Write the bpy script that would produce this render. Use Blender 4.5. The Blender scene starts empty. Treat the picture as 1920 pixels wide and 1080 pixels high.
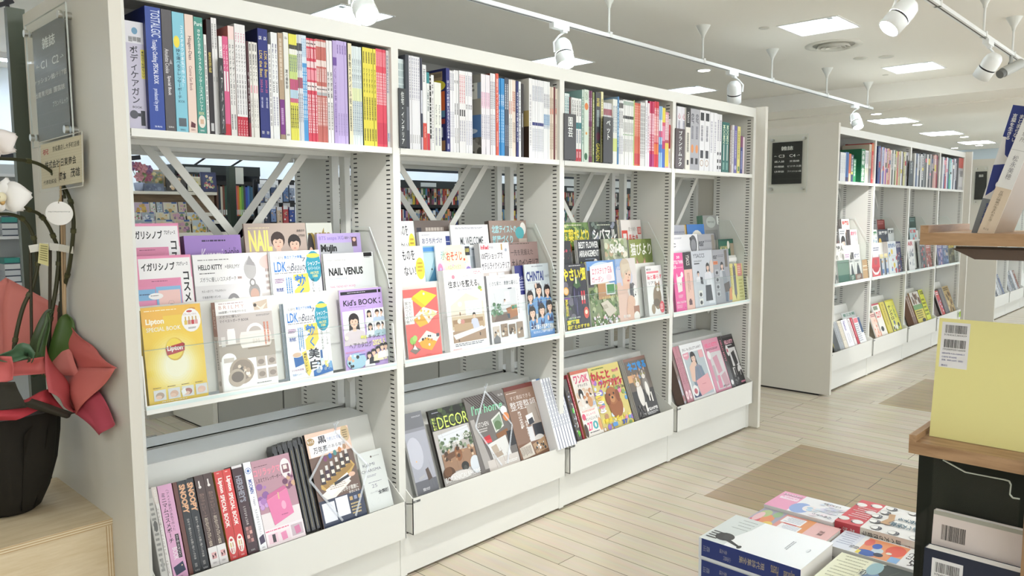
import bpy, bmesh, math, random
from mathutils import Vector, Matrix
EXPOSURE = 1.48; WORLD = 0.8; PANEL = 8.5; SPOT = 22
C = bpy.context.scene.collection
SC = bpy.context.scene

# ---------------------------------------------------------------- camera
CAM = Vector((-1.67834, -2.15420, 1.33442))
YAW, PIT, ROL, FPX = 0.8094815, -0.0963363, -0.0042289, 1432.936
FW = Vector((math.sin(YAW)*math.cos(PIT), math.cos(YAW)*math.cos(PIT), math.sin(PIT)))
R0 = Vector((math.cos(YAW), -math.sin(YAW), 0)); U0 = R0.cross(FW)
RT = R0*math.cos(ROL) + U0*math.sin(ROL); UP = -R0*math.sin(ROL) + U0*math.cos(ROL)
cd = bpy.data.cameras.new('camera'); co = bpy.data.objects.new('camera', cd); C.objects.link(co)
cd.sensor_width = 36; cd.lens = FPX*36/1920; cd.clip_start = 0.02; cd.clip_end = 100
co.matrix_world = Matrix((( RT.x, UP.x, -FW.x, CAM.x), (RT.y, UP.y, -FW.y, CAM.y), (RT.z, UP.z, -FW.z, CAM.z), (0, 0, 0, 1)))
SC.camera = co
SC.view_settings.view_transform = 'Standard'; SC.view_settings.look = 'None'; SC.view_settings.gamma = 1
SC.view_settings.use_curve_mapping = False
SC.view_settings.exposure = EXPOSURE

# ---------------------------------------------------------------- world
wd = bpy.data.worlds.new('store_ambient_fill'); SC.world = wd; wd.use_nodes = True  # even ambient fill standing for the unseen rest of the store
bg = wd.node_tree.nodes['Background']; bg.inputs[0].default_value = (0.93, 0.97, 1.0, 1); bg.inputs[1].default_value = WORLD

# pixel of the photograph -> point on a real plane (used to read positions off the photograph)
def ray(px, py):
    return FW*FPX + RT*(px-960) - UP*(py-540)
def at_y(px, py, y):
    d = ray(px, py); return CAM + d*((y-CAM.y)/d.y)
def at_x(px, py, x):
    d = ray(px, py); return CAM + d*((x-CAM.x)/d.x)
def at_z(px, py, z):
    d = ray(px, py); return CAM + d*((z-CAM.z)/d.z)
def at_lean(px, py, y0, z0, ang):
    d = ray(px, py); n = Vector((0, -math.cos(ang), math.sin(ang))); o = Vector((0, y0, z0))
    h = CAM + d*(((o-CAM).dot(n))/d.dot(n))
    return h.x, math.hypot(h.y-y0, h.z-z0)*(1 if h.z >= z0 else -1)

# ---------------------------------------------------------------- materials
def lin(c):
    c = c/255
    return c/12.92 if c <= 0.04045 else ((c+0.055)/1.055)**2.4
_hx = {}
def col(h):
    if isinstance(h, tuple): return h
    if h not in _hx:
        s = h
        if len(s) == 3: s = s[0]*2+s[1]*2+s[2]*2
        _hx[h] = (lin(int(s[0:2], 16)), lin(int(s[2:4], 16)), lin(int(s[4:6], 16)), 1.0)
    return _hx[h]
def new_mat(name):
    m = bpy.data.materials.new(name); m.use_nodes = True
    return m, m.node_tree.nodes, m.node_tree.links, m.node_tree.nodes['Principled BSDF']
def vc_mat(name, rough, spec=0.5, coat=0.0, metal=0.0, bump=0.0, scale=300, white=1.0):
    m, n, l, b = new_mat(name)
    a = n.new('ShaderNodeVertexColor'); a.layer_name = 'Col'
    if white < 1:   # paper stock is never a perfect white
        mx = n.new('ShaderNodeMix'); mx.data_type = 'RGBA'; mx.blend_type = 'MULTIPLY'; mx.inputs[0].default_value = 1; mx.inputs[7].default_value = (white, white, white*.99, 1)
        l.new(a.outputs[0], mx.inputs[6]); l.new(mx.outputs[2], b.inputs['Base Color'])
    else: l.new(a.outputs[0], b.inputs['Base Color'])
    b.inputs['Roughness'].default_value = rough; b.inputs['Specular IOR Level'].default_value = spec
    b.inputs['Coat Weight'].default_value = coat; b.inputs['Coat Roughness'].default_value = 0.12
    b.inputs['Metallic'].default_value = metal
    if bump:
        t = n.new('ShaderNodeTexNoise'); t.inputs['Scale'].default_value = scale; t.inputs['Detail'].default_value = 2
        tc = n.new('ShaderNodeTexCoord'); l.new(tc.outputs['Object'], t.inputs['Vector'])
        bp = n.new('ShaderNodeBump'); bp.inputs['Strength'].default_value = bump; bp.inputs['Distance'].default_value = 0.001
        l.new(t.outputs['Fac'], bp.inputs['Height']); l.new(bp.outputs['Normal'], b.inputs['Normal'])
    return m
PAINT = vc_mat('powder_coated_steel', 0.38, 0.45, bump=0.12, scale=900)
PRINT = vc_mat('printed_paper', 0.42, 0.4, coat=0.12, white=.84)
GLOSS = vc_mat('laminated_cover', 0.3, 0.5, coat=0.3, white=.86)
PAPER = vc_mat('plain_paper', 0.75, 0.2)
MATTE = vc_mat('matte_surface', 0.7, 0.25, bump=0.2, scale=120)
METAL = vc_mat('brushed_metal', 0.3, 0.5, metal=1.0)
LEAF = vc_mat('leaf_surface', 0.38, 0.5, bump=0.15, scale=60)
def acrylic(name, fac=0.014, tint=(0.99, 1, 0.995, 1)):
    m, n, l, b = new_mat(name)
    tr = n.new('ShaderNodeBsdfTransparent'); tr.inputs[0].default_value = tint
    gl = n.new('ShaderNodeBsdfGlossy'); gl.inputs['Roughness'].default_value = 0.03
    mx = n.new('ShaderNodeMixShader'); mx.inputs[0].default_value = fac; l.new(tr.outputs[0], mx.inputs[1]); l.new(gl.outputs[0], mx.inputs[2])
    l.new(mx.outputs[0], n['Material Output'].inputs[0])
    return m
CLEAR = acrylic('clear_acrylic')
def emit(name, c, s):
    m, n, l, b = new_mat(name)
    b.inputs['Base Color'].default_value = col(c); b.inputs['Emission Color'].default_value = col(c); b.inputs['Emission Strength'].default_value = s
    return m
def wood_mat(name, c1, c2, axis, scale=9, rough=0.5, stretch=14):
    m, n, l, b = new_mat(name)
    tc = n.new('ShaderNodeTexCoord'); mp = n.new('ShaderNodeMapping'); l.new(tc.outputs['Object'], mp.inputs['Vector'])
    s = [scale*stretch]*3; s[axis] = scale; mp.inputs['Scale'].default_value = s
    t = n.new('ShaderNodeTexNoise'); t.inputs['Scale'].default_value = 1; t.inputs['Detail'].default_value = 6; t.inputs['Roughness'].default_value = 0.65
    l.new(mp.outputs[0], t.inputs['Vector'])
    r = n.new('ShaderNodeValToRGB'); r.color_ramp.elements[0].color = col(c2); r.color_ramp.elements[1].color = col(c1)
    r.color_ramp.elements[0].position = 0.32; r.color_ramp.elements[1].position = 0.62
    l.new(t.outputs['Fac'], r.inputs[0]); l.new(r.outputs[0], b.inputs['Base Color']); b.inputs['Roughness'].default_value = rough
    bp = n.new('ShaderNodeBump'); bp.inputs['Strength'].default_value = 0.15; bp.inputs['Distance'].default_value = 0.001
    l.new(t.outputs['Fac'], bp.inputs['Height']); l.new(bp.outputs['Normal'], b.inputs['Normal'])
    return m

# ---------------------------------------------------------------- mesh builder with a colour per face
class MB:
    def __init__(s, M=None): s.v = []; s.f = []; s.c = []; s.m = []; s.M = M or Matrix(); s.slots = []; s.cur = 0; s.smooth = False; s.sm = []
    def use(s, mat):
        if mat not in s.slots: s.slots.append(mat)
        s.cur = s.slots.index(mat); return s
    def face(s, pts, c):
        b = len(s.v); s.v += [s.M @ Vector(q) for q in pts]; s.f.append(tuple(range(b, b+len(pts)))); s.c.append(col(c)); s.m.append(s.cur); s.sm.append(s.smooth)
    def mesh(s, vs, fs, c):
        b = len(s.v); s.v += [s.M @ Vector(q) for q in vs]; k = col(c)
        for q in fs: s.f.append(tuple(b+i for i in q)); s.c.append(k); s.m.append(s.cur); s.sm.append(s.smooth)
    def box(s, a, b, c, **kw):
        x0, y0, z0 = a; x1, y1, z1 = b
        vs = [(x0,y0,z0),(x1,y0,z0),(x1,y1,z0),(x0,y1,z0),(x0,y0,z1),(x1,y0,z1),(x1,y1,z1),(x0,y1,z1)]
        fs = dict(bottom=(0,3,2,1), top=(4,5,6,7), front=(0,1,5,4), right=(1,2,6,5), back=(2,3,7,6), left=(3,0,4,7))
        bb = len(s.v); s.v += [s.M @ Vector(q) for q in vs]
        for k, q in fs.items(): s.f.append(tuple(bb+i for i in q)); s.c.append(col(kw.get(k, c))); s.m.append(s.cur); s.sm.append(False)
    def prism(s, poly, axis, a, b, c):
        # poly: 2D outline in the two other axes (in x,y,z order), extruded along axis from a to b
        def P(q, h):
            q = list(q); q.insert(axis, h); return q
        n = len(poly); vs = [P(q, a) for q in poly] + [P(q, b) for q in poly]
        fs = [tuple(range(n-1, -1, -1)), tuple(range(n, 2*n))] + [(i, (i+1) % n, n+(i+1) % n, n+i) for i in range(n)]
        s.mesh(vs, fs, c)
    def bar(s, p, q, w, t, side, c):
        p = Vector(p); q = Vector(q); d = (q-p).normalized(); sd = Vector(side).normalized(); o = d.cross(sd)
        o = o*w/2; sd = sd*t/2
        vs = [p-o-sd, p+o-sd, p+o+sd, p-o+sd, q-o-sd, q+o-sd, q+o+sd, q-o+sd]
        s.mesh(vs, [(0,3,2,1),(4,5,6,7),(0,1,5,4),(1,2,6,5),(2,3,7,6),(3,0,4,7)], c)
    def tube(s, pts, r, c, n=10, cap=True):
        pts = [Vector(q) for q in pts]; rs = r if isinstance(r, (list, tuple)) else [r]*len(pts)
        vs = []; u = None; s.smooth = True
        for i, q in enumerate(pts):
            d = (pts[min(i+1, len(pts)-1)]-pts[max(i-1, 0)]).normalized()
            if u is None: u = d.orthogonal().normalized()
            u = (u-d*u.dot(d)).normalized(); w = d.cross(u)
            for k in range(n): a = 2*math.pi*k/n; vs.append(q+(u*math.cos(a)+w*math.sin(a))*rs[i])
        fs = [(i*n+k, i*n+(k+1) % n, (i+1)*n+(k+1) % n, (i+1)*n+k) for i in range(len(pts)-1) for k in range(n)]
        s.mesh(vs, fs, c); s.smooth = False
        if cap:
            L = len(pts)-1; s.mesh(vs, [tuple(range(n-1, -1, -1)), tuple(range(L*n, L*n+n))], c)
    def lathe(s, prof, c, n=28, o=(0, 0, 0), sx=1, sy=1):
        vs = []; o = Vector(o); s.smooth = True
        for r, z in prof:
            for k in range(n): a = 2*math.pi*k/n; vs.append((o.x+r*sx*math.cos(a), o.y+r*sy*math.sin(a), o.z+z))
        fs = [(i*n+k, i*n+(k+1) % n, (i+1)*n+(k+1) % n, (i+1)*n+k) for i in range(len(prof)-1) for k in range(n)]
        s.mesh(vs, fs, c); s.smooth = False
    def data(s, name, mat):
        me = bpy.data.meshes.new(name); me.from_pydata(s.v, [], s.f); 
        a = me.color_attributes.new('Col', 'FLOAT_COLOR', 'CORNER')
        buf = []
        for f, c in zip(s.f, s.c): buf += list(c)*len(f)
        a.data.foreach_set('color', buf)
        for m in (s.slots or [mat]): me.materials.append(m)
        if s.slots: me.polygons.foreach_set('material_index', s.m)
        me.polygons.foreach_set('use_smooth', s.sm); me.update()
        return me
    def obj(s, name, mat=None, parent=None, loc=None):
        o = bpy.data.objects.new(name, s.data(name, mat or PAINT)); C.objects.link(o)
        if parent: o.parent = parent
        if loc: o.location = loc
        return o
def tag(o, label, cat, group=None):
    o['label'] = label; o['category'] = cat
    if group: o['group'] = group
    return o
def thing(name, label, cat, loc=(0, 0, 0), rz=0, group=None):
    o = bpy.data.objects.new(name, None); o.empty_display_size = 0.05; C.objects.link(o); o.location = loc; o.rotation_euler = (0, 0, rz)
    return tag(o, label, cat, group)
def struct(o): o['kind'] = 'structure'; return o
def stuff(o): o['kind'] = 'stuff'; return o
def copy_tree(o, parent=None):
    c = o.copy(); C.objects.link(c)
    if parent: c.parent = parent
    for ch in o.children: copy_tree(ch, c)
    return c

# ---------------------------------------------------------------- lettering
_fc = bpy.data.curves.new('lettering', 'FONT'); _fo = bpy.data.objects.new('lettering', _fc); _fc.resolution_u = 2
_tx = {}
def glyphs(s, bold=0.0):
    k = (s, bold)
    if k not in _tx:
        _fc.body = s; _fc.offset = bold; m = _fo.to_mesh()
        vs = [(v.co.x, v.co.y) for v in m.vertices]; fs = [tuple(p.vertices) for p in m.polygons]; _fo.to_mesh_clear()
        xs = [v[0] for v in vs] or [0, 1]; ys = [v[1] for v in vs] or [0, 1]
        _tx[k] = (vs, fs, min(xs), max(xs), min(ys), max(ys))
    return _tx[k]

# flat print on a page: u to the right 0..1, v down 0..1; every mark sits a hair above the one before
class Page:
    def __init__(s, mb, w, h, M, eps=0.00004): s.mb = mb; s.w = w; s.h = h; s.T = M; s.k = 1; s.eps = eps
    def P(s, u, v):
        u = min(max(u, 0), 1); v = min(max(v, 0), 1)
        return s.T @ Vector((u*s.w, -s.k*s.eps, (1-v)*s.h))
    def p(s, pts, c): s.mb.face([s.P(u, v) for u, v in pts], c); s.k += 1
    def r(s, a, b, c, d, k): s.p([(a, d), (c, d), (c, b), (a, b)], k)
    def e(s, x, y, rx, ry, c, n=18, a0=0, a1=360):
        s.p([(x+rx*math.cos(math.radians(a0+(a1-a0)*i/n)), y-ry*math.sin(math.radians(a0+(a1-a0)*i/n))) for i in range(n+(a1-a0 < 360))], c)
    def c(s, x, y, r, c, n=18): s.e(x, y, r, r*s.w/s.h, c, n)
    def l(s, pts, th, c):
        for (a, b), (d, e) in zip(pts, pts[1:]):
            dx = (d-a)*s.w; dy = (e-b)*s.h; L = math.hypot(dx, dy) or 1; ox = -dy/L*th/2; oy = dx/L*th/2
            s.mb.face([s.P(a+ox, b+oy*s.w/s.h), s.P(d+ox, e+oy*s.w/s.h), s.P(d-ox, e-oy*s.w/s.h), s.P(a-ox, b-oy*s.w/s.h)], c)
        s.k += 1
    def t(s, x0, y0, x1, y1, txt, c, b=0.0, sl=0.0):
        vs, fs, a, d, e, f = glyphs(txt, b); sx = (x1-x0)/max(d-a, 1e-6); sy = (y1-y0)/max(f-e, 1e-6)
        s.mb.mesh([s.P(x0+(x-a)*sx+sl*(y-e)*sy, y1-(y-e)*sy) for x, y in vs], fs, c); s.k += 1
    def tv(s, x0, y0, x1, y1, txt, c, b=0.0):
        n = len(txt); ch = (y1-y0)/n
        for i, q in enumerate(txt):
            if q == ' ' : continue
            vs, fs, *_ = glyphs(q, b); X = lambda x, y: (x0+x*(x1-x0), y0+ch*(i+1)-(y+0.12)*ch)
            if q in 'ー-〜': X = lambda x, y: (x0+(0.88-(y+0.0))*(x1-x0), y0+ch*i+x*ch) 
            if q == '・': X = lambda x, y: (x0+x*(x1-x0), y0+ch*(i+1)-(y+0.12)*ch)
            if q.isascii(): 
                _, _, a, d, e, f = glyphs(q, b); X = lambda x, y: (x0+(x1-x0)*(0.2+0.6*(x-a)/max(d-a, .01)), y0+ch*(i+.92)-(y-e)/max(f-e, .01)*ch*.8)
            s.mb.mesh([s.P(*X(x, y)) for x, y in vs], fs, c)
        s.k += 1
    def tr(s, x0, y0, x1, y1, txt, c, b=0.0):   # turned a quarter clockwise, reading down
        vs, fs, a, d, e, f = glyphs(txt, b); sx = (y1-y0)/max(d-a, 1e-6); sy = (x1-x0)/max(f-e, 1e-6)
        s.mb.mesh([s.P(x0+(y-e)*sy, y0+(x-a)*sx) for x, y in vs], fs, c); s.k += 1
    def g(s, x0, y0, x1, y1, n, c, f=0.5, seed=1):  # unreadably small print: broken lines
        R = random.Random(seed+n); st = (y1-y0)/n
        for i in range(n):
            x = x0; e = x1-(x1-x0)*R.random()*.25
            while x < e:
                q = min(e, x+(x1-x0)*(.03+.1*R.random())); s.mb.face([s.P(x, y0+st*(i+f)), s.P(q, y0+st*(i+f)), s.P(q, y0+st*i), s.P(x, y0+st*i)], c)
                x = q+(x1-x0)*.02
        s.k += 1
    def gv(s, x0, y0, x1, y1, n, c, f=0.5, seed=1):
        R = random.Random(seed+n); st = (x1-x0)/n
        for i in range(n):
            y = y0; e = y1-(y1-y0)*R.random()*.25
            while y < e:
                q = min(e, y+(y1-y0)*(.02+.06*R.random())); s.mb.face([s.P(x0+st*i, q), s.P(x0+st*(i+f), q), s.P(x0+st*(i+f), y), s.P(x0+st*i, y)], c)
                y = q+(y1-y0)*.015
        s.k += 1
    def blobs(s, x0, y0, x1, y1, n, cs, r=0.03, seed=1):
        R = random.Random(seed)
        for i in range(n): s.c(x0+(x1-x0)*R.random(), y0+(y1-y0)*R.random(), r*(.5+R.random()), cs[i % len(cs)], 9)
    def bars(s, x0, y0, x1, y1, seed=1):
        R = random.Random(seed); x = x0
        while x < x1:
            w = (x1-x0)*R.choice((.008, .012, .02, .028)); s.r(x, y0, min(x+w, x1), y1, '222'); x += w+(x1-x0)*R.choice((.008, .012, .02)); s.k -= 1
        s.k += 1
    def person(s, x, y, S, hair, top, skin='e8bfa6', long=0, hb='', tilt=0):
        # bust: x,y the chin-to-crown centre of the head, S the head height in page heights
        k = s.h/s.w; W = lambda q: q*S*k
        E = lambda dx, dy, rx, ry, c, n=16: s.e(x+W(dx)+tilt*W(dy), y+dy*S, W(rx), ry*S, c, n)
        if long: s.p([(x+W(-.43), y-.1*S), (x+W(.43), y-.1*S), (x+W(.5), y+(.5+long)*S), (x+W(-.5), y+(.5+long)*S)], hair)
        s.p([(x+W(-1.0), y+1.75*S), (x+W(-.85), y+.85*S), (x+W(-.3), y+.62*S), (x+W(.3), y+.62*S), (x+W(.85), y+.85*S), (x+W(1.0), y+1.75*S)], top)
        s.p([(x+W(-.16), y+.75*S), (x+W(.16), y+.75*S), (x+W(.14), y+.35*S), (x+W(-.14), y+.35*S)], skin)
        E(0, -.1, .46, .5, hair); E(0, .06, .34, .43, skin)
        s.p([(x+W(a_), y+b_*S) for a_, b_ in ((-.39, .08), (-.43, -.2), (-.3, -.44), (0, -.5), (.3, -.44), (.43, -.2), (.39, .08), (.3, -.1), (.12, -.17), (-.05, -.1), (-.2, -.15), (-.31, -.06))], hair)
        for q in (-1, 1): E(q*.14, .05, .055, .028, '3a2a26', 8); E(q*.14, -.03, .07, .012, hair, 6)
        E(0, .17, .03, .025, 'd49d86', 6); E(0, .29, .09, .025, 'c9645c', 8)
        if hb: E(0, -.45, .3, .05, hb)

# ---------------------------------------------------------------- room shell
WHITE = 'dcdcd6'; DARK = '141414'
def floor_mat():
    m, n, l, b = new_mat('maple_plank_floor')
    tc = n.new('ShaderNodeTexCoord'); sp = n.new('ShaderNodeSeparateXYZ'); l.new(tc.outputs['Object'], sp.inputs[0])
    cb = n.new('ShaderNodeCombineXYZ')
    ad = n.new('ShaderNodeMath'); ad.operation = 'ADD'; ad.inputs[1].default_value = 20.5 - 0.064 + 0.0
    l.new(sp.outputs[0], ad.inputs[0]); l.new(sp.outputs[1], cb.inputs[0]); l.new(ad.outputs[0], cb.inputs[1])
    br = n.new('ShaderNodeTexBrick'); l.new(cb.outputs[0], br.inputs['Vector'])
    br.offset = 0.37; br.offset_frequency = 3; br.squash = 1
    for k, v in (('Scale', 1), ('Mortar Size', 0.0014), ('Mortar Smooth', 0.1), ('Brick Width', 0.92), ('Row Height', 0.1025), ('Bias', 0)): br.inputs[k].default_value = v
    br.inputs['Color1'].default_value = col('ccc0aa'); br.inputs['Color2'].default_value = col('c3b69e'); br.inputs['Mortar'].default_value = col('584c3e')
    # the darker inlaid fields of the aisle
    fx = n.new('ShaderNodeMath'); fx.operation = 'MODULO'; s1 = n.new('ShaderNodeMath'); s1.operation = 'ADD'; s1.inputs[1].default_value = 24-1.49-0.2+0.2
    l.new(sp.outputs[0], s1.inputs[0]); l.new(s1.outputs[0], fx.inputs[0]); fx.inputs[1].default_value = 2.4
    def cmp(src, op, v):
        q = n.new('ShaderNodeMath'); q.operation = op; l.new(src, q.inputs[0]); q.inputs[1].default_value = v; return q.outputs[0]
    def mul(a, c):
        q = n.new('ShaderNodeMath'); q.operation = 'MULTIPLY'; l.new(a, q.inputs[0]); l.new(c, q.inputs[1]); return q.outputs[0]
    mk = mul(mul(cmp(fx.outputs[0], 'LESS_THAN', 1.11), cmp(sp.outputs[1], 'LESS_THAN', -0.385)), mul(cmp(sp.outputs[1], 'GREATER_THAN', -1.9), cmp(sp.outputs[0], 'GREATER_THAN', 0)))
    no = n.new('ShaderNodeTexNoise'); no.inputs['Scale'].default_value = 6; no.inputs['Detail'].default_value = 5
    mp = n.new('ShaderNodeMapping'); mp.inputs['Scale'].default_value = (6, .6, 1); l.new(tc.outputs['Object'], mp.inputs[0]); l.new(mp.outputs[0], no.inputs['Vector'])
    mx = n.new('ShaderNodeMix'); mx.data_type = 'RGBA'; mx.blend_type = 'MULTIPLY'; l.new(mk, mx.inputs[0]); l.new(br.outputs['Color'], mx.inputs[6]); mx.inputs[7].default_value = col('d0c2aa')
    m2 = n.new('ShaderNodeMix'); m2.data_type = 'RGBA'; m2.blend_type = 'OVERLAY'; m2.inputs[0].default_value = 0.18
    l.new(mx.outputs[2], m2.inputs[6]); l.new(no.outputs['Color'], m2.inputs[7])
    hs = n.new('ShaderNodeHueSaturation'); hs.inputs['Saturation'].default_value = 0.9; l.new(m2.outputs[2], hs.inputs['Color'])
    l.new(hs.outputs[0], b.inputs['Base Color']); b.inputs['Roughness'].default_value = 0.22; b.inputs['Specular IOR Level'].default_value = 0.5
    return m
def wall_mat(name, c, rough=0.85):
    m, n, l, b = new_mat(name); b.inputs['Base Color'].default_value = col(c); b.inputs['Roughness'].default_value = rough
    t = n.new('ShaderNodeTexNoise'); t.inputs['Scale'].default_value = 180; tc = n.new('ShaderNodeTexCoord'); l.new(tc.outputs['Object'], t.inputs['Vector'])
    bp = n.new('ShaderNodeBump'); bp.inputs['Strength'].default_value = 0.1; bp.inputs['Distance'].default_value = 0.002
    l.new(t.outputs['Fac'], bp.inputs['Height']); l.new(bp.outputs['Normal'], b.inputs['Normal']); return m
CEIL = wall_mat('ceiling_board', 'f1ede3'); WALLM = wall_mat('painted_wall', 'e6ecee')
FL = floor_mat()
b = MB(); b.box((-5, -5, -0.05), (15, 6.2, 0), 'fff'); struct(b.obj('floor', FL))
ZC = 2.7; ZL = 2.52; XS = 7.1
CELLS = []
b = MB()
HP = 0.212
ROWX = lambda y: [-2.69+2.25*i-.15*(y-.19) for i in range(-1, 5)]      # the rows of lights step back slightly towards the rear
ROWY = [0.19+2.2*j for j in range(-2, 3)]
PANELS = [(x, y) for y in ROWY for x in ROWX(y)]
def ceil_rect(xa, xc, ya, yc):
    if xc > xa and yc > ya: b.face([(xa, ya, ZC), (xa, yc, ZC), (xc, yc, ZC), (xc, ya, ZC)], 'fff'); b.face([(xa, ya, ZC+.12), (xc, ya, ZC+.12), (xc, yc, ZC+.12), (xa, yc, ZC+.12)], 'fff')
yl = -5
for y in ROWY:                                                          # board pierced by the light recesses
    ceil_rect(-5, XS, yl, y-HP); xl = -5
    for x in ROWX(y): ceil_rect(max(-5, xl), x-HP, y-HP, y+HP); xl = x+HP
    ceil_rect(xl, XS, y-HP, y+HP); yl = y+HP
ceil_rect(-5, XS, yl, 6.2)
b.box((XS, -5, ZL), (XS+.02, 6.2, ZC+.12), 'fff')
struct(b.obj('ceiling', CEIL))
b = MB(); b.box((XS+.02, -5, ZL), (15, 6.2, ZL+.05), 'fff'); b.box((XS+.7, -5, ZL-.012), (XS+.73, 6.2, ZL), 'fff'); struct(b.obj('ceiling_lower', CEIL))
b = MB(); b.box((-5, 6.2, 0), (15, 6.3, ZC), 'fff'); struct(b.obj('wall_back', WALLM))
b = MB(); b.box((-5.1, -5, 0), (-5, 6.3, ZC+.12), 'fff'); struct(b.obj('light_block_wall_left', wall_mat('beige_wall', 'cfc7b8')))  # unseen wall, added to block ambient light from the left
b = MB(); b.box((15, -5, 0), (15.1, 6.2, ZC), 'fff'); struct(b.obj('wall_right', wall_mat('pale_blue_wall', 'cfdde6')))

# ---------------------------------------------------------------- recessed light panels
LAMP = emit('lamp_diffuser', 'e9f5ff', PANEL)
def light_panel(x, y, z, label, hx=HP, hy=HP, surf=False):
    t = thing('ceiling_light', label, 'ceiling light', (x, y, z), group='recessed ceiling lights')
    f = MB()
    for a, c in (((-hx-.012, -hy-.012, -.006), (hx+.012, -hy, .004)), ((-hx-.012, hy, -.006), (hx+.012, hy+.012, .004)), ((-hx-.012, -hy, -.006), (-hx, hy, .004)), ((hx, -hy, -.006), (hx+.012, hy, .004))): f.box(a, c, 'e8e8e4')
    f.obj('frame', PAINT, t)
    zd = -.004 if surf else .03
    d = MB(); d.box((-hx, -hy, zd), (hx, hy, zd+.004), 'fff'); d.obj('diffuser', LAMP, t)
    if surf: return t
    g = MB()
    for k in (-1, 0, 1): g.prism([(k*hx*.62-.022, .03), (k*hx*.62+.022, .03), (k*hx*.62+.004, .004), (k*hx*.62-.004, .004)], 1, -hy, hy, 'f4fbff')
    for q in (-hx, hx-.004): g.box((q, -hy, 0), (q+.004, hy, .03), 'f2f6f6')
    for q in (-hy, hy-.004): g.box((-hx, q, 0), (hx, q+.004, .03), 'f2f6f6')
    g.obj('louver', PAINT, t)
    e = MB(); e.box((-hx+.03, -hy+.05, .002), (-hx+.075, -hy+.09, .01), 'c9d2d6'); e.obj('sensor', PAINT, t)
    return t
def plab(i, j):
    row = ['nearest the camera side', 'above the front aisle', 'above the bookcase run', 'above the back aisle', 'far at the back'][j+2]
    return f"square recessed ceiling light {row}, number {i+2} from the orchid end"
for n_, (x, y) in enumerate(PANELS):
    light_panel(x, y, ZC, plab(n_ % 6-1, n_//6-2))
for n_, (x, y) in enumerate([(9.0, 1.2), (11.2, 1.2), (9.0, 3.4), (11.2, 3.4), (9.0, -1.0), (11.2, -1.0), (13.3, 1.2), (13.3, -1.0)]):
    light_panel(x, y, ZL-.0045, f"recessed light panel in the lower far ceiling, {['first','second','third'][0 if x<10 else 1 if x<12 else 2]} row past the step, {'aisle side' if y<0 else 'middle' if y<2 else 'back side'}", .3, .22, True)
def ceil_disc(x, y, z, r, label, cat, name, c='e9e8e2', em=None, h=.008):
    t = thing(name, label, cat, (x, y, z)); m = MB(); m.lathe([(0, -h), (r*.8, -h), (r, -h*.4), (r, 0)], c); m.obj('rim', PAINT, t)
    if em: q = MB(); q.lathe([(0, -h-.001), (r*.72, -h-.001), (r*.74, -h)], 'fff'); q.obj('lens', em, t)
    return t
DOWN = emit('downlight_lens', 'fdfdf4', 9)
for px, py, z, lab in ((1320, 131, ZC, 'small round downlight between the first and second square lights above the bookcases'), (1643, 213, ZL, 'round downlight just past the ceiling step above the far bookcases'),
                       (1720, 233, ZL, 'round downlight beside the nearer far light panel'), (1808, 256, ZL, 'round downlight beside the farther far light panel'), (1836, 272, ZL, 'smallest round downlight beyond the last far panel'), (1790, 277, ZL, 'tiny round lamp far above the end of the far bookcases')):
    q = at_z(px, py, z); ceil_disc(q.x, q.y, z, .075, lab, 'downlight', 'ceiling_downlight', em=DOWN)
for px, py, r, lab in ((1433, 52, .04, 'small white sprinkler cover near the first square ceiling light'), (1613, 109, .06, 'flat grey ceiling speaker plate behind the round air vent'), (1662, 106, .065, 'beige round ceiling cover beside the second square light'), (1660, 140, .03, 'tiny sprinkler head in front of the second square light')):
    q = at_z(px, py, ZC); ceil_disc(q.x, q.y, ZC, r, lab, 'ceiling fitting', 'ceiling_detector', 'cfccbf')
# round air diffuser
q = at_z(1563, 84, ZC); t = thing('air_vent', 'large round white ceiling air vent with concentric rings', 'air vent', (q.x, q.y, ZC))
m = MB(); m.lathe([(.22, 0), (.22, -.008), (.19, -.014), (.165, -.006), (.16, 0)], 'd8d5c9', 40); m.obj('outer_ring', PAINT, t)
for r in (.13, .095, .06): m = MB(); m.lathe([(r-.022, .0), (r-.02, -.012), (r, -.03), (r+.004, -.03), (r-.012, -.004), (r-.014, 0)], 'd4d1c5', 36); m.obj('ring', PAINT, t)
m = MB(); m.lathe([(0, -.022), (.03, -.022), (.034, -.016), (.02, 0)], 'd4d1c5', 24); m.obj('hub', PAINT, t)
m = MB(); m.lathe([(0, -.001), (.165, -.001), (.165, 0)], 'a9a69a', 30); m.obj('duct', PAINT, t)

# ---------------------------------------------------------------- lighting tracks and spot heads
def track(name_label, x0, x1, y, z, drops):
    t = thing('lighting_track', name_label, 'lighting track', (0, y, z))
    m = MB(); m.box((x0, -.017, 0), (x1, .017, .022), 'eceeec'); m.box((x0, -.004, -.0006), (x1, .004, .0), '33302c'); m.obj('rail', PAINT, t)
    for x in drops:
        r = MB(); r.tube([(x, 0, .03), (x, 0, ZC-z-.05)], .007, 'e6e7e3', 10); r.box((x-.012, -.02, .0), (x+.012, .02, .034), 'e2e3df'); d = r.obj('hanger_rod', PAINT, t)
        c = MB(); c.lathe([(.01, ZC-z-.09), (.014, ZC-z-.07), (.05, ZC-z-.004), (.052, ZC-z)], 'dedfd8', 20, (x, 0, 0)); c.obj('ceiling_cup', PAINT, d)
    return t
TZ = 2.43
track('white lighting track hung above the near bookcase run', -1.5, 7.0, .79, TZ, [-.05, 1.07, 2.3, 3.45, 4.59, 5.76, 6.86])
track('white lighting track hung above the front aisle', -2.5, 7.6, -.9, TZ, [-.6, .6, 1.75, 2.95, 3.95, 4.78, 5.9])
WALL_FILL = emit('added_wall_light_glow', 'dcecff', 14)  # glow of the fill lamps added for the back wall
SPOTLENS = emit('spot_lens', 'fffef8', 40); DULL = emit('spot_lens_unlit_side', 'e8eaea', 1.5)
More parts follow.
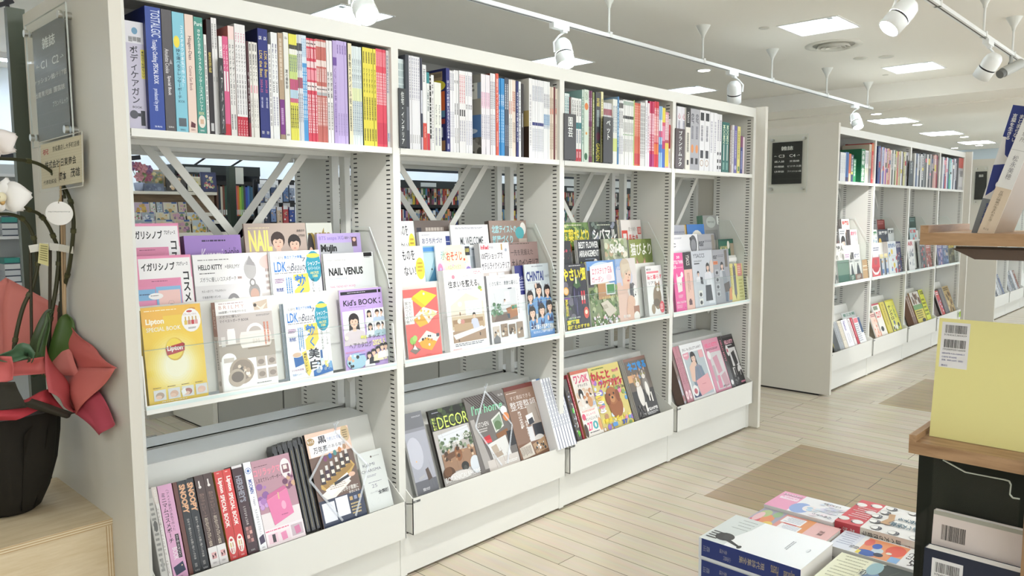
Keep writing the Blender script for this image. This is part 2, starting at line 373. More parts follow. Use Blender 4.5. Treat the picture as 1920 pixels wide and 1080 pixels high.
def spot_head(x, y, aim, label, power=0, size=.05, angle=50, lit=True, L=.165, r=.054):
    t = thing('spotlight', label, 'spotlight', (x, y, TZ), group='track spotlights')
    m = MB(); m.box((-.11, -.018, -.03), (.03, .018, .0), 'eef0ee'); m.box((-.02, -.012, -.042), (.02, .012, -.03), 'e6e8e6'); m.obj('adapter', PAINT, t)
    d = (Vector(aim)-Vector((x, y, TZ-.14))).normalized(); o = Vector((0, 0, -.155))
    sd = d.cross(Vector((0, 0, 1))).normalized()
    a = MB(); a.tube([Vector((0, 0, -.04)), Vector((0, 0, -.06))+sd*.03, Vector((0, 0, -.1))+sd*.066, o+sd*.062], .006, 'e6e8e6', 8); a.obj('bracket', PAINT, t)
    q = d.to_track_quat('Z', 'Y').to_matrix().to_4x4(); q.translation = o
    h = MB(q); h.lathe([(0, -L*.5), (r*.62, -L*.5), (r*.9, -L*.38), (r, -L*.2), (r, .008)], 'f0f2f0', 28); h.lathe([(r*.97, .008), (r*.97, .018)], '151515', 28); h.lathe([(r, .018), (r, L*.5), (r*.9, L*.5), (r*.86, L*.44)], 'f0f2f0', 28)
    hd = h.obj('lamp_head', PAINT, t)
    e = MB(q); e.lathe([(0, L*.445), (r*.87, L*.445)], 'fff', 24); e.obj('lens', SPOTLENS if lit else DULL, hd)
    if power:
        ld = bpy.data.lights.new('spot_beam', 'SPOT'); ld.energy = power; ld.spot_size = math.radians(angle); ld.spot_blend = .35; ld.shadow_soft_size = size; ld.color = (1, .985, .96)
        lo = bpy.data.objects.new('spot_beam', ld); C.objects.link(lo); lo.parent = t
        lo.matrix_local = Matrix.Translation(o+d*(L*.5+.012)) @ (-d).to_track_quat('Z', 'Y').to_matrix().to_4x4()
    return t
for i in range(5):  # made-up linear lamps, added to brighten the back wall
    t = thing('added_wall_light', f'linear ceiling lamp washing the back wall, {["first", "second", "third", "fourth", "fifth"][i]} from the orchid end', 'ceiling light', (-1.5+2.1*i, 5.5, ZC), group='back wall lamps')
    m = MB(); m.box((-.8, -.06, -.05), (.8, .06, 0), 'e8e8e8'); m.obj('housing', PAINT, t); m = MB(); m.box((-.78, -.05, -.056), (.78, .05, -.05), 'fff'); m.obj('diffuser', WALL_FILL, t)
spot_head(.44, .79, (-.1, -.9, .7), 'white track spotlight whose bright lens shows above the first bookcase bay', SPOT*.4)
spot_head(1.86, .79, (1.45, -.1, 0), 'white track spotlight pointing straight down above the second bookcase bay', SPOT*.4)
spot_head(3.94, .79, (4.6, 1.1, 1.0), 'white track spotlight turned away above the fourth bookcase bay', SPOT*.3, lit=False)
spot_head(6.55, .79, (5.8, -.3, 0), 'lit white track spotlight at the far end above the far bookcase panel', SPOT*.3)
spot_head(2.35, -.9, (1.35, .0, .8), 'white track spotlight cut by the top edge of the photo, lens lit', SPOT*.5)
spot_head(4.12, -.9, (4.6, 0, 1.12), 'white track spotlight with dark ring aimed at the far bookcases', SPOT*1.7, lit=False, angle=44)
spot_head(-.62, -.9, (-.02, 0, .80), 'white track spotlight out of view, aimed at the first and second bays', SPOT*1.1, angle=46)
spot_head(.45, -.9, (.75, 0, .95), 'white track spotlight out of view, aimed at the second and third bays', SPOT*.55, angle=44)
# surveillance camera on the second track
t = thing('security_camera', 'grey cylindrical camera hanging from the aisle track beside the spotlight', 'camera', (4.75, -.9, TZ))
m = MB(); m.tube([(0, 0, 0), (0, 0, -.07)], .012, 'a9aaa4'); m.obj('stem', PAINT, t)
m = MB(); m.tube([(.06, -.05, -.05), (-.07, .03, -.12)], .035, 'b5b6b0', 16); m.tube([(-.07, .03, -.12), (-.095, .045, -.134)], .03, '6d6e6a', 16); m.obj('housing', PAINT, t)
m = MB(); m.tube([(0, 0, -.01), (.03, .02, -.05), (.02, -.01, -.07), (.04, -.03, -.06)], .004, '222', 6); m.obj('cable', PAINT, t)

# ---------------------------------------------------------------- steel bookcases
TIERS = [(.02, .806), (.085, .955), (.15, 1.03)]; LEAN = math.radians(7)
BINP = (0.0, .292); BINL = math.radians(20)
H = 1.9588; HB = 1.9058; ZS = 1.5666; PW = .9
def upright(y0, y1, zt=H, slots=True):
    m = MB(); m.box((-.015, y0, .008), (.015, y1, zt), WHITE)
    for fy in (y0, y1):   # folded front and rear edges
        pass
    if slots:
        n = int((zt-.1)/.0166)
        for k in range(n):
            z = .06+k*.0166
            for ya in (y0+.018, y1-.042):
                for sx in (-1, 1):
                    x = sx*.0153; m.face([(x, ya, z), (x, ya+.022, z), (x, ya+.022, z+.0045), (x, ya, z+.0045)][::-sx], DARK)
    return m
def bin_mesh(yf=-.0365, s=1):
    m = MB(); a, e = .016, .884
    Y = lambda y: .655-y if s < 0 else y
    P = lambda pts: [(Y(y), z) for y, z in pts]
    m.prism(P([(-.0365, .1706), (-.0345, .1706), (-.0345, .307), (-.0365, .307)]), 0, a, e, WHITE)          # front plate
    m.prism(P([(-.0345, .1706), (.2, .1706), (.2, .1736), (-.0345, .1736)]), 0, a, e, WHITE)                  # underside
    m.prism(P([(-.0345, .286), (.062, .262), (.062, .265), (-.0345, .289)]), 0, a, e, WHITE)                   # sloping ledge
    m.prism(P([(.062, .262), (.066, .262), (.186, .585), (.182, .585)]), 0, a, e, WHITE)                        # leaning back board
    m.prism(P([(.182, .585), (.31, .590), (.31, .594), (.182, .589)]), 0, a, e, WHITE)                          # flat top strip
    m.prism(P([(.306, .45), (.31, .45), (.31, .594), (.306, .594)]), 0, a, e, WHITE)
    for x in (a, e-.003): m.prism(P([(-.0365, .1706), (.2, .1706), (.2, .45), (.068, .373), (-.0365, .307)]), 0, x, x+.003, WHITE)
    return m
def bay(x0, label, first, last, group):
    t = thing('bookcase_bay', label, 'bookcase', (x0, 0, 0), group=group)
    for y0, y1 in ((0, .256), (.38, .65)):
        upright(y0, y1).obj('upright', PAINT, t)
        if last: o = upright(y0, y1).obj('upright', PAINT, t, (PW, 0, 0))
    for y in (.27, .35):   # rear columns between the two sides
        pass
    m = MB(); m.box((-.015, .256, .01), (.015, .38, .04), WHITE); m.box((-.012, .30, .04), (.012, .335, H-.02), WHITE); m.obj('centre_post', PAINT, t)
    m = MB(); m.box((.015, 0, HB), (.885, .018, H), WHITE); m.obj('header_panel', PAINT, t)
    m = MB(); m.box((.015, .632, HB), (.885, .65, H), WHITE); m.obj('header_panel', PAINT, t)
    m = MB(); m.box((.015, .018, H-.02), (.885, .632, H-.016), WHITE); m.obj('top_panel', PAINT, t)
    m = MB(); m.box((.015, .252, ZS-.02), (.885, .256, H-.02), 'cfcfc9'); m.obj('back_panel', PAINT, t)
    for y0, y1, f in ((0, .25, 0), (.40, .65, .648)):
        m = MB(); m.box((.018, y0, ZS-.003), (.882, y1, ZS), WHITE); m.box((.018, f, ZS-.021), (.882, f+.002, ZS-.003), WHITE)
        m.box((.018, (y1-.002 if f == 0 else y0), ZS-.021), (.882, (y1 if f == 0 else y0+.002), ZS-.003), WHITE)
        for yy in (y0+.05, y0+.14): m.box((.03, yy, ZS-.012), (.87, yy+.03, ZS-.003), WHITE)
        m.obj('top_shelf', PAINT, t)
    for y in (.262, .372):
        for a, c in (((.03, 1.762), (.87, .708)), ((.87, 1.762), (.03, .708))):
            m = MB(); m.bar((a[0], y+(.0035 if a[0] > .5 else 0), a[1]), (c[0], y+(.0035 if a[0] > .5 else 0), c[1]), .026, .003, (0, 1, 0), 'd2d1c9'); m.obj('cross_brace', PAINT, t)
    m = MB(); m.box((.015, .002, .012), (.885, .02, .163), WHITE); m.obj('plinth', PAINT, t)
    m = MB(); m.box((.015, .63, .012), (.885, .648, .163), WHITE); m.obj('plinth', PAINT, t)
    bin_mesh().obj('slanted_bin', PAINT, t); bin_mesh(s=-1).obj('slanted_bin', PAINT, t)
    # stepped magazine display
    sa = math.sin(LEAN); ca = math.cos(LEAN)
    m = MB(); m.box((.019, -.004, .787), (.881, -.001, .812), 'e4e4df'); m.box((.019, -.001, .790), (.881, .21, .793), WHITE)
    m.box((.019, -.0045, .800), (.881, -.004, .809), 'cfe0de')
    m.box((.019, .03, .793), (.881, .06, .797), WHITE)
    m.obj('display_shelf', PAINT, t)
    m = MB()
    def sheet(y, z0, z1, th, a, e, c):   # leaning sheet
        dy = math.tan(LEAN); m.prism([(y, z0), (y+(z1-z0)*dy, z1), (y+(z1-z0)*dy+th, z1), (y+th, z0)], 0, a, e, c)
    sheet(.060, .806, 1.078, .002, .022, .878, WHITE); m.box((.022, .0925, .945), (.878, .15, .948), WHITE)
    sheet(.138, .948, 1.16, .002, .022, .878, WHITE); m.box((.022, .15, 1.018), (.878, .22, 1.021), WHITE)
    sheet(.195, 1.021, 1.26, .002, .022, .878, WHITE)
    m.obj('step_riser', PAINT, t)
    for x in (.018, .878):
        m = MB(); m.prism([(-.003, .80), (.004, .80), (.02, .935), (.020, .95), (.013, .95), (.010, .94)], 0, x, x+.004, 'ecece8'); m.obj('side_bracket', PAINT, t)
    m = MB(); dy = math.tan(LEAN); m.prism([(.004, .812), (.004+.15*dy, .962), (.0065+.15*dy, .962), (.0065, .812)], 0, .03, .87, 'fff'); fc = m.obj('clear_front', CLEAR, t)
    m = MB(); m.prism([(.0035+.149*dy, .961), (.0035+.150*dy, .9622), (.0068+.150*dy, .9622), (.0068+.149*dy, .961)], 0, .03, .87, '9db0ac'); m.obj('polished_edge', GLOSS, fc)
    for x in (.022, .875):
        m = MB(); pr = [(.005, .80), (.02, 1.075), (.037, 1.126), (.135, 1.29), (.25, 1.29), (.25, .80)]; m.prism(pr, 0, x, x+.0025, 'fff'); cs = m.obj('clear_side', CLEAR, t)
        m = MB()
        for (ya, za), (yc, zc) in zip(pr[1:4], pr[2:5]): m.bar((x+.001, ya, za), (x+.001, yc, zc), .0014, .003, (1, 0, 0), 'e9f1ef')
        m.obj('polished_edge', GLOSS, cs)
    m = MB(); m.box((.020, -.0373, .289), (.052, -.0365, .297), '5b5d5c'); m.box((.024, -.0375, .291), (.034, -.0373, .295), 'a7aaa8'); m.obj('label_plate', PAINT, t)
    return t
def end_panel(x, label, group='white end panels of the bookcases', y0=-.06, y1=.668, zt=1.966, c='d2cec3'):
    t = thing('end_panel', label, 'end panel', (x, 0, 0), group=group)
    m = MB(); m.box((-.015, y0, .012), (.015, y1, zt), c); m.obj('board', PAINT, t)
    m = MB(); m.box((-.010, y0+.08, 0), (.010, y1-.02, .012), '161616'); m.obj('foot', PAINT, t)
    return t
NB = ['first bookcase bay, next to the orchid, with beauty magazines', 'second bookcase bay, with home and interior magazines', 'third bookcase bay, with gardening and pet magazines', 'fourth bookcase bay, with bag magazines, beside the far end panel']
for i in range(4): bay(-.9+.9*i, 'white steel '+NB[i], i == 0, i == 3, 'bays of the near bookcase run')
end_panel(-.93, 'beige-white bookcase end panel behind the orchid with a grey sign')
end_panel(2.73, 'narrow white end panel closing the near bookcase run on the right')
X2 = 3.90
FB = ['first bay of the far bookcase run, behind the black sign panel', 'second bay of the far bookcase run', 'third bay of the far bookcase run', 'last bay of the far bookcase run, beside its green card']
for i in range(4): bay(X2+.9*i, 'white steel '+FB[i], i == 0, i == 3, 'bays of the far bookcase run')
end_panel(X2-.03, 'wide pale end panel of the far bookcases carrying a black sign')
end_panel(X2+3.63, 'narrow white end panel closing the far bookcase run')
X3 = 8.95
for i in range(3): bay(X3+.9*i, ['white bookcase bay of the third run, beside its plain end panel', 'second white bookcase bay of the third run', 'last white bookcase bay of the third run'][i], i == 0, i == 2, 'bays of the third bookcase run')
end_panel(X3-.03, 'plain pale end panel of the third bookcase run, seen past the yellow book')

# ---------------------------------------------------------------- books and magazines
YS = .012
def spine_mesh(name, w, h, d, base, ops, side=None, mat=None, seed=1, sart=None):
    m = MB(); m.box((0, 0, 0), (w, d, h), base, left=side or base, top='efece4', bottom='e8e5dc', right=side or base)
    pg = Page(m, w, h, Matrix())
    for o in ops:
        k = o[0]
        if k == 'b': pg.r(0, o[1], 1, o[2], o[3])
        elif k == 'v': pg.tv(o[5] if len(o) > 5 else .2, o[1], o[6] if len(o) > 6 else .8, o[2], o[3], o[4], .015)
        elif k == 'R': pg.tr(o[5] if len(o) > 5 else .25, o[1], o[6] if len(o) > 6 else .75, o[2], o[3], o[4], .01)
        elif k == 'g': pg.gv(o[4] if len(o) > 4 else .25, o[1], o[5] if len(o) > 5 else .75, o[2], o[6] if len(o) > 6 else 1, o[3], .9, seed)
        elif k == 'd': pg.c(.5, o[1], o[3] if len(o) > 3 else .35, o[2])
        elif k == 't': pg.t(o[1], o[2], o[3], o[4], o[5], o[6], .01)
        elif k == 'r': pg.r(*o[1:])
        elif k == 'e': pg.e(*o[1:])
        elif k == 'p': pg.p(*o[1:])
    if sart: sart(Page(m, d, h, Matrix(((0, 1, 0, 0), (-1, 0, 0, d), (0, 0, 1, 0), (0, 0, 0, 1)))))
    return m.data(name, mat or PRINT)
_uid = [0]
def spines(bayname, grp, rows, ymul=(240, 240, .0665), dep=.21, yfront=YS, zb=ZS, name='softcover_book', cat='book'):
    for row in rows:
        desc, p0, p1, n, pt, base, ops = row[:7]; kw = row[7] if len(row) > 7 else {}
        py = ymul[1]+(p0-ymul[0])*ymul[2]
        yf = kw.get('y', yfront)
        x0 = at_y(p0, py, yf).x; x1 = at_y(p1, py, yf).x; z1 = at_y((p0+p1)/2, pt, yf).z
        w = (x1-x0)/n; h = z1-zb; _uid[0] += 1
        me = spine_mesh('printed_cover', w*.985, h, kw.get('d', dep), base, ops, kw.get('side'), kw.get('mat'), _uid[0], kw.get('sart'))
        lab = (desc if ' bay' in desc or 'bookcase' in desc else desc+(f', {n} alike' if n > 1 else '')+', '+bayname+' top shelf')
        if len(lab.replace(',', '').split()) > 16: print('LONG', len(lab.split()), lab)
        R = random.Random(_uid[0])
        for i in range(n):
            o = bpy.data.objects.new(kw.get('name', name), me); C.objects.link(o)
            o.location = (x0+w*i, yf+(R.uniform(0, .003) if n > 1 else 0), zb)
            if kw.get('tilt'): o.rotation_euler = (0, kw['tilt'], 0)
            tag(o, lab, kw.get('cat', cat), grp)
W = 'f1f0f0'
B1 = [
 ('lavender boxed massage-gun set in clear wrap', 241, 281, 1, 42, 'cfcade', [('b', 0, .2, 'e9e8f0'), ('e', .5, .085, .14, .032, '6f9fc0'), ('g', .14, .19, '777', .2, .8, 3), ('v', .22, .76, 'ボディケアガン', '43424e', .22, .62), ('r', .74, .25, .92, .52, 'eee06a'), ('v', .26, .51, '本格派で気持ちいい', '555', .76, .9), ('t', .25, .78, .7, .8, 'BOOK', '444'), ('r', .62, .82, .82, .96, '33333a'), ('r', .42, .845, .68, .875, '4a4a52'), ('e', .3, .86, .2, .04, '5c5c66')], dict(name='boxed_book', y=.03, d=.16, side='b9b4cc')),
 ('tall royal blue spine with white narrow lettering', 282, 311, 1, 15, '2f4ba0', [('R', .02, .24, 'TOSTALGIC', 'd5def4', .35, .95), ('R', .26, .62, 'Tostalgic Clothing SPECIAL BOOK', 'f0f3ff', .3, .7), ('R', .66, .84, 'produced by peco', 'dfe6ff', .3, .65), ('t', .3, .96, .8, .975, '宝島社', 'dfe6ff')], dict(side='101f66')),
 ('charcoal grey spine with silver crown print', 312, 331, 1, 20, '59565a', [('R', .32, .52, 'Amulette Cookie', 'd9d6da', .2, .6), ('R', .54, .7, 'Special Book', 'f1eef2', .3, .7), ('p', [(.6, .44), (.9, .44), (.75, .4)], 'a9a6aa'), ('t', .25, .955, .8, .97, '宝島社', 'ddd')], {}),
 ('sky blue spine with yellow burst and grey pouch print', 332, 354, 1, 25, '86c9dd', [('v', .1, .62, 'コスメオタクが本気で作った！', 'e8f7ff', .62, .9), ('e', .3, .245, .26, .05, 'f4e04a'), ('v', .3, .72, '持ち運べるドレッサーポーチ', '274f66', .2, .58), ('t', .25, .73, .8, .75, 'BOOK', '356'), ('r', .2, .88, .85, .95, '59636b'), ('t', .3, .97, .75, .985, '宝島社', '356')], {}),
 ('pale peach spine with brown lettering and chocolate box print', 355, 371, 1, 29, 'ecd5c8', [('R', .18, .38, 'Häagen-Dazs', '4d2530', .2, .7), ('R', .43, .64, 'Cosme Set Book', '8a5a5c', .3, .65), ('p', [(.2, .95), (.3, .9), (.8, .92), (.75, .955)], '5c2430'), ('t', .25, .965, .75, .98, '宝島社', '844')], {}),
 ('teal green spine with round cream picture near foot', 372, 388, 1, 34, '4c988c', [('t', .05, .04, .95, .075, 'Puré', 'eef8f4'), ('v', .1, .8, 'きゅんときらめくラメ＆グリッターコスメパレット', 'e6f3ef', .3, .75), ('t', .2, .81, .8, .835, 'BOOK', 'f3e8a8'), ('e', .5, .895, .42, .055, 'efe6da'), ('r', .3, .875, .7, .915, 'd8b69a'), ('t', .25, .965, .75, .98, '宝島社', 'eee')], {}),
 ('slim white sleeve between the green spine and black book', 389, 394, 1, 66, 'eceae8', [('g', .1, .9, 'aaa')], {}),
 ('black spine with small white foot marks', 395, 404, 1, 38, '2a2427', [('v', .28, .46, '髪型図鑑', 'c8b45a'), ('r', .2, .9, .8, .97, 'cfcfcf')], dict(side='4a1d1e')),
 ('bright white spines with faint grey print beside black divider', 404, 414, 2, 35, W, [('g', .05, .3, '999'), ('g', .5, .55, 'ccc')], dict(side='5a2a28')),
 ('white spine with black gel-nail lettering above pink foot', 417, 423, 1, 69, W, [('v', .1, .34, 'ジェルネイル', '333'), ('b', .86, 1, 'c2243c')], {}),
 ('hot pink spines with white lesson lettering', 424, 434, 2, 69, 'e0608f', [('v', .08, .5, 'ジェルネイル独学', 'fbe9ef'), ('r', .2, .35, .8, .55, 'f3f0f2'), ('b', .88, 1, 'd02a3f')], {}),
 ('pale grey spines with black nail lettering', 435, 446, 2, 50, 'e6e4e2', [('b', 0, .12, 'f6dcd8'), ('v', .16, .72, 'ネイルデザインBOOK', '333'), ('g', .8, .95, '777')], dict(side='e48c86')),
 ('white spines with crimson foot and pink title', 447, 467, 4, 47, 'f0eff0', [('R', .08, .16, 'Hirs', 'd67a9a'), ('v', .18, .42, 'ネイルデザイン', '333'), ('v', .44, .8, '見本帳最新決定版', '444', .3, .7), ('b', .82, 1, 'c41f3a'), ('v', .85, .99, 'ブティック社', 'f6dfe2')], {}),
 ('dark wine spine with white print beside crimson-footed books', 468, 472, 1, 78, '4b2029', [('v', .3, .8, 'ヘアカタログ', 'ddd'), ('b', .85, 1, '8a1c2e')], {}),
 ('cream spines with black lettering and one pink mark', 473, 488, 3, 80, 'edebe5', [('g', .02, .1, '555'), ('v', .12, .42, '髪型ベスト', '444'), ('r', .25, .45, .75, .53, 'e6aeb8'), ('v', .58, .9, '人気スタイル', '555', .3, .7)], {}),
 ('navy spines with gold vertical lettering and pink year', 490, 508, 2, 55, '26307c', [('t', .2, .07, .8, .1, 'LDK', 'fff'), ('R', .2, .44, 'LDK the Best', 'e3c865', .2, .8), ('R', .46, .58, '2024-25', 'c8608a', .3, .7), ('v', .62, .72, '完全版', 'c8cbe6', .3, .7), ('t', .25, .93, .75, .96, '晋遊舎', 'ddd')], dict(side='171b4e')),
 ('thin white spine right of the navy pair', 508, 513, 1, 84, W, [('g', .05, .9, 'aaa')], {}),
 ('white spines with grey hair-style lettering and 200 mark', 514, 526, 2, 62, 'f0f2f3', [('v', .1, .44, '素敵なヘアカタ', '557', .3, .75), ('R', .45, .56, '200', '555', .25, .75), ('g', .6, .93, 'aab')], {}),
 ('tan spine with violet lower third', 527, 536, 1, 63, 'b79f84', [('g', .05, .55, 'd8c8b4'), ('b', .62, .95, '7b2f86'), ('g', .7, .9, 'c8a0d0'), ('b', .95, 1, 'a8927a')], {}),
 ('white spine with fine black text left of the yellow stack', 537, 546, 1, 62, 'edede6', [('t', .2, .04, .8, .06, 'GISELe', '333'), ('v', .34, .52, '夏の最新服', '444'), ('t', .2, .94, .8, .96, '集英社', '555')], {}),
 ('slim yellow spines patterned with black, pink and lime bands', 547, 562, 4, 65, 'e9e45c', [('b', .1, .18, '4a4a42'), ('b', .14, .19, 'f0efe8'), ('b', .19, .42, 'c9dc8a'), ('b', .42, .52, 'c2577e'), ('b', .52, .6, 'b6d3e6'), ('b', .6, .64, 'd06a88'), ('g', .2, .4, '678'), ('g', .67, .95, '44402a')], {}),
 ('grey-blue and white slim spines with maroon band', 562, 571, 3, 66, 'dfe3ea', [('b', .08, .15, '44464e'), ('b', .4, .5, 'a85a70'), ('g', .18, .38, '667'), ('g', .55, .9, '889')], {}),
 ('sky blue spines with white top third', 571, 580, 3, 67, '4f9fdc', [('b', 0, .26, 'dcebf6'), ('g', .03, .24, '7aa8d0'), ('g', .3, .9, 'd6ecfa')], {}),
 ('rose red spines with black star dots', 580, 597, 5, 73, 'dd4a60', [('b', .02, .08, 'e9d8d8'), ('d', .05, '222'), ('b', .22, .28, 'f0d8da'), ('b', .3, .4, 'ef9aa8'), ('b', .42, .5, 'f0e6e6'), ('d', .46, '222'), ('g', .1, .2, 'fbe3e6'), ('g', .54, .95, 'fbe3e6')], {}),
 ('terracotta red spines with white checks and black dots', 597, 616, 6, 75, 'c86f66', [('b', .02, .07, 'e9dcd8'), ('b', .2, .26, 'efe0da'), ('g', .28, .44, 'f6e8e4'), ('b', .45, .51, 'e8dedc'), ('d', .48, '222'), ('b', .51, .54, 'b4b8bc'), ('g', .56, .9, 'f3dcd6')], {}),
 ('white spines with black mid text beside lilac ones', 617, 627, 2, 77, W, [('v', .3, .56, '新作図案集', '333'), ('g', .6, .92, '999')], {}),
 ('lilac spine with a violet badge and visible cover', 628, 635, 1, 77, 'bca8dc', [('r', .0, .16, 1, .24, '6c4a9e'), ('v', .26, .58, 'くらしの手芸', '6a4f94'), ('g', .6, .9, '8f78b8')], {}),
 ('plain lilac spines', 635, 654, 4, 78, 'c6b4e6', [('g', .04, .14, '7a62a6'), ('g', .7, .95, 'a492c8')], {}),
 ('cream spine with black text beside the lilac magazines', 656, 663, 1, 82, 'efe7c4', [('v', .1, .6, '着物スタイル帖', '444'), ('g', .62, .9, '887')], dict(side='23242c')),
 ('pale aqua and white spines of uneven height', 663, 681, 5, 88, 'dfeaec', [('v', .12, .5, '編み物の本', '567', .3, .7), ('b', .42, .55, 'e6eebc'), ('g', .55, .9, '89a')], {}),
 ('slim lemon yellow spines with black lettering', 683, 708, 5, 91, 'eee04e', [('g', .04, .16, '665c10'), ('v', .2, .46, 'かぎ針編み', '4a4618', .3, .75), ('g', .5, .74, '776c20'), ('g', .82, .95, '665c10')], dict(side='3c5a4a')),
 ('bright coral red slim spines', 708, 727, 6, 93, 'e64c62', [('g', .03, .2, 'f6aeb8'), ('g', .24, .62, 'fbd8dc'), ('b', .75, .97, 'd53a55')], {}),
 ('white spines with blue script at the bottom', 728, 738, 3, 96, W, [('g', .05, .5, '88a'), ('g', .85, .95, '446ab8')], {}),
 ('light blue spine pressed against the first post', 738.5, 743.5, 1, 98, '7cc0f2', [('b', 0, .3, 'd9ecf8'), ('g', .35, .9, 'e2f2fc')], {}),
]
spines('first bay', 'books on the top shelf of the first bay', B1)
def divider(px0, px1, pt, pb, text, label, c='23282a', tc='eef2f0', yf=-.004):
    a = at_y(px0, pb, yf); e = at_y(px1, pb, yf); top = at_y(px0, pt, yf).z
    t = thing('shelf_divider', label, 'shelf divider', (a.x, yf, ZS), group='black section dividers on the top shelves')
    w = e.x-a.x; h = top-ZS; m = MB(); m.box((0, 0, .004), (w, .004, h), c); m.box((w-.002, .004, .004), (w, .13, h), '2c3032'); m.box((0, .004, 0), (w, .10, .003), c)
    pg = Page(m, w, h, Matrix()); 
    if text: pg.tv(.30, .05, .74, .94 if len(text) > 4 else .5, text, tc, .01)
    m.obj('sign_plate', GLOSS, t); return t
divider(415.5, 424, 109, 251, 'ヘアメイク', 'black plastic divider with white letters wedged among hairstyle books of the first bay', c='1c1b1d', tc='c9c9c9')
divider(749.5, 762.5, 165, 277, '住宅・インテリア', 'dark divider lettered for homes and interiors at the start of second bay', yf=-.006)
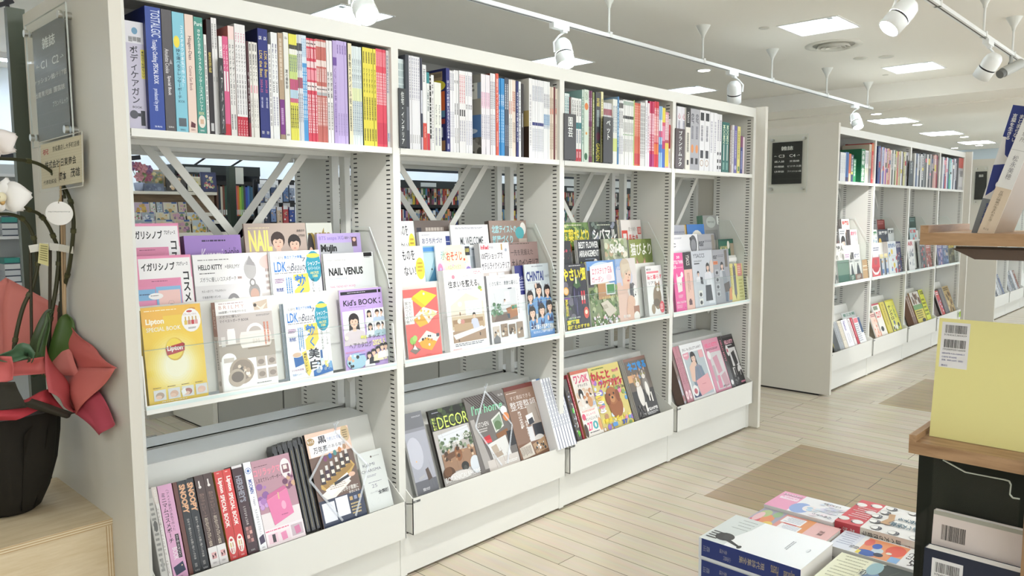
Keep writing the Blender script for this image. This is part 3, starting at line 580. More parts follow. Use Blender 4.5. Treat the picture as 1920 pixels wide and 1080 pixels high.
B2 = [
 ('pale aqua spines half hidden by the dark divider', 749.5, 760.5, 4, 111, 'dde9ea', [('g', .05, .9, '8fa4a8')], dict(y=.02)),
 ('large charcoal box with silvery front edge', 762.5, 769, 1, 103, '3b3f4a', [('r', .2, .55, .8, .8, '70757f')], dict(side='4b4e57')),
 ('white spines with fine grey capitals', 769.5, 790, 5, 106, 'eeeef2', [('g', .02, .55, 'b4b4c2'), ('g', .84, .95, 'bbb')], {}),
 ('slim navy-grey spine after the white capitals', 790.5, 793.5, 1, 109, '3a3e52', [('r', 0, .35, 1, .6, 'd9dce6'), ('b', .86, 1, 'd8c8d8')], {}),
 ('white spine with vermilion lower part', 794, 801, 1, 122, 'eff0f2', [('R', .05, .2, 'Hiroma', '444', .2, .8), ('b', .68, 1, 'dd4a3a'), ('R', .72, .85, 'Home Style', 'f8d6d0', .3, .7)], {}),
 ('teal-topped white spine with red foot', 801.5, 806.5, 1, 136, 'eef0ee', [('b', 0, .14, '2f8f94'), ('v', .2, .5, '上質な家', '355'), ('b', .78, 1, 'd22f3e')], {}),
 ('slim black and white streaked spine', 807, 810, 1, 141, 'd6d6d6', [('g', 0, 1, '222', 0, 1)], {}),
 ('white spine with short black mark', 810, 815, 1, 141, 'f0f0f0', [('v', .12, .28, '平屋', '222'), ('g', .3, .9, 'bbb')], dict(side='888')),
 ('cream spines with small style-book lettering', 815.5, 829, 2, 155, 'eef0e8', [('R', .32, .62, 'Style Book', '555', .3, .7), ('g', .66, .95, '99a')], {}),
 ('thick navy guide with orange and yellow cover side', 838, 844.5, 1, 128, '2a2f78', [('v', .14, .84, 'はじめての家の買い方まるごとわかる本', 'e9ecfb', .2, .85), ('g', .9, .97, 'c6c9e0')], dict(side='c9632f', sart=lambda p: (p.r(0, 0, 1, 1, '2a2f6c'), p.r(.08, .03, .9, .14, 'b09a80'), p.r(.1, .05, .88, .1, '8a7a6a'), p.e(.72, .2, .26, .07, 'e8dc48'), p.r(.04, .27, .96, .5, 'e0703c'), p.g(.1, .29, .9, .48, 4, 'f4d8c0'), p.r(.04, .5, .96, .58, '6a9cb8'), p.r(.04, .6, .96, .66, 'b84a3c'), p.r(.1, .7, .9, .82, 'd8dce8'), p.r(.04, .86, .96, .98, 'b08860')))),
 ('white spines left of bold numerals', 845, 853, 3, 133, 'f0f0f4', [('g', .03, .3, '99a'), ('g', .5, .9, 'bbc')], {}),
 ('white spines with bold black numerals', 853.5, 861, 2, 132, 'f0f0f2', [('t', .15, .12, .85, .16, '90', '333'), ('g', .4, .55, '555'), ('g', .7, .9, 'aaa')], {}),
 ('white spines with red print and black square', 862.5, 874, 3, 133, 'f0eff0', [('g', .05, .45, 'd88a92'), ('r', .2, .47, .8, .55, '3c3c40'), ('g', .6, .9, '99a')], {}),
 ('white spines with one tiny dark mark', 874.5, 887, 3, 135, 'f1f1f4', [('v', .4, .46, '間取', '444'), ('g', .05, .3, 'aab'), ('g', .6, .9, 'bbc')], {}),
 ('white spines flushed with pale pink', 903, 920, 4, 140, 'f1edf2', [('b', .22, .42, 'eed8e4'), ('g', .22, .42, 'd6a8c0'), ('g', .5, .85, 'aab')], dict(side='8fa0b4', sart=lambda p: (p.r(0, 0, 1, .1, '9a9890'), p.r(.1, .1, .9, .3, 'e4e4da'), p.g(.15, .12, .85, .28, 3, '555'), p.r(0, .3, 1, .5, 'a8a498'), p.r(0, .5, 1, .78, '5c84b8'), p.e(.6, .7, .3, .04, 'd8e4f0'), p.r(0, .78, 1, 1, '6c6a62'), p.blobs(0, .8, 1, .98, 20, ['8a887e', '4c4a44', 'a8a69c'], .08, 3)))),
 ('white spines with rows of tiny grey text', 920.5, 930, 3, 138, 'efeff2', [('g', .1, .45, '889'), ('g', .5, .9, 'aab')], dict(side='8d4a3e')),
 ('orange-red spine with white lettering', 930.5, 935.5, 1, 138, 'e2614c', [('v', .06, .6, '建築デザインカタログ', 'f8dad2'), ('g', .7, .95, 'f0a89a')], {}),
 ('bright blue slim spines', 936, 947, 3, 147, '3793d4', [('v', .2, .36, '住宅', 'e6f4fc'), ('g', .4, .9, '9fd0f0')], {}),
 ('dark slate spines', 947.5, 955, 2, 146, '4c5260', [('g', .08, .5, 'c4c8d0'), ('g', .6, .95, '8a90a0')], {}),
 ('white spines with pinched red print', 955.5, 961, 2, 149, 'f0ede8', [('g', .28, .45, 'd06a58'), ('g', .5, .9, 'b8b8b8')], {}),
 ('peach-white spines with red-brown print', 961, 968, 2, 150, 'ecdccc', [('g', .15, .5, 'b8644e'), ('g', .55, .9, 'a89a8c')], {}),
 ('slim navy spine with a white title line', 968.5, 972.5, 1, 152, '262c6e', [('v', .14, .8, 'はじめての家の買い方', 'e9ecfb')], {}),
 ('thin white spine next to the slim navy one', 973, 977, 1, 153, 'eceff0', [('g', .1, .9, 'aab')], {}),
 ('black spine beside the tall white photo cover', 978, 982, 1, 157, '2b2527', [('g', .4, .6, 'bbb')], {}),
 ('tall white spine with photo cover facing left', 992, 998, 1, 147, 'f2f2f3', [('g', .2, .9, 'c8c8cc')], dict(side='d9d2bc', sart=lambda p: (p.r(0, 0, 1, 1, 'e4e2da'), p.g(.1, .05, .9, .12, 1, '888'), p.r(0, .4, 1, .6, 'd0b878'), p.r(0, .6, 1, 1, '4a3a30'), p.r(.2, .75, .8, .9, '8a6a50')))),
 ('white spines with one navy band', 998.5, 1020, 8, 150, 'eff0f3', [('g', .08, .3, '8890a8'), ('b', .54, .58, '30387c'), ('g', .62, .95, 'b0b4c4')], {}),
 ('white spines with pale blue checks', 1020, 1031, 4, 153, 'f0f2f4', [('b', .42, .56, 'b8cfe6'), ('g', .16, .4, '778'), ('g', .42, .66, '5a80a8')], {}),
 ('beige spines with red streaks', 1031.5, 1039, 3, 163, 'e6d8c6', [('g', .15, .4, 'a08470'), ('g', .3, .38, 'd8503c'), ('g', .5, .9, 'b8a490')], {}),
 ('thin dark red spine amid beige ones', 1039, 1041, 1, 163, '6c1c26', [], {}),
 ('pale beige spines against the second post', 1041, 1048.5, 2, 166, 'e9dfd0', [('g', .15, .4, '999'), ('g', .28, .36, 'd0604c'), ('g', .5, .9, 'c0b0a0')], {}),
]
spines('second bay', 'books on the top shelf of the second bay', B2)
divider(1058, 1080, 212, 300, '園芸', 'dark divider lettered for gardening at the start of third bay', c='2c2c30', yf=-.006)
divider(1131, 1149, 218, 302, 'ペット', 'black divider lettered for pets in the middle of third bay', c='17191f', yf=-.006)
B3 = [
 ('pale teal-lettered spines behind the gardening divider', 1059, 1068, 3, 175, 'dce8e6', [('R', .04, .3, 'GREEN', '2f7f86', .2, .8)], dict(y=.02)),
 ('dark red and yellow spine peeking over the divider', 1068.5, 1071.5, 1, 182, '6d1d2a', [('b', .3, .45, 'e0c030')], dict(y=.02)),
 ('white gardening spines with red foot', 1072, 1090, 4, 184, 'f0f1ef', [('v', .03, .28, '趣味園芸', '333'), ('b', .38, .48, '2c7a80'), ('g', .5, .75, '789'), ('b', .8, 1, 'c42438'), ('g', .84, .96, 'f0c0c4')], {}),
 ('tall pale green spine with teal cover', 1091, 1094, 1, 168, 'cfe0d4', [('g', .1, .9, '6a9a8a')], dict(side='9cc4c0')),
 ('pale green spine with orange circle and leaf prints', 1095, 1103.5, 1, 168, 'd9e8da', [('R', .03, .14, 'GARDEN', '6a8a6a', .2, .8), ('e', .5, .23, .4, .05, 'e0803c'), ('e', .5, .6, .2, .02, 'e0a04c'), ('e', .4, .92, .35, .05, '2f6a44')], {}),
 ('plum purple spines with pale leaf pattern', 1104, 1110, 2, 170, '7c3a60', [('g', .1, .45, 'c0a0b4'), ('g', .5, .95, '9fae7c')], {}),
 ('thin olive spine between plum and black ones', 1111, 1114, 1, 173, '8a9a5c', [('g', .1, .9, 'd8d8b0')], {}),
 ('black spine with yellow garden title at foot', 1116, 1126, 1, 173, '3a3d40', [('v', .08, .2, '花庭', 'd9c84a'), ('g', .25, .5, '9aa'), ('R', .72, .97, 'GARDEN', 'd8cc4c', .15, .85), ('e', .5, .62, .4, .06, '5a2c3c')], {}),
 ('thin pale yellow spine by the pet divider', 1126.5, 1130.5, 1, 172, 'efe9b4', [('g', .1, .9, 'b0a860')], {}),
 ('striped photo spines behind the pet divider', 1132, 1147, 5, 193, 'dfe0e4', [('b', .1, .2, 'a8606c'), ('b', .25, .34, '7c8cb4'), ('b', .38, .48, '444c5c'), ('b', .5, .56, 'e0a8b0')], dict(y=.02)),
 ('white spine with lime lower part', 1149, 1157, 2, 186, 'eef0ea', [('b', .6, .8, 'd8e48c'), ('g', .1, .55, '8a9aa8')], {}),
 ('tall blue-edged spine', 1157, 1160, 1, 181, '3c7cb0', [('g', .1, .9, 'a0cce8')], dict(side='9cbcd8')),
 ('white spines with black marks and one red patch', 1160.5, 1168, 3, 188, 'f0f1f2', [('b', .04, .12, '555'), ('g', .16, .5, '777'), ('g', .55, .9, '99a')], {}),
 ('white spines with black title band and green dots', 1168.5, 1187, 7, 188, 'eff1ef', [('b', .02, .08, 'a8bcb0'), ('v', .24, .29, '犬猫', '222'), ('b', .24, .285, '3a3d3e'), ('g', .34, .5, '888'), ('d', .53, '7aa870', .3), ('g', .6, .8, '999')], {}),
 ('thin lime-edged spine', 1187, 1189, 1, 188, 'a8c46c', [], {}),
 ('orange-red slim spines', 1189, 1200, 5, 193, 'd8664e', [('g', .04, .6, 'f0b8a0'), ('b', .8, .97, 'c83c44')], {}),
 ('grey-white spines with fine text', 1200.5, 1209, 3, 192, 'dedede', [('g', .05, .9, '888')], {}),
 ('tall white spine', 1209.5, 1213, 1, 188, 'f2f2f6', [('g', .1, .9, 'c8c8d4')], {}),
 ('pinkish white spine next to crimson ones', 1213.5, 1217, 1, 193, 'f2e8ee', [('g', .2, .9, 'c8a8b8')], {}),
 ('crimson spines with pink checks and violet foot', 1217, 1226, 4, 190, 'cc3060', [('b', .18, .5, 'e89ab0'), ('g', .18, .78, 'f8e0e8'), ('b', .8, 1, 'b0307c')], {}),
 ('red spines with white text and orange foot', 1226, 1235, 4, 190, 'd63244', [('b', .22, .62, 'ea8c90'), ('g', .1, .62, 'fbe4e4'), ('b', .64, .8, 'e87a3c')], {}),
 ('pale blue spines with rainbow patches', 1235.5, 1241, 2, 199, '9cc4e8', [('b', .22, .4, 'eef0f6'), ('b', .4, .5, 'e05a88'), ('b', .62, .75, '4a7cd0')], {}),
 ('yellow-topped spines with red and blue lower bands', 1241, 1246.5, 2, 202, 'f0dc4c', [('b', .24, .3, 'e05a70'), ('b', .3, .55, 'e890b0'), ('b', .55, .68, 'c02c68'), ('b', .68, 1, '3c68c0')], {}),
 ('pink spines with yellow lower half', 1247, 1253, 2, 210, 'e0a0b0', [('g', .05, .5, 'fff'), ('b', .5, .55, 'c05060'), ('b', .55, .97, 'f0d45c')], {}),
 ('white and red spines against the third post', 1253.5, 1260, 2, 223, 'efe6e8', [('b', .12, .3, 'd04a58'), ('b', .3, .6, 'b82c3c'), ('g', .65, .9, 'caa')], {}),
]
spines('third bay', 'books on the top shelf of the third bay', B3)
divider(1266, 1283, 240, 314, 'ブランドムック', 'dark maroon divider with white letters at the start of fourth bay', c='3c2a30', yf=-.006)
B4 = [
 ('white boxes with small red logo above the maroon divider', 1268.5, 1285, 2, 200, 'ecebf2', [('v', .1, .2, '心', 'c0405c'), ('g', .22, .4, '99a')], dict(y=.02, name='boxed_book')),
 ('cream box with black upper part', 1285, 1293.5, 1, 202, 'f0ece2', [('b', 0, .31, '19181a'), ('R', .06, .24, "Y'SACCS", 'eee', .3, .7), ('g', .4, .75, '8a8880'), ('r', .3, .84, .7, .92, '2a2a2c')], dict(name='boxed_book')),
 ('grey boxes with large lettering and bag photo', 1293.5, 1310.5, 2, 204, 'b4b4bc', [('R', .08, .24, 'ear', '55555e', .2, .8), ('g', .28, .55, '7c7c86'), ('e', .5, .65, .3, .07, 'e89a5c'), ('r', .2, .8, .75, .9, '2c2c30')], dict(name='boxed_book')),
 ('white boxes with dark square on top and tote picture', 1311.5, 1330, 2, 207, 'eeeef2', [('r', .15, .04, .85, .17, '2c2e34'), ('g', .25, .55, '8a8a94'), ('r', .2, .66, .8, .79, '33353c'), ('e', .5, .87, .35, .055, 'c0a898'), ('e', .5, .87, .25, .04, 'eee')], dict(name='boxed_book')),
 ('plain white boxes with faint print', 1330.5, 1343.5, 2, 211, 'efeff3', [('g', .15, .8, 'c0c0cc')], dict(name='boxed_book')),
 ('white boxes with tiny bag photos in a column', 1344, 1352.5, 2, 214, 'e9e9ec', [('g', .1, .5, '99a'), ('e', .5, .68, .35, .03, '55555e'), ('r', .2, .78, .8, .84, '333'), ('r', .2, .89, .8, .95, '2a2a2e')], dict(name='boxed_book')),
 ('dark green boxes with cream capitals', 1353.5, 1367, 2, 229, '1f6a64', [('R', .06, .42, 'MOOMIN', 'd8e8c8', .2, .8), ('r', .4, .44, .6, .76, 'd8e4da'), ('g', .8, .95, '7fb0a4')], dict(name='boxed_book')),
 ('slim taupe spine after the green boxes', 1368, 1371, 1, 235, '9c8c84', [('g', .1, .9, 'ccc')], {}),
 ('slim pale grey spine', 1371.5, 1375.5, 1, 234, 'd8d6da', [('g', .1, .9, 'aaa')], {}),
 ('violet-blue spine with pale circle at foot', 1376, 1381, 1, 236, '6a64a8', [('e', .5, .88, .4, .05, 'b8b8dc'), ('g', .1, .7, 'a8a4d0')], {}),
 ('pale yellow spine', 1381.5, 1387, 1, 237, 'e0d67c', [('g', .1, .8, 'a8a050'), ('r', .3, .85, .8, .95, '4a7a50')], {}),
 ('dark blue and plum spine', 1387.5, 1392, 1, 255, '343c84', [('b', 0, .3, '7c3c68'), ('g', .4, .9, '9098c8')], {}),
 ('short pink-white booklet at the end of books', 1392, 1395, 1, 257, 'e4d4d8', [], {}),
]
spines('fourth bay', 'books on the top shelf of the fourth bay', B4)

# ---------------------------------------------------------------- face-out magazines
def mag_mesh(w, h, t, base, art=None, spine='ddd', back=None, sart=None, mat=None):
    m = MB(); m.box((0, 0, 0), (w, .0006, h), base); m.box((0, t-.0006, 0), (w, t, h), back or base); m.box((0, .0006, 0), (.0006, t-.0006, h), spine)
    if art: art(Page(m, w, h, Matrix()))
    if sart: sart(Page(m, t, h, Matrix(((0, 1, 0, 0), (-1, 0, 0, t), (0, 0, 1, 0), (0, 0, 0, 1)))))
    c = m.data('printed_cover', mat or PRINT)
    m = MB(); m.box((.0006, .0006, .0006), (w-.001, t-.0006, h-.001), 'eeebe4'); 
    return c, m.data('page_block', PAPER)
def mag_obj(me, label, grp, loc, rot, name='magazine', cat='magazine'):
    o = bpy.data.objects.new(name, me[0]); C.objects.link(o); o.location = loc; o.rotation_euler = rot; tag(o, label, cat, grp)
    p = bpy.data.objects.new('pages', me[1]); C.objects.link(p); p.parent = o
    return o
def face(sup, tl, tr, label, base, art, n=1, t=.006, spine='ddd', grp='', roll=0, dx=0, sart=None, h=None, name='magazine', cat='magazine', gap=.0006, behind=None, w=None, push=0, mat=None, y2=0):
    y0, z0, ang = sup
    y0 += push
    xl, sl = at_lean(*tl, y0, z0, ang); xr, sr = at_lean(*tr, y0, z0, ang)
    k = math.floor((xl+xr)/2/.9)*.9 if xr < 2.75 else X2+math.floor(((xl+xr)/2-X2)/.9)*.9
    if w: xr = xl+w
    xl = max(xl, k+.0265); xr = min(xr, k+.8735)
    W_ = xr-xl; H_ = h or (sl+sr)/2
    zc = z0 if not h else z0+(((sl+sr)/2)-h)*math.cos(ang); yc = y0 if not h else y0+(((sl+sr)/2)-h)*math.sin(ang)
    rot = (-ang, roll, 0)
    me = mag_mesh(W_, H_, t, base, art, spine, sart=sart, mat=mat)
    nx, ny, nz = 0, math.cos(ang), -math.sin(ang)
    for i in range(n):
        d = i*(t+gap)
        lab = label if i == 0 else (behind or label.split(',')[0]+', copy behind it')
        mm = me if (i == 0 or dx) else plain.setdefault((round(W_, 4), round(H_, 4), t, base, spine), None) or plain.__setitem__((round(W_, 4), round(H_, 4), t, base, spine), mag_mesh(W_, H_, t, base, None, spine)) or plain[(round(W_, 4), round(H_, 4), t, base, spine)]
        R = random.Random(i*7+int(tl[0]))
        mag_obj(mm, lab, grp, (xl+dx*i+(R.uniform(-.0015, .0015) if i else 0), yc+ny*d, zc+nz*d), rot, name, cat)
plain = {}
T1 = (*TIERS[0], LEAN); T2 = (*TIERS[1], LEAN); T3 = (*TIERS[2], LEAN); BIN = (*BINP, BINL)

def bottle(p, x, y, w, h, c, cap):
    p.r(x-w*.3, y-h, x+w*.3, y-h*.45, cap); p.r(x-w*.5, y-h*.45, x+w*.5, y, c)
def a_pouch(p):
    p.r(.05, .03, .98, .25, 'f4f2f3'); p.t(.09, .075, .69, .165, 'イガリシノブ', '1c1a1c', .03); p.t(.72, .075, .93, .12, 'プロデュース', '222', .02)
    p.r(.78, .25, .99, .97, 'f4f2f3'); p.tv(.81, .17, .95, .9, 'コスメポーチ', '1c1a1c', .03); p.t(.84, .91, .92, .965, '2', '222', .02)
    p.p([(.02, .25), (.76, .25), (.7, .33), (.0, .33)], 'e48fb0'); p.g(.25, .275, .62, .29, 1, '8a4a6a')
    p.r(.0, .36, .3, .48, '86b8e0'); p.g(.02, .41, .25, .43, 1, '335'); p.r(0, .48, .28, 1, 'e897bd')
    p.person(.12, .76, .19, 'a98a62', 'ddd6cf', 'ecc9b4'); p.l([(.14, .62), (.22, .66), (.26, .8)], .0012, '7a3a5a')
    p.r(.31, .34, .76, 1, '8cbce2'); p.r(.35, .38, .74, 1, 'f0c8c2')
    p.e(.56, .88, .17, .07, 'f3eeec'); p.r(.42, .94, .72, 1, 'ecb4a8')
    p.l([(.5, .55), (.53, .5), (.6, .5), (.63, .55)], .002, '2a282a'); p.e(.57, .66, .15, .13, '232122'); p.r(.44, .66, .71, .73, '232122'); p.l([(.46, .62), (.69, .62)], .001, '444')
    p.r(.35, .57, .49, .78, '8e8c8e'); p.r(.34, .56, .5, .6, '333'); p.c(.43, .7, .03, '222'); p.l([(.36, .78), (.34, .88), (.4, .93), (.46, .92)], .0015, '2a2426')
    p.e(.3, .44, .13, .035, 'f6f4f4'); p.g(.21, .43, .39, .445, 1, '666'); p.e(.64, .78, .14, .035, 'f6f4f4'); p.g(.54, .775, .74, .79, 1, '666')
def a_purple(p):
    p.g(.3, .06, .85, .1, 1, '3a2a4e'); p.t(.25, .17, .62, .34, 'Kuromi', 'f3e8f8', 0, .25); p.t(.64, .26, .67, .29, '×', '4a3560'); p.t(.69, .16, .95, .31, 'a-jolie', '3d2c56')
    p.t(.42, .4, .68, .47, 'おとなっぽーち', '3a2050', .02); p.e(.76, .44, .07, .035, 'f4eef8'); p.r(.05, .62, .95, 1, 'a684cc')
def a_nailex(p):
    p.g(.06, .05, .5, .065, 1, 'e8dcb0'); p.t(.06, .08, .42, .33, 'NAIL', 'eee27a', .035); p.t(.1, .38, .36, .6, 'EX', 'c8b89a', .0)
    p.person(.52, .22, .2, '3a2a26', 'e6e0de', 'dcb8a4'); p.person(.79, .25, .19, '2a2220', 'c9a8a0', 'dcb8a4'); p.person(.35, .6, .2, 'b4a69a', 'efeceb', 'e0c0ac'); p.person(.62, .58, .2, '261e1e', 'd8d2d0', 'dcb8a4'); p.person(.87, .6, .2, '35241f', 'e0d0cc', 'dcb8a4')
    p.t(.84, .08, .97, .11, '高橋恭平', '333'); p.t(.86, .14, .97, .17, '正門良規', '333')
def a_gg(p):
    p.t(.05, .06, .95, .34, 'nuts', '8e7a3e', .06); p.e(.12, .35, .13, .22, '2c2622'); p.e(.12, .5, .11, .2, 'd8b09a'); p.r(.3, .5, .95, .95, 'c4c4bc')
def a_mujin(p):
    p.t(.04, .04, .6, .11, 'BTS aespa XG', '8a7ac8', .01); p.t(.62, .05, .78, .09, '最新ヘア', '333'); p.r(.04, .14, .8, 1, 'b9bcc2')
    p.person(.56, .5, .34, '84807e', '2c2a2e', 'e2c8bc', .45); p.t(.06, .16, .42, .3, 'Mujin', '141214', .045); p.t(.07, .33, .33, .42, 'HAIR', '141214', .045)
    p.r(.78, .06, .9, .2, '55424a'); p.c(.84, .1, .04, 'e0b8a8'); p.t(.86, .34, .97, .38, 'Mujin', '333')
def a_kitty(p):
    p.r(0, 0, 1, .36, 'f3f2f3'); p.g(.07, .06, .68, .08, 1, '888'); p.t(.07, .12, .43, .18, 'HELLO KITTY', '1d1c1e', .025); p.t(.47, .13, .7, .175, '×BRILMY', '777'); p.g(.08, .215, .38, .235, 1, '555')
    p.t(.08, .265, .63, .32, 'ズボラに優しいコスメポーチ', '3a3a3c'); p.r(.65, .275, .72, .305, 'c9b4b0'); p.t(.66, .28, .71, .3, 'BOOK', '433')
    for i, s in enumerate(('大人っぽくて、でもかわいい', '千鳥格子柄リボンの', 'シックなポーチ')): p.t(.09, .41+.07*i, .09+(.36, .27, .27)[i], .44+.07*i, s, '444')
    p.e(.86, .2, .1, .12, 'b9b7b8'); p.p([(.8, .14), (.86, .03), (.95, .16)], 'a09ea0'); p.l([(.79, .12), (.85, .05), (.93, .13)], .003, '8c8a8c'); p.c(.95, .08, .05, 'f0eeee')
    p.e(.9, .47, .09, .1, '9c9a9a'); p.e(.9, .5, .07, .07, 'c8a698'); p.e(.88, .36, .05, .05, '8f8d8d'); p.e(.88, .36, .03, .03, 'dcdadb')
    p.e(.56, .62, .11, .15, '8d8b8d', 20, 0, 180); p.e(.56, .62, .07, .1, 'e2e0e2', 20, 0, 180); p.e(.73, .8, .16, .16, 'e8e6e8')
    R = random.Random(3)
    for i in range(7):
        for j in range(7):
            u = .6+.037*i+.01*(j % 2); v = .64+.046*j
            if (u-.73)**2/.026+(v-.8)**2/.026 < 1: p.p([(u, v), (u+.022, v-.008), (u+.024, v+.02), (u+.004, v+.026)], '262428'); p.k -= 1
    p.r(.1, .84, .5, .97, 'dddbdd')
def a_pinkcream(p): p.e(.6, .12, .5, .1, 'e8c9c4'); p.g(.3, .2, .9, .5, 4, 'b8a8a4'); p.r(.1, .5, .9, .9, 'd9d3d0')
def a_ldk(p):
    p.r(0, 0, 1, 1, 'f6f8fa'); p.t(.09, .06, .25, .1, '2025最新版', '555'); p.t(.27, .055, .65, .1, '美白ケア大特集！', '2f7cc8', .02)
    p.t(.06, .13, .3, .255, 'LDK', '2a78cc', .02); p.t(.3, .17, .40, .25, 'the', '445', 0, .3); p.t(.38, .155, .69, .28, 'Beauty', '2c3550', .0, .28); p.t(.62, .09, .7, .14, '7', '335')
    p.g(.06, .27, .75, .285, 1, '555')
    p.e(.86, .21, .17, .2, '2f9ab4'); p.e(.86, .07, .14, .03, 'f0d45c'); p.t(.73, .14, .99, .2, 'シャンプー', 'f8fbfb', .02); p.t(.74, .21, .98, .255, '＆トリートメント', 'f8fbfb', .01); p.t(.77, .27, .95, .31, 'ABC判定', 'f2e67c', .01); p.t(.82, .315, .92, .35, '100', 'f2e67c', .02)
    p.p([(.42, .3), (.72, .29), (.74, .62), (.42, .64)], 'f3d45e'); p.p([(.42, .5), (.55, .42), (.42, .36)], 'fdfbf0'); p.p([(.6, .62), (.74, .5), (.74, .63)], 'fdf8e8')
    p.l([(.41, .3), (.43, .68)], .0008, '999'); p.l([(.74, .3), (.76, .68)], .0008, '999')
    p.t(.44, .3, .66, .45, '効', '2a7fd0', .035); p.t(.52, .47, .62, .6, 'く', '2a7fd0', .035); p.t(.46, .62, .72, .76, '美', '20222a', .02); p.t(.48, .77, .72, .9, '白', '20222a', .02)
    p.g(.05, .34, .24, .4, 3, '8a4a8c'); p.t(.06, .45, .22, .5, '泡洗顔', '2f4ca0', .02); p.gv(.27, .33, .4, .66, 3, '3c8ad0', .5)
    p.tv(.78, .36, .84, .66, '悩んでいませんか', '444'); p.tv(.9, .36, .95, .6, 'シミ・くすみ', '666')
    p.p([(.12, .7), (.36, .68), (.38, .8), (.14, .84)], '3468ac'); p.e(.2, .67, .14, .045, 'f3f1f0'); p.e(.2, .68, .1, .03, 'd8b9a0'); p.l([(.06, .6), (.14, .5)], .002, '6f9a6c')
    p.p([(.31, .66), (.41, .64), (.49, .92), (.43, .98), (.38, .93)], 'eed362'); p.tv(.345, .67, .425, .93, '最新ランキング', '2a2620', .02)
    p.p([(.54, .92), (.98, .82), (1, .96), (.54, 1)], '2f6fb8'); bottle(p, .76, .86, .08, .2, 'cfe0f0', '3a68a8'); bottle(p, .86, .9, .08, .2, 'eee08a', 'f6f4ee'); bottle(p, .94, .92, .07, .22, '7fb0dc', 'f0f4f8'); p.e(.68, .9, .07, .04, 'e8f0f8'); p.e(.66, .93, .06, .03, '9db4cc'); p.blobs(.6, .82, .95, .95, 12, ['dce8f4', '4a80c0', 'f0f4f8', '8aa0c0'], .025, 4)
    p.t(.05, .86, .32, .89, '2つの大実験', 'a0508c'); p.t(.06, .92, .3, .95, '快適インナー', '3a7ac0')
def a_nailvenus(p):
    p.r(0, 0, 1, 1, 'eef0f1'); p.r(.55, .02, 1, .95, 'dfe4e4'); p.t(.07, .08, .44, .11, 'https://nailvenus.jp/', '888'); p.r(.8, .005, .97, .06, '1e1d20'); p.g(.81, .065, .97, .085, 1, '555')
    p.t(.08, .2, .76, .31, 'NAIL VENUS', '17161a', .04); p.t(.08, .34, .42, .365, '2025 SUMMER ISSUE', '9ab'); p.t(.09, .45, .58, .48, 'NAIL TREND KEY WORD', 'd8739a'); p.g(.09, .53, .54, .57, 2, '777'); p.r(0, .62, 1, 1, 'd9dadc'); p.t(.09, .73, .22, .755, '宮本 亜希', '444'); p.person(.73, .83, .34, '1d1a1b', 'f0f0f2')
def a_yellowtea(p):
    p.r(0, 0, 1, 1, 'f0cc44'); [p.e(.5, .62, .5-.035*q, .36-.026*q, c, 24) for q, c in enumerate(('f0ce4a', 'f1d356', 'f2d864', 'f3dc74', 'f4e185', 'f5e597', 'f5e9a8', 'f6ecb9', 'f6efc9', 'f7f2d6'))]
    p.r(0, 0, 1, .1, 'eebb44'); p.e(.15, .12, .2, .1, 'f0b848'); p.g(.05, .035, .75, .05, 1, 'fff4d0'); p.e(.85, .05, .06, .012, 'c83')
    p.t(.06, .12, .36, .195, 'Lipton', 'fbf6e2', .04); p.t(.06, .21, .63, .255, 'SPECIAL BOOK', 'fbf6e2', .015)
    p.e(.82, .17, .165, .125, 'f5f3f2'); p.e(.8, .075, .05, .012, 'c23a3c'); p.t(.69, .095, .92, .118, 'リプトン ティーネイル', 'a04a44')
    for i, c in enumerate(('e0c050', 'c88a70', 'c02c34', 'e2a0a0')): p.r(.715+.06*i, .13, .735+.06*i, .17, 'c9a44c'); p.r(.70+.06*i, .17, .75+.06*i, .215, c)
    p.g(.76, .245, .9, .265, 2, '555')
    p.e(.5, .455, .155, .12, 'd9ad28'); p.e(.49, .45, .145, .11, 'f0d648'); p.p([(.34, .43), (.64, .395), (.66, .48), (.52, .50), (.36, .515)], 'b41f26'); p.p([(.64, .395), (.67, .41), (.66, .48)], '8c1820'); p.t(.37, .415, .63, .485, 'Lipton', 'f8f6f2', .035)
    for i, c in enumerate(('b9a08c', 'd8b09a', 'a86a60', 'e0b8a8')):
        x = .08+.235*i; p.r(x, .855, x+.2, .965, 'd9dada'); p.e(x+.1, .915, .07, .035, c); p.e(x+.08, .93, .05, .02, 'e8c4ae'); p.g(x, .83, x+.17, .845, 1, '8a6a20')
    p.p([(.53+.0, .9), (.6, .87), (.62, .93), (.55, .95)], 'eee'); p.g(.2, .98, .75, .99, 1, 'fff')
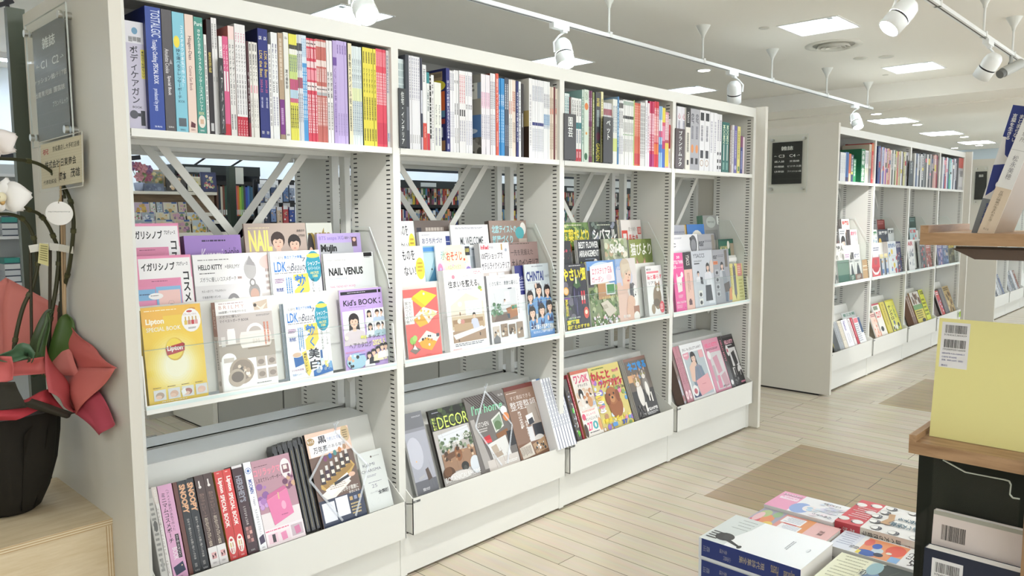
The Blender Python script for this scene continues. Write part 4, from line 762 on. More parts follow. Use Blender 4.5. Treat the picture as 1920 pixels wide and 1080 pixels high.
def a_brilmy(p):
    p.r(0, 0, 1, .15, 'f1efee'); p.g(.06, .02, .62, .035, 1, 'a88'); p.t(.06, .045, .5, .085, 'B R I L M Y', 'c79a90'); p.p([(.66, .04), (.93, .01), (.93, .12), (.68, .13)], 'c5b4a2'); p.p([(.7, .06), (.8, .1), (.92, .05), (.82, .14)], 'e6d9ca'); p.c(.7, .07, .03, '4d453e')
    p.r(0, .15, 1, .47, 'bcb4b0'); p.r(0, .47, 1, .66, 'a59a8e'); p.r(0, .47, 1, .485, 'd8cfc4')
    p.t(.05, .105, .55, .135, '180度開いて中身がわかる！', '444'); p.t(.05, .155, .42, .185, 'ズボラに優しい', '333'); p.t(.05, .2, .56, .235, 'マイベストポーチ BOOK', '333')
    p.g(.7, .18, .97, .2, 2, '777')
    p.r(.16, .33, .3, .48, 'e9e6e4'); p.r(.17, .31, .29, .33, 'f4f2f1'); p.r(.05, .39, .12, .5, 'd8d4d0')
    p.e(.66, .37, .16, .1, 'e8e4df'); p.e(.66, .38, .12, .075, 'b4aca6'); p.r(.4, .36, .9, .54, 'e3ddd6'); p.e(.42, .45, .05, .09, 'e3ddd6'); p.e(.9, .45, .05, .09, 'd8d0c8'); p.l([(.38, .4), (.92, .4)], .0016, 'a89c90'); p.t(.6, .45, .72, .5, 'BM', 'cfc6bc'); p.r(.5, .545, .9, .56, '8a7a66')
    p.gv(.82, .27, .94, .55, 2, 'c8785c', .5)
    p.r(.02, .66, 1, 1, 'f2f1f1'); p.e(.15, .65, .13, .075, 'efeeee'); p.r(.06, .63, .24, .68, 'c4bab2'); p.e(.36, .79, .22, .15, 'a89888'); p.e(.37, .78, .18, .115, '8c7d70')
    p.blobs(.24, .72, .48, .86, 22, ['dccbb8', '4a4440', 'b09a88', 'eee6dc', '66605c'], .03, 2); p.e(.26, .86, .15, .1, 'b3a494'); p.e(.27, .85, .11, .06, '6e6258')
    for i in range(2):
        for j in range(2): p.r(.63+.2*i, .66+.14*j, .81+.2*i-.02, .77+.14*j, 'b8aaa0'); p.e(.71+.2*i, .72+.14*j, .06, .03, '8d8078')
    p.g(.6, .95, .95, .97, 1, '888')
def s_brilmy(p): p.r(0, 0, 1, .38, 'a97868'); p.r(0, .38, 1, 1, 'd6c9c0'); p.tr(.3, .08, .7, .3, 'BRILMY', 'e8d0c4'); p.gv(.3, .42, .7, .85, 1, '8c7c74', .8); p.e(.5, .9, .3, .03, 'a8988c')
def a_kids(p):
    p.r(.03, .025, .97, .065, '1d1a22'); p.g(.2, .04, .8, .052, 1, 'e8e0f0'); p.t(.08, .13, .96, .205, "Kid's BOOK", '1a181e', .02); p.g(.22, .225, .78, .235, 1, '7a6a90')
    for i, s in enumerate('REALGROUPHAIR'): p.c(.34+.026*i, .105-.01*math.sin(i/12*3.14), .004, '77708a', 6)
    p.r(.03, .27, .56, .62, 'f3f1f3'); p.person(.3, .4, .17, '2a2224', 'd9cdd4', 'efc9b2', .75)
    cs = ('26201f', '3a2c26', '1f1b1c', '2c2422'); tp = ('eef0f4', 'b8cce4', 'dfe6ee', 'a8c4d0')
    for i in range(4):
        x = .6+.21*(i % 2); y = .265+.165*(i//2); p.r(x, y, x+.2, y+.155, 'f4f3f5'); p.person(x+.1, y+.06, .075, cs[i], tp[i], 'efc9b2', .2 if i in (0, 2) else 0)
    p.t(.42, .59, .62, .64, '最新', 'e0e06a', .03); p.t(.62, .585, .93, .64, 'キッズ', '2a2630', .01); p.t(.12, .67, .7, .74, 'ヘアカタログ', '2a2630', .0); p.t(.72, .665, .95, .735, '2025', 'f4e9a0', .03)
    p.l([(.06, .62), (.04, .62), (.04, .76), (.06, .76)], .0012, 'f4f0fa'); p.l([(.97, .6), (.99, .6), (.99, .73), (.97, .73)], .0012, 'f4f0fa'); p.c(.07, .6, .045, 'f3f2da'); p.g(.02, .775, .55, .79, 2, 'e6738c')
    p.e(.27, .9, .25, .1, 'a9cfe4'); p.blobs(.07, .82, .3, .97, 9, ['2a2424', 'f0e8e4', '2a2424', 'e0b8a0'], .035, 8); p.l([(.38, .85), (.46, .93)], .002, 'c89a7a'); p.r(.34, .82, .5, .835, '5a6ab0')
    for i, c in enumerate(('f0f0f4', '222228', 'ece2c0', 'f2f0f2')): p.person(.6+.115*i, .85-.028*i, .08, '231d1e', c, 'efc9b2', .25 if i == 0 else 0)
    p.g(.68, .78, .86, .795, 1, '444')
G1 = 'magazines facing out in the first bay'
face(T3, (229, 419.5), (333.5, 418), 'pink pouch cover with heavy black katakana, upper rear copy on the left', 'e891b4', a_pouch, grp=G1, spine='e07aa4', t=.012)
face(T3, (344, 442), (450, 440), 'purple boxed pouch set behind the white pouch magazine', 'a684cc', a_purple, grp=G1, t=.03, spine='6a2c6a', name='boxed_book', cat='book')
face(T3, (456, 419), (571.5, 418), 'nail magazine with four idols and yellow title in top row', 'b5a49a', a_nailex, grp=G1, t=.008, spine='8a6a5c')
face(T3, (573, 418), (621, 417.5), 'pale green-grey magazine with large gold letters, half hidden in top row', 'c9ccc4', a_gg, n=4, grp=G1, t=.007, spine='d8d8d4', push=.012)
face(T3, (593.5, 437.5), (675, 437), 'lilac hair magazine with grey-haired model, top row right', 'bba9dd', a_mujin, n=2, grp=G1, t=.008, spine='cfc6de', push=-.006)
face(T2, (252, 480), (357, 478), 'pink pouch cover with heavy black katakana, middle row on the left', 'e891b4', a_pouch, grp=G1, spine='e07aa4', t=.014)
face(T2, (360, 478.5), (482, 473), 'white and grey pouch magazine with houndstooth bow, middle row', 'e2e0e2', a_kitty, grp=G1, t=.016, spine='d6d4d6')
face(T2, (479, 473.5), (508, 473), 'cream and pink magazine peeking between two middle-row covers', 'f0ece9', a_pinkcream, grp=G1, t=.005, push=.018, w=.09)
face(T2, (505, 472.5), (598, 468), 'beauty test magazine with blue and yellow cover, middle row', 'f6f8fa', a_ldk, grp=G1, n=2, t=.006, spine='c8ccd0', roll=0)
face(T2, (605.5, 478), (701, 470.5), 'pale nail magazine with plain black capitals, middle row right', 'eef0f1', a_nailvenus, n=3, grp=G1, t=.005, spine='d4d6d8')
face(T1, (262.5, 577), (374.5, 569.5), 'golden yellow tea-themed book with a red ribbon emblem, front row', 'f0cc44', a_yellowtea, n=2, grp=G1, t=.014, spine='e0c060', mat=GLOSS)
face(T1, (402, 565), (507, 560), 'beige bag book with brown spine, front row', 'd8d2cd', a_brilmy, grp=G1, t=.026, spine='c9b8ac', sart=s_brilmy, mat=GLOSS)
face(T1, (530.5, 570), (612, 562), 'beauty test magazine with blue and yellow cover, front row', 'f6f8fa', a_ldk, n=4, grp=G1, t=.006, spine='7c98b0')
face(T1, (635, 544.5), (708, 538.5), "lilac children's hair catalogue with many small portraits, front row right", 'c3a6e2', a_kids, n=2, dx=.022, grp=G1, t=.006, spine='cfcad6', gap=.004)

# -- second bay
def a_mono(p):
    p.r(0, 0, 1, 1, 'f8f8f8'); p.t(.1, .05, .62, .2, 'ものを', '26252c', .012); p.t(.12, .29, .62, .42, 'ない！', '26252c', .012); p.e(.82, .33, .2, .16, 'f4e54a'); p.g(.7, .24, .94, .4, 3, 'c09a30')
    p.r(.05, .66, .95, .95, 'eeeceb'); p.r(.08, .68, .2, .76, '333'); p.r(.42, .78, .62, .9, '8a6a5c'); p.l([(.8, .68), (.9, .92)], .004, '333'); p.l([(.9, .68), (.84, .92)], .003, '444')
def a_brownmag(p): p.r(0, 0, 1, 1, '6f625c'); p.r(.05, .1, .18, .5, '33303a'); p.g(.3, .1, .9, .5, 4, 'c0b4aa')
def a_ouchi(p): p.r(0, 0, 1, 1, 'f4f3f5'); p.g(.08, .05, .4, .07, 1, '99a'); p.t(.08, .1, .72, .2, 'おうち片づけ', '2c3a70', .014); p.r(.06, .25, .95, .98, 'c9c2d0'); p.r(.84, .08, .98, .25, '2c3c84'); p.r(.85, .17, .97, .18, 'dfe4f0'); p.r(.4, .28, .9, .5, 'a89cac')
def a_welcome(p): p.r(0, 0, 1, 1, 'f2f4f6'); p.g(.12, .04, .9, .07, 2, '889'); p.t(.23, .19, .84, .32, 'ML WELCOME', '2a3138', .012); p.t(.86, .29, .9, .32, '.18', '556'); p.r(0, .36, 1, 1, 'c4ccd4'); p.l([(.1, .38), (.3, .45)], .004, '667'); p.l([(.25, .37), (.45, .45)], .004, '55606a'); p.r(.5, .38, .8, .4, '7f8a94'); p.r(.1, .5, .9, .9, 'aeb8c0')
def a_nordic(p):
    p.r(0, 0, 1, 1, 'a08c82'); p.t(.06, .07, .72, .2, '北欧テイストの', 'a8dbe2', .03); p.t(.06, .23, .6, .36, '部屋づくり', 'a8dbe2', .03); p.t(.1, .38, .74, .43, 'SCANDINAVIAN TASTE', '5f5049'); p.e(.9, .13, .08, .1, 'f0eeea'); p.e(.8, .2, .12, .1, '5fb4bc'); p.r(.76, .29, .98, .48, 'c8b9ae'); p.r(.8, .36, .9, .48, '5f5048'); p.e(.53, .42, .07, .06, 'eef0ee'); p.e(.53, .5, .09, .06, 'dfe4e4'); p.r(.1, .55, .9, .9, 'c4b2a4')
def a_blueteal(p): p.r(0, 0, 1, 1, '8fb8c8'); p.r(0, .02, 1, .08, '4a90d8'); p.p([(0, .1), (.9, .1), (.1, .6)], 'b9d8e4'); p.p([(.1, .6), (.8, .3), (.95, .9), (.3, .95)], '4a80a0'); p.c(.55, .35, .05, '333'); p.l([(.2, .65), (.7, .95)], .003, '7a5a3a')
def a_osoji(p):
    p.r(0, 0, 1, 1, 'd8ecfa'); p.e(.55, .4, .42, .48, 'f8f2c8'); p.t(.14, .08, .3, .22, '氷', '5a9a8a'); p.t(.3, .1, .76, .24, 'おそうじ', 'ea5a48', .03); p.c(.82, .23, .03, 'ea5a48'); p.t(.32, .3, .7, .38, 'ベストアイデア', '7a9a4a', .0); p.t(.42, .44, .68, .55, '2025', 'e8593c', .03); p.c(.32, .52, .09, '2f74d0'); p.t(.26, .49, .38, .55, 'お家', 'fff'); p.c(.78, .5, .09, '2f74d0'); p.t(.72, .47, .84, .53, '楽々', 'fff')
    p.e(.12, .42, .12, .2, 'e6cde4'); p.e(.1, .35, .07, .08, 'd48ab0'); p.e(.92, .5, .12, .22, 'e4d0ee'); p.e(.92, .42, .08, .08, '8a7ac0'); p.r(.86, .03, 1, .17, '2c2a30'); p.t(.88, .06, .98, .12, '100', 'f4e66a'); p.e(.54, .66, .12, .08, 'f0a08c'); p.e(.54, .68, .09, .06, 'f8e8a0'); p.blobs(.05, .1, .95, .95, 16, ['f2b8c8', 'a8d4f0', 'f8e08c', 'c8b4e8'], .03, 5)
def a_inred(p):
    p.r(0, 0, 1, 1, 'f3f1f4'); p.t(.04, .03, .3, .1, 'InRed', 'd8304a', .04); p.t(.32, .05, .46, .09, '特別編集', '889'); p.t(.03, .15, .76, .26, '100円ショップで', '2c2c38', .012); p.t(.03, .31, .97, .42, 'ホテルライクインテリア', '2c2c38', .012)
    p.r(0, .47, 1, 1, 'd6cbc6'); p.r(.24, .48, .5, .56, 'f2f2f6'); p.r(.54, .48, .76, .56, 'eef0f8')
    for i, (x, y) in enumerate(((.15, .56), (.28, .66), (.4, .74), (.62, .68), (.7, .55), (.9, .58), (.5, .8), (.78, .66))): p.c(x, y, .05, 'f4f2f0'); p.c(x, y, .03, '3a3c50' if i % 2 else 'b8763c')
    p.r(.72, .02, .76, .12, 'c8a050'); p.c(.88, .12, .04, 'a8b0c0'); p.blobs(.05, .8, .95, .98, 14, ['8a4a3c', 'c8a080', '5a6a80'], .03, 2)
def a_interior(p): p.r(0, 0, 1, 1, '9c8480'); p.g(.03, .02, .92, .04, 1, '332'); p.t(.04, .12, .82, .22, '一先を見据えた', '2c2426', .0); p.t(.05, .28, .98, .42, '大人のインテリア', '241c1e', .01); p.r(0, .46, 1, 1, '7a5a50'); p.r(.1, .5, .5, .9, '6a463c'); p.t(.16, .55, .9, .72, 'Interior', 'f0b068', .01); p.r(.6, .75, .95, .95, 'b09a90')
def room(p, x0, y0, x1, y1, wall='d9d8da', fl='8a6f58', k=1):
    X = lambda u: x0+(x1-x0)*u; Y = lambda v: y0+(y1-y0)*v
    p.r(x0, y0, x1, y1, wall); p.r(x0, Y(.68), x1, y1, fl); p.r(X(.55), Y(.1), X(.85), Y(.45), 'f2f5f8'); p.r(X(.69), Y(.1), X(.71), Y(.45), 'c9c4be')
    p.r(X(.1), Y(.52), X(.62), Y(.75), 'b8a894'); p.r(X(.08), Y(.6), X(.66), Y(.82), 'a08a72'); p.r(X(.62), Y(.7), X(.95), Y(.74), '6a4c38'); p.r(X(.65), Y(.74), X(.67), Y(.95), '5a3f2e'); p.r(X(.9), Y(.74), X(.92), Y(.95), '5a3f2e')
    if k: p.blobs(X(.05), Y(.2), X(.2), Y(.6), 12, ['5c7c50', '7a9a68', '40603c'], (x1-x0)*.05, 3)
def a_redhouse(p):
    p.r(0, 0, 1, 1, 'f0716c'); p.r(0, .12, .26, .5, 'f7f4f2'); p.tv(.02, .17, .12, .5, '家のつくり方', '3a3230', .0); p.tv(.13, .17, .22, .46, 'からだにいい', '3a3230', .0)
    p.p([(.28, .1), (.55, .02), (.98, .12), (.62, .26)], 'f3e03c'); p.p([(.28, .1), (.62, .26), (.55, .3), (.22, .14)], 'f0c63a'); p.c(.6, .08, .03, 'fbf6e0')
    p.p([(.22, .42), (.55, .27), (.97, .36), (.66, .52)], 'f6eee2'); p.p([(.24, .44), (.5, .37), (.66, .52), (.4, .56)], 'f4b640'); p.p([(.55, .36), (.8, .33), (.95, .4), (.7, .46)], 'f7e6a8'); p.blobs(.35, .32, .85, .45, 10, ['e8eef0', 'f4c860', 'f8f4f0', 'd88a50'], .03, 6)
    p.l([(.4, .56), (.62, .66), (.95, .55)], .0012, 'b44a48'); p.l([(.62, .52), (.62, .66)], .001, 'b44a48')
    p.p([(.3, .76), (.58, .62), (.97, .72), (.7, .9)], 'f6ece0'); p.p([(.33, .78), (.58, .72), (.86, .8), (.68, .92), (.4, .86)], 'f3ac38'); p.p([(.56, .64), (.72, .67), (.7, .72), (.56, .7)], 'eef2f2'); p.r(.86, .68, .95, .73, '5a5a60'); p.blobs(.4, .7, .85, .84, 14, ['6a5a50', 'f8f4ee', 'e0e6ea', '3a3438', 'd88a50'], .028, 9)
    p.c(.16, .74, .09, '9cc860'); p.c(.22, .71, .07, 'b0d874'); p.r(.15, .78, .17, .84, '8a6a40'); p.p([(.05, .88), (.2, .82), (.36, .88), (.2, .94)], '8a7c74'); p.p([(.14, .86), (.2, .8), (.27, .88)], 'f2f0ec'); p.g(.5, .965, .72, .975, 1, 'a84440')
def a_sumai(p):
    p.r(0, 0, 1, 1, 'f7f6f5'); p.t(.74, .03, .94, .075, 'クロワッサン', 'e04a6c', .03); p.e(.23, .09, .04, .025, 'e88a9c'); p.l([(.22, .11), (.17, .14)], .0015, 'e88a9c'); p.t(.28, .075, .68, .1, '片づけて、家を楽しく。', '888')
    p.t(.09, .135, .87, .225, '住まいを整える。', '202226', .02); p.g(.3, .25, .8, .265, 1, '99a'); p.e(.87, .25, .05, .025, '8aa860'); p.e(.9, .28, .03, .015, 'e0c050')
    p.p([(.1, .44), (.5, .3), (.93, .42), (.93, .46), (.1, .46)], 'ead8c6'); p.r(.1, .46, .93, .66, 'ead9c8'); p.l([(.03, .44), (.5, .29), (.97, .42)], .0016, '3a3a3c'); p.r(.46, .4, .88, .58, 'fbfaf6'); p.r(.46, .48, .88, .485, 'd8c8b4'); p.r(.66, .4, .665, .58, 'd8c8b4'); p.e(.33, .43, .05, .03, 'fdf8ee'); p.r(.3, .53, .33, .57, '8a6a4c')
    p.r(.1, .58, .93, .74, 'c9b69c'); p.r(.12, .62, .88, .7, '9c7c5c'); p.r(.14, .67, .9, .76, 'b99c7c'); p.e(.28, .64, .05, .03, 'e6d8cc'); p.e(.36, .65, .05, .03, 'c88a80'); p.r(.1, .76, .93, .9, 'a58a74'); p.p([(.1, .8), (.84, .73), (.93, .77), (.16, .86)], 'e8e5e2'); p.r(.22, .86, .25, .89, '5a4a40'); p.r(.76, .81, .79, .85, '5a4a40')
    p.person(.66, .585, .06, '2c2622', 'c8cadc', 'e8c4a8'); p.p([(.58, .64), (.74, .64), (.78, .74), (.62, .76)], 'c9cbe0')
    p.g(.13, .915, .9, .955, 2, '667', .45); p.t(.07, .972, .28, .985, 'MAGAZINE HOUSE', 'd84a6a')
def a_chiisana(p):
    p.r(0, 0, 1, 1, 'f1f2f4'); p.g(.4, .035, .62, .05, 1, '999'); p.t(.06, .09, .94, .155, '小さな家の、素敵な暮らし', '46545e', .012)
    p.r(.05, .2, .85, .68, 'd0d4d8'); p.r(.05, .55, .85, .68, '8b7b70'); p.r(.5, .25, .64, .4, 'eef2f4'); p.blobs(.06, .42, .38, .58, 26, ['55785a', '7a9a78', '3c5c44', '8aa898'], .035, 3); p.l([(.18, .26), (.2, .42)], .002, '6c8a6c'); p.p([(.5, .5), (.84, .46), (.85, .62), (.6, .66)], 'a5704c'); p.r(.66, .46, .84, .54, 'b98a5c'); p.r(.68, .47, .75, .52, '3f8a6c'); p.r(.76, .465, .83, .51, '5aa080'); p.r(.5, .58, .6, .65, '3a4a5c'); p.person(.48, .38, .04, '332c28', 'd8dce0', 'e0c0a8'); p.p([(.2, .6), (.5, .57), (.55, .66), (.12, .68)], '6e5c54'); p.r(.6, .2, .72, .215, '445'); p.tv(.87, .22, .91, .6, 'センスがあふれる部屋', '667')
    for i in range(4): p.r(.05+.24*i, .74-.02*(i % 2), .25+.24*i, .96-.05*(i % 3), ('c8bcb4', '8f7a68', '7c6a5a', '9a8676')[i]); p.blobs(.08+.24*i, .78, .22+.24*i, .88, 6, ['e6ddd2', '4c4038', 'b49a80'], .03, i)
    p.p([(.05, .92), (.14, .86), (.24, .92), (.24, .99), (.05, .99)], '77777a')
def a_navyin(p): p.r(0, 0, 1, 1, 'e8eaee'); p.r(0, 0, .75, .4, '2c2f7c'); p.t(.2, .14, .7, .2, '大人の', 'eee'); p.g(.1, .22, .7, .36, 4, 'b8bce0')
def a_chintai(p):
    p.r(0, 0, 1, 1, 'cfd6da'); p.p([(.5, 0), (1, 0), (1, .5), (.8, .55)], 'bcc6cc'); p.g(.3, .03, .9, .045, 1, '445'); p.t(.06, .1, .76, .235, 'CHINTAI', '22357e', .035)
    p.t(.82, .16, .98, .2, '100円', '555'); p.g(.1, .255, .7, .265, 1, '99a'); p.g(.05, .34, .3, .36, 2, '9ab')
    for x, y, s in ((.14, .44, .14), (.5, .36, .15), (.85, .38, .14), (.16, .66, .15), (.55, .64, .15), (.88, .6, .14)):
        for q in (-1, 1): p.c(x+q*.05, y-s*.55, .03, '1e1b20'); p.c(x+q*.05, y-s*.55, .017, 'c7b4c0')
        p.person(x, y, s, '241d1e', '6f9ed2', 'ecc4ae', .5 if y < .5 else .2)
        p.p([(x-.07, y+s*.75), (x, y+s*1.2), (x+.07, y+s*.75), (x+.1, y+s*1.5), (x-.1, y+s*1.5)], '2a3566')
    for x, y in ((.3, .78), (.78, .76), (.38, .3)): p.e(x, y, .035, .035, 'ecc4ae')
    p.r(0, .92, 1, 1, '5a8cc8'); p.t(.03, .83, .97, .9, '二人で暮らす部屋さがし', 'f6f8fc', .02); p.t(.12, .915, .92, .95, '私たちらしい部屋の選び方', 'f0f3fa', .01)
G2 = 'magazines facing out in the second bay'
face(T3, (743, 415), (774.5, 414), 'white tidying magazine with yellow circle, rear copy in top row', 'f8f8f8', a_mono, grp=G2, n=2, t=.006)
face(T3, (776, 414), (842, 412.5), 'dark brown magazine hidden behind the crossed braces', '6f625c', a_brownmag, grp=G2, t=.006, push=.02)
face(T3, (785, 435), (843, 433.5), 'white home-tidying magazine with navy corner, top row', 'f4f3f5', a_ouchi, n=4, grp=G2, t=.006)
face(T3, (843.5, 422), (914, 421), 'pale blue-white catalogue with slim capitals, top row', 'f2f4f6', a_welcome, grp=G2, t=.008, push=-.008)
face(T3, (916, 414), (985.5, 413), 'brown nordic rooms magazine with sky-blue letters, top row', 'a08c82', a_nordic, n=3, grp=G2, t=.009, spine='6a5a52')
face(T2, (748, 462), (792, 461), 'white tidying magazine with yellow circle, front copy in middle row', 'f8f8f8', a_mono, grp=G2, t=.006)
face(T2, (791, 462), (818, 460.5), 'blue-green illustrated magazine squeezed in middle row', '8fb8c8', a_blueteal, grp=G2, t=.005, push=.012)
face(T2, (815, 462), (879, 457), 'colourful cleaning-ideas magazine with orange letters, middle row', 'd8ecfa', a_osoji, grp=G2, t=.006)
face(T2, (898, 457.5), (953, 453.5), 'white hundred-yen shop interior magazine with red title, middle row', 'f3f1f4', a_inred, n=5, grp=G2, t=.006)
face(T2, (953.5, 455.5), (1009, 452), 'brown interior magazine with amber lettering, middle row right', '9c8480', a_interior, grp=G2, n=2, t=.006, push=.006)
face(T1, (754.5, 544.5), (818, 538), 'red house-plan magazine with yellow isometric rooms, front row', 'f0716c', a_redhouse, grp=G2, t=.006)
face(T1, (830.5, 508), (905, 501), 'white magazine with woman on sofa in house outline, front row', 'f7f6f5', a_sumai, n=6, grp=G2, t=.005, spine='e8e8ea')
face(T1, (911.5, 519.5), (972.5, 511), 'pale small-house magazine with leather sofa photo, front row', 'f1f2f4', a_chiisana, n=2, grp=G2, t=.007, spine='9a9aa0')
face(T1, (964, 498.5), (984, 497), 'navy and white magazine tucked behind the sailor-uniform cover', 'e8eaee', a_navyin, grp=G2, n=3, t=.006, push=.012, w=.09)
face(T1, (982, 497.5), (1030, 491.5), 'rental magazine with six girls in pale blue sailor uniforms', 'cfd6da', a_chintai, grp=G2, t=.006)

# -- third bay
def a_yasaidayori(p): p.r(0, 0, 1, 1, '5c7c3c'); p.blobs(0, 0, 1, .6, 60, ['86a850', '3c5c2c', 'b0c468', '6c8c48', 'd8dc9c'], .06, 4); p.t(.04, .12, .98, .36, '野菜だより', 'f2e03c', .035); p.e(.2, .46, .12, .12, 'e8703c'); p.g(.12, .42, .28, .5, 2, 'fff'); p.r(.72, .43, 1, .5, 'd84a3c'); p.g(.2, .04, .9, .07, 1, 'f4f0d0')
def a_shiba(p): p.r(0, 0, 1, 1, '2e3430'); p.blobs(0, 0, 1, .6, 50, ['4a5a48', '1c201e', '6a7a70', '38443c', '8a90a0'], .06, 7); p.t(.08, .13, .96, .34, 'シバマル', 'f4f3f0', .035); p.g(.25, .05, .9, .08, 1, 'd8dcc8'); p.e(.8, .45, .1, .14, 'd89a5c'); p.e(.8, .48, .05, .08, 'f0e4d4')
def a_nagaiki(p): p.r(0, 0, 1, 1, 'ece6e2'); p.t(.02, .2, .3, .6, '日', 'd84a3c', .03); p.t(.34, .28, .8, .44, '長生き', 'd8443c', .02); p.t(.82, .46, .98, .58, 'コツ', 'd8443c', .01); p.r(.8, .14, .98, .28, 'd8544c'); p.t(.84, .16, .95, .26, '図', 'f6eae4'); p.t(.35, .14, .78, .22, '愛が続く', 'a8a09c'); p.g(.4, .5, .8, .54, 1, '777')
def a_creamin(p): p.r(0, 0, 1, 1, 'e8d8b8'); p.p([(.0, .1), (1, .0), (.6, .6)], 'f3ece0')
def a_tori(p): p.r(0, 0, 1, 1, '2a2c30'); p.blobs(0, .1, 1, 1, 24, ['b84a5c', '3c4a40', 'e4dcd4', '5a3c40', '1c1e20'], .08, 4); p.t(.1, .45, .8, .62, '鳥', 'e8e4e0', .02)
def a_flower(p): p.r(0, 0, 1, 1, '20252c'); p.t(.05, .04, .98, .16, 'BEST FLOWER', 'f0f2f0', .02); p.t(.05, .2, .98, .32, 'ARRANGEMENT', 'f0f2f0', .02); p.blobs(.1, .4, .9, .95, 40, ['e8e4c8', 'c8c060', '5a7c4c', 'f0ece4', '8a9a50', '2c4030'], .06, 5); p.g(.3, .36, .9, .38, 1, '9ab')
def a_inu(p): p.r(0, 0, 1, 1, 'b0b89c'); p.blobs(0, 0, 1, .7, 50, ['d8dcc0', '7a9068', 'f0ead8', '98a878', 'c8b090'], .06, 6); p.t(.22, .1, .85, .28, 'Shi-Ba', 'f8f6ee', .04); p.t(.4, .31, .72, .37, '犬マガジン', '333', .01); p.e(.25, .55, .13, .13, 'e8803c'); p.g(.16, .5, .34, .6, 3, 'fbeee0'); p.e(.55, .62, .18, .18, 'c89058'); p.e(.55, .68, .1, .1, 'f0e6d8'); p.blobs(.4, .55, .95, .8, 12, ['f0e8dc', 'a87848', '555'], .03, 2)
def cat(p, x, y, s, c1='8f7a62', c2='e8e2da', dark='463a30'):
    k = s*p.h/p.w
    for q in (-1, 1): p.p([(x+q*.44*k, y-.2*s), (x+q*.36*k, y-.72*s), (x+q*.1*k, y-.36*s)], c1); p.p([(x+q*.38*k, y-.28*s), (x+q*.34*k, y-.58*s), (x+q*.19*k, y-.36*s)], 'd8a89a')
    p.e(x, y, .46*k, .42*s, c1); p.e(x, y+.2*s, .24*k, .2*s, c2); p.p([(x-.06*k, y-.3*s), (x+.06*k, y-.3*s), (x+.03*k, y+.1*s), (x-.03*k, y+.1*s)], c2)
    for q in (-1, 1):
        p.e(x+q*.2*k, y-.02*s, .1*k, .09*s, 'c8c070'); p.e(x+q*.2*k, y-.02*s, .045*k, .08*s, '1c1a18')
        for j in range(3): p.l([(x+q*(.12+.1*j)*k, y-.4*s+.03*j*s), (x+q*(.13+.1*j)*k, y-.24*s)], .0014, dark)
    p.p([(x-.05*k, y+.14*s), (x+.05*k, y+.14*s), (x, y+.2*s)], 'c88078'); p.l([(x, y+.2*s), (x-.08*k, y+.27*s)], .001, dark); p.l([(x, y+.2*s), (x+.08*k, y+.27*s)], .001, dark)
def a_nekobiyori(p): p.r(0, 0, 1, 1, '8a9450'); p.e(.8, .2, .3, .3, '6c7c40'); p.e(.1, .5, .2, .3, '9aa460'); p.t(.06, .08, .96, .34, '猫びより', 'f4f3ee', .015); p.e(.5, .9, .34, .3, '8f7558'); cat(p, .46, .68, .44, '967a5c')
def a_yasaibatake(p):
    p.r(0, 0, 1, 1, '32323a'); p.blobs(0, .3, .35, .9, 20, ['4a4650', '5a7a4c', '6c6878'], .08, 3); p.t(.02, .06, .98, .26, 'やさい畑', 'f0df3a', .04); p.g(.3, .02, .95, .04, 1, 'ddd')
    for x, y in ((.48, .55), (.66, .6), (.55, .7)): p.e(x, y, .12, .24, '231e3c'); p.e(x-.04, y-.05, .02, .14, '5a5680')
    p.p([(.4, .32), (.6, .2), (.75, .34), (.56, .38)], '3c5c34'); p.r(.52, .2, .58, .3, 'dfe8c8'); p.c(.1, .4, .11, 'e8a83c'); p.c(.1, .4, .08, 'f0c8a0'); p.r(.0, .5, .22, .53, '7a4a9c')
    for i in range(2): p.r(.72+.1*i, .42, .78+.1*i, .62, 'd8404c'); p.r(.72+.1*i, .5, .78+.1*i, .56, 'f4e0dc')
    p.tv(.02, .52, .14, .78, '夏野菜百科', 'f0df3a', .02); p.e(.88, .76, .11, .09, 'd8584c'); p.c(.88, .75, .06, 'f0e0c8'); p.t(.1, .8, .6, .825, '日陰でも育つ野菜', 'f4f3f0'); p.t(.02, .84, .55, .91, '夏野菜', 'f2e23c', .035); p.t(.02, .92, .97, .985, '昼植えのすすめ', 'f2e23c', .03)
def a_exterior(p):
    p.r(0, 0, 1, 1, '7c8a60'); p.p([(0, 0), (1, 0), (1, .4), (0, .2)], '6a98d4'); p.e(.5, .12, .4, .1, 'c8dcf0'); p.r(0, .14, .2, .4, '4c4a50'); p.blobs(.0, .42, 1, .98, 90, ['5c7c44', '8ea868', '3c5830', 'b0b890', '6c8850', 'a8a088'], .045, 9)
    p.r(.3, .34, .7, .6, 'b88a60'); p.p([(.24, .36), (.5, .28), (.75, .36)], 'd4c4b0'); p.r(.58, .36, .9, .54, 'e0e4e8'); p.r(.61, .38, .88, .52, '4c8a50'); p.p([(.35, .66), (.6, .62), (.9, .8), (.6, .9)], 'd0c6b8'); p.p([(.4, .7), (.55, .68), (.62, .74), (.46, .76)], 'b8ac9c')
    p.p([(.08, .08), (.9, .03), (.92, .33), (.06, .36)], 'f2eef0'); p.t(.14, .11, .66, .21, 'エクステリア', 'd8446c', .01); p.t(.12, .24, .52, .33, 'ガーデン', 'd8446c', .01); p.t(.7, .1, .84, .2, 'E&', 'd86080'); p.e(.72, .27, .1, .05, 'f0d4dc')
    p.blobs(.05, .85, .95, .99, 50, ['f0ece8', 'e8b8c0', 'd8d0e0', '88a060', 'fff'], .025, 4); p.t(.4, .56, .95, .6, '小さな庭づくり', 'f0e090', .01)
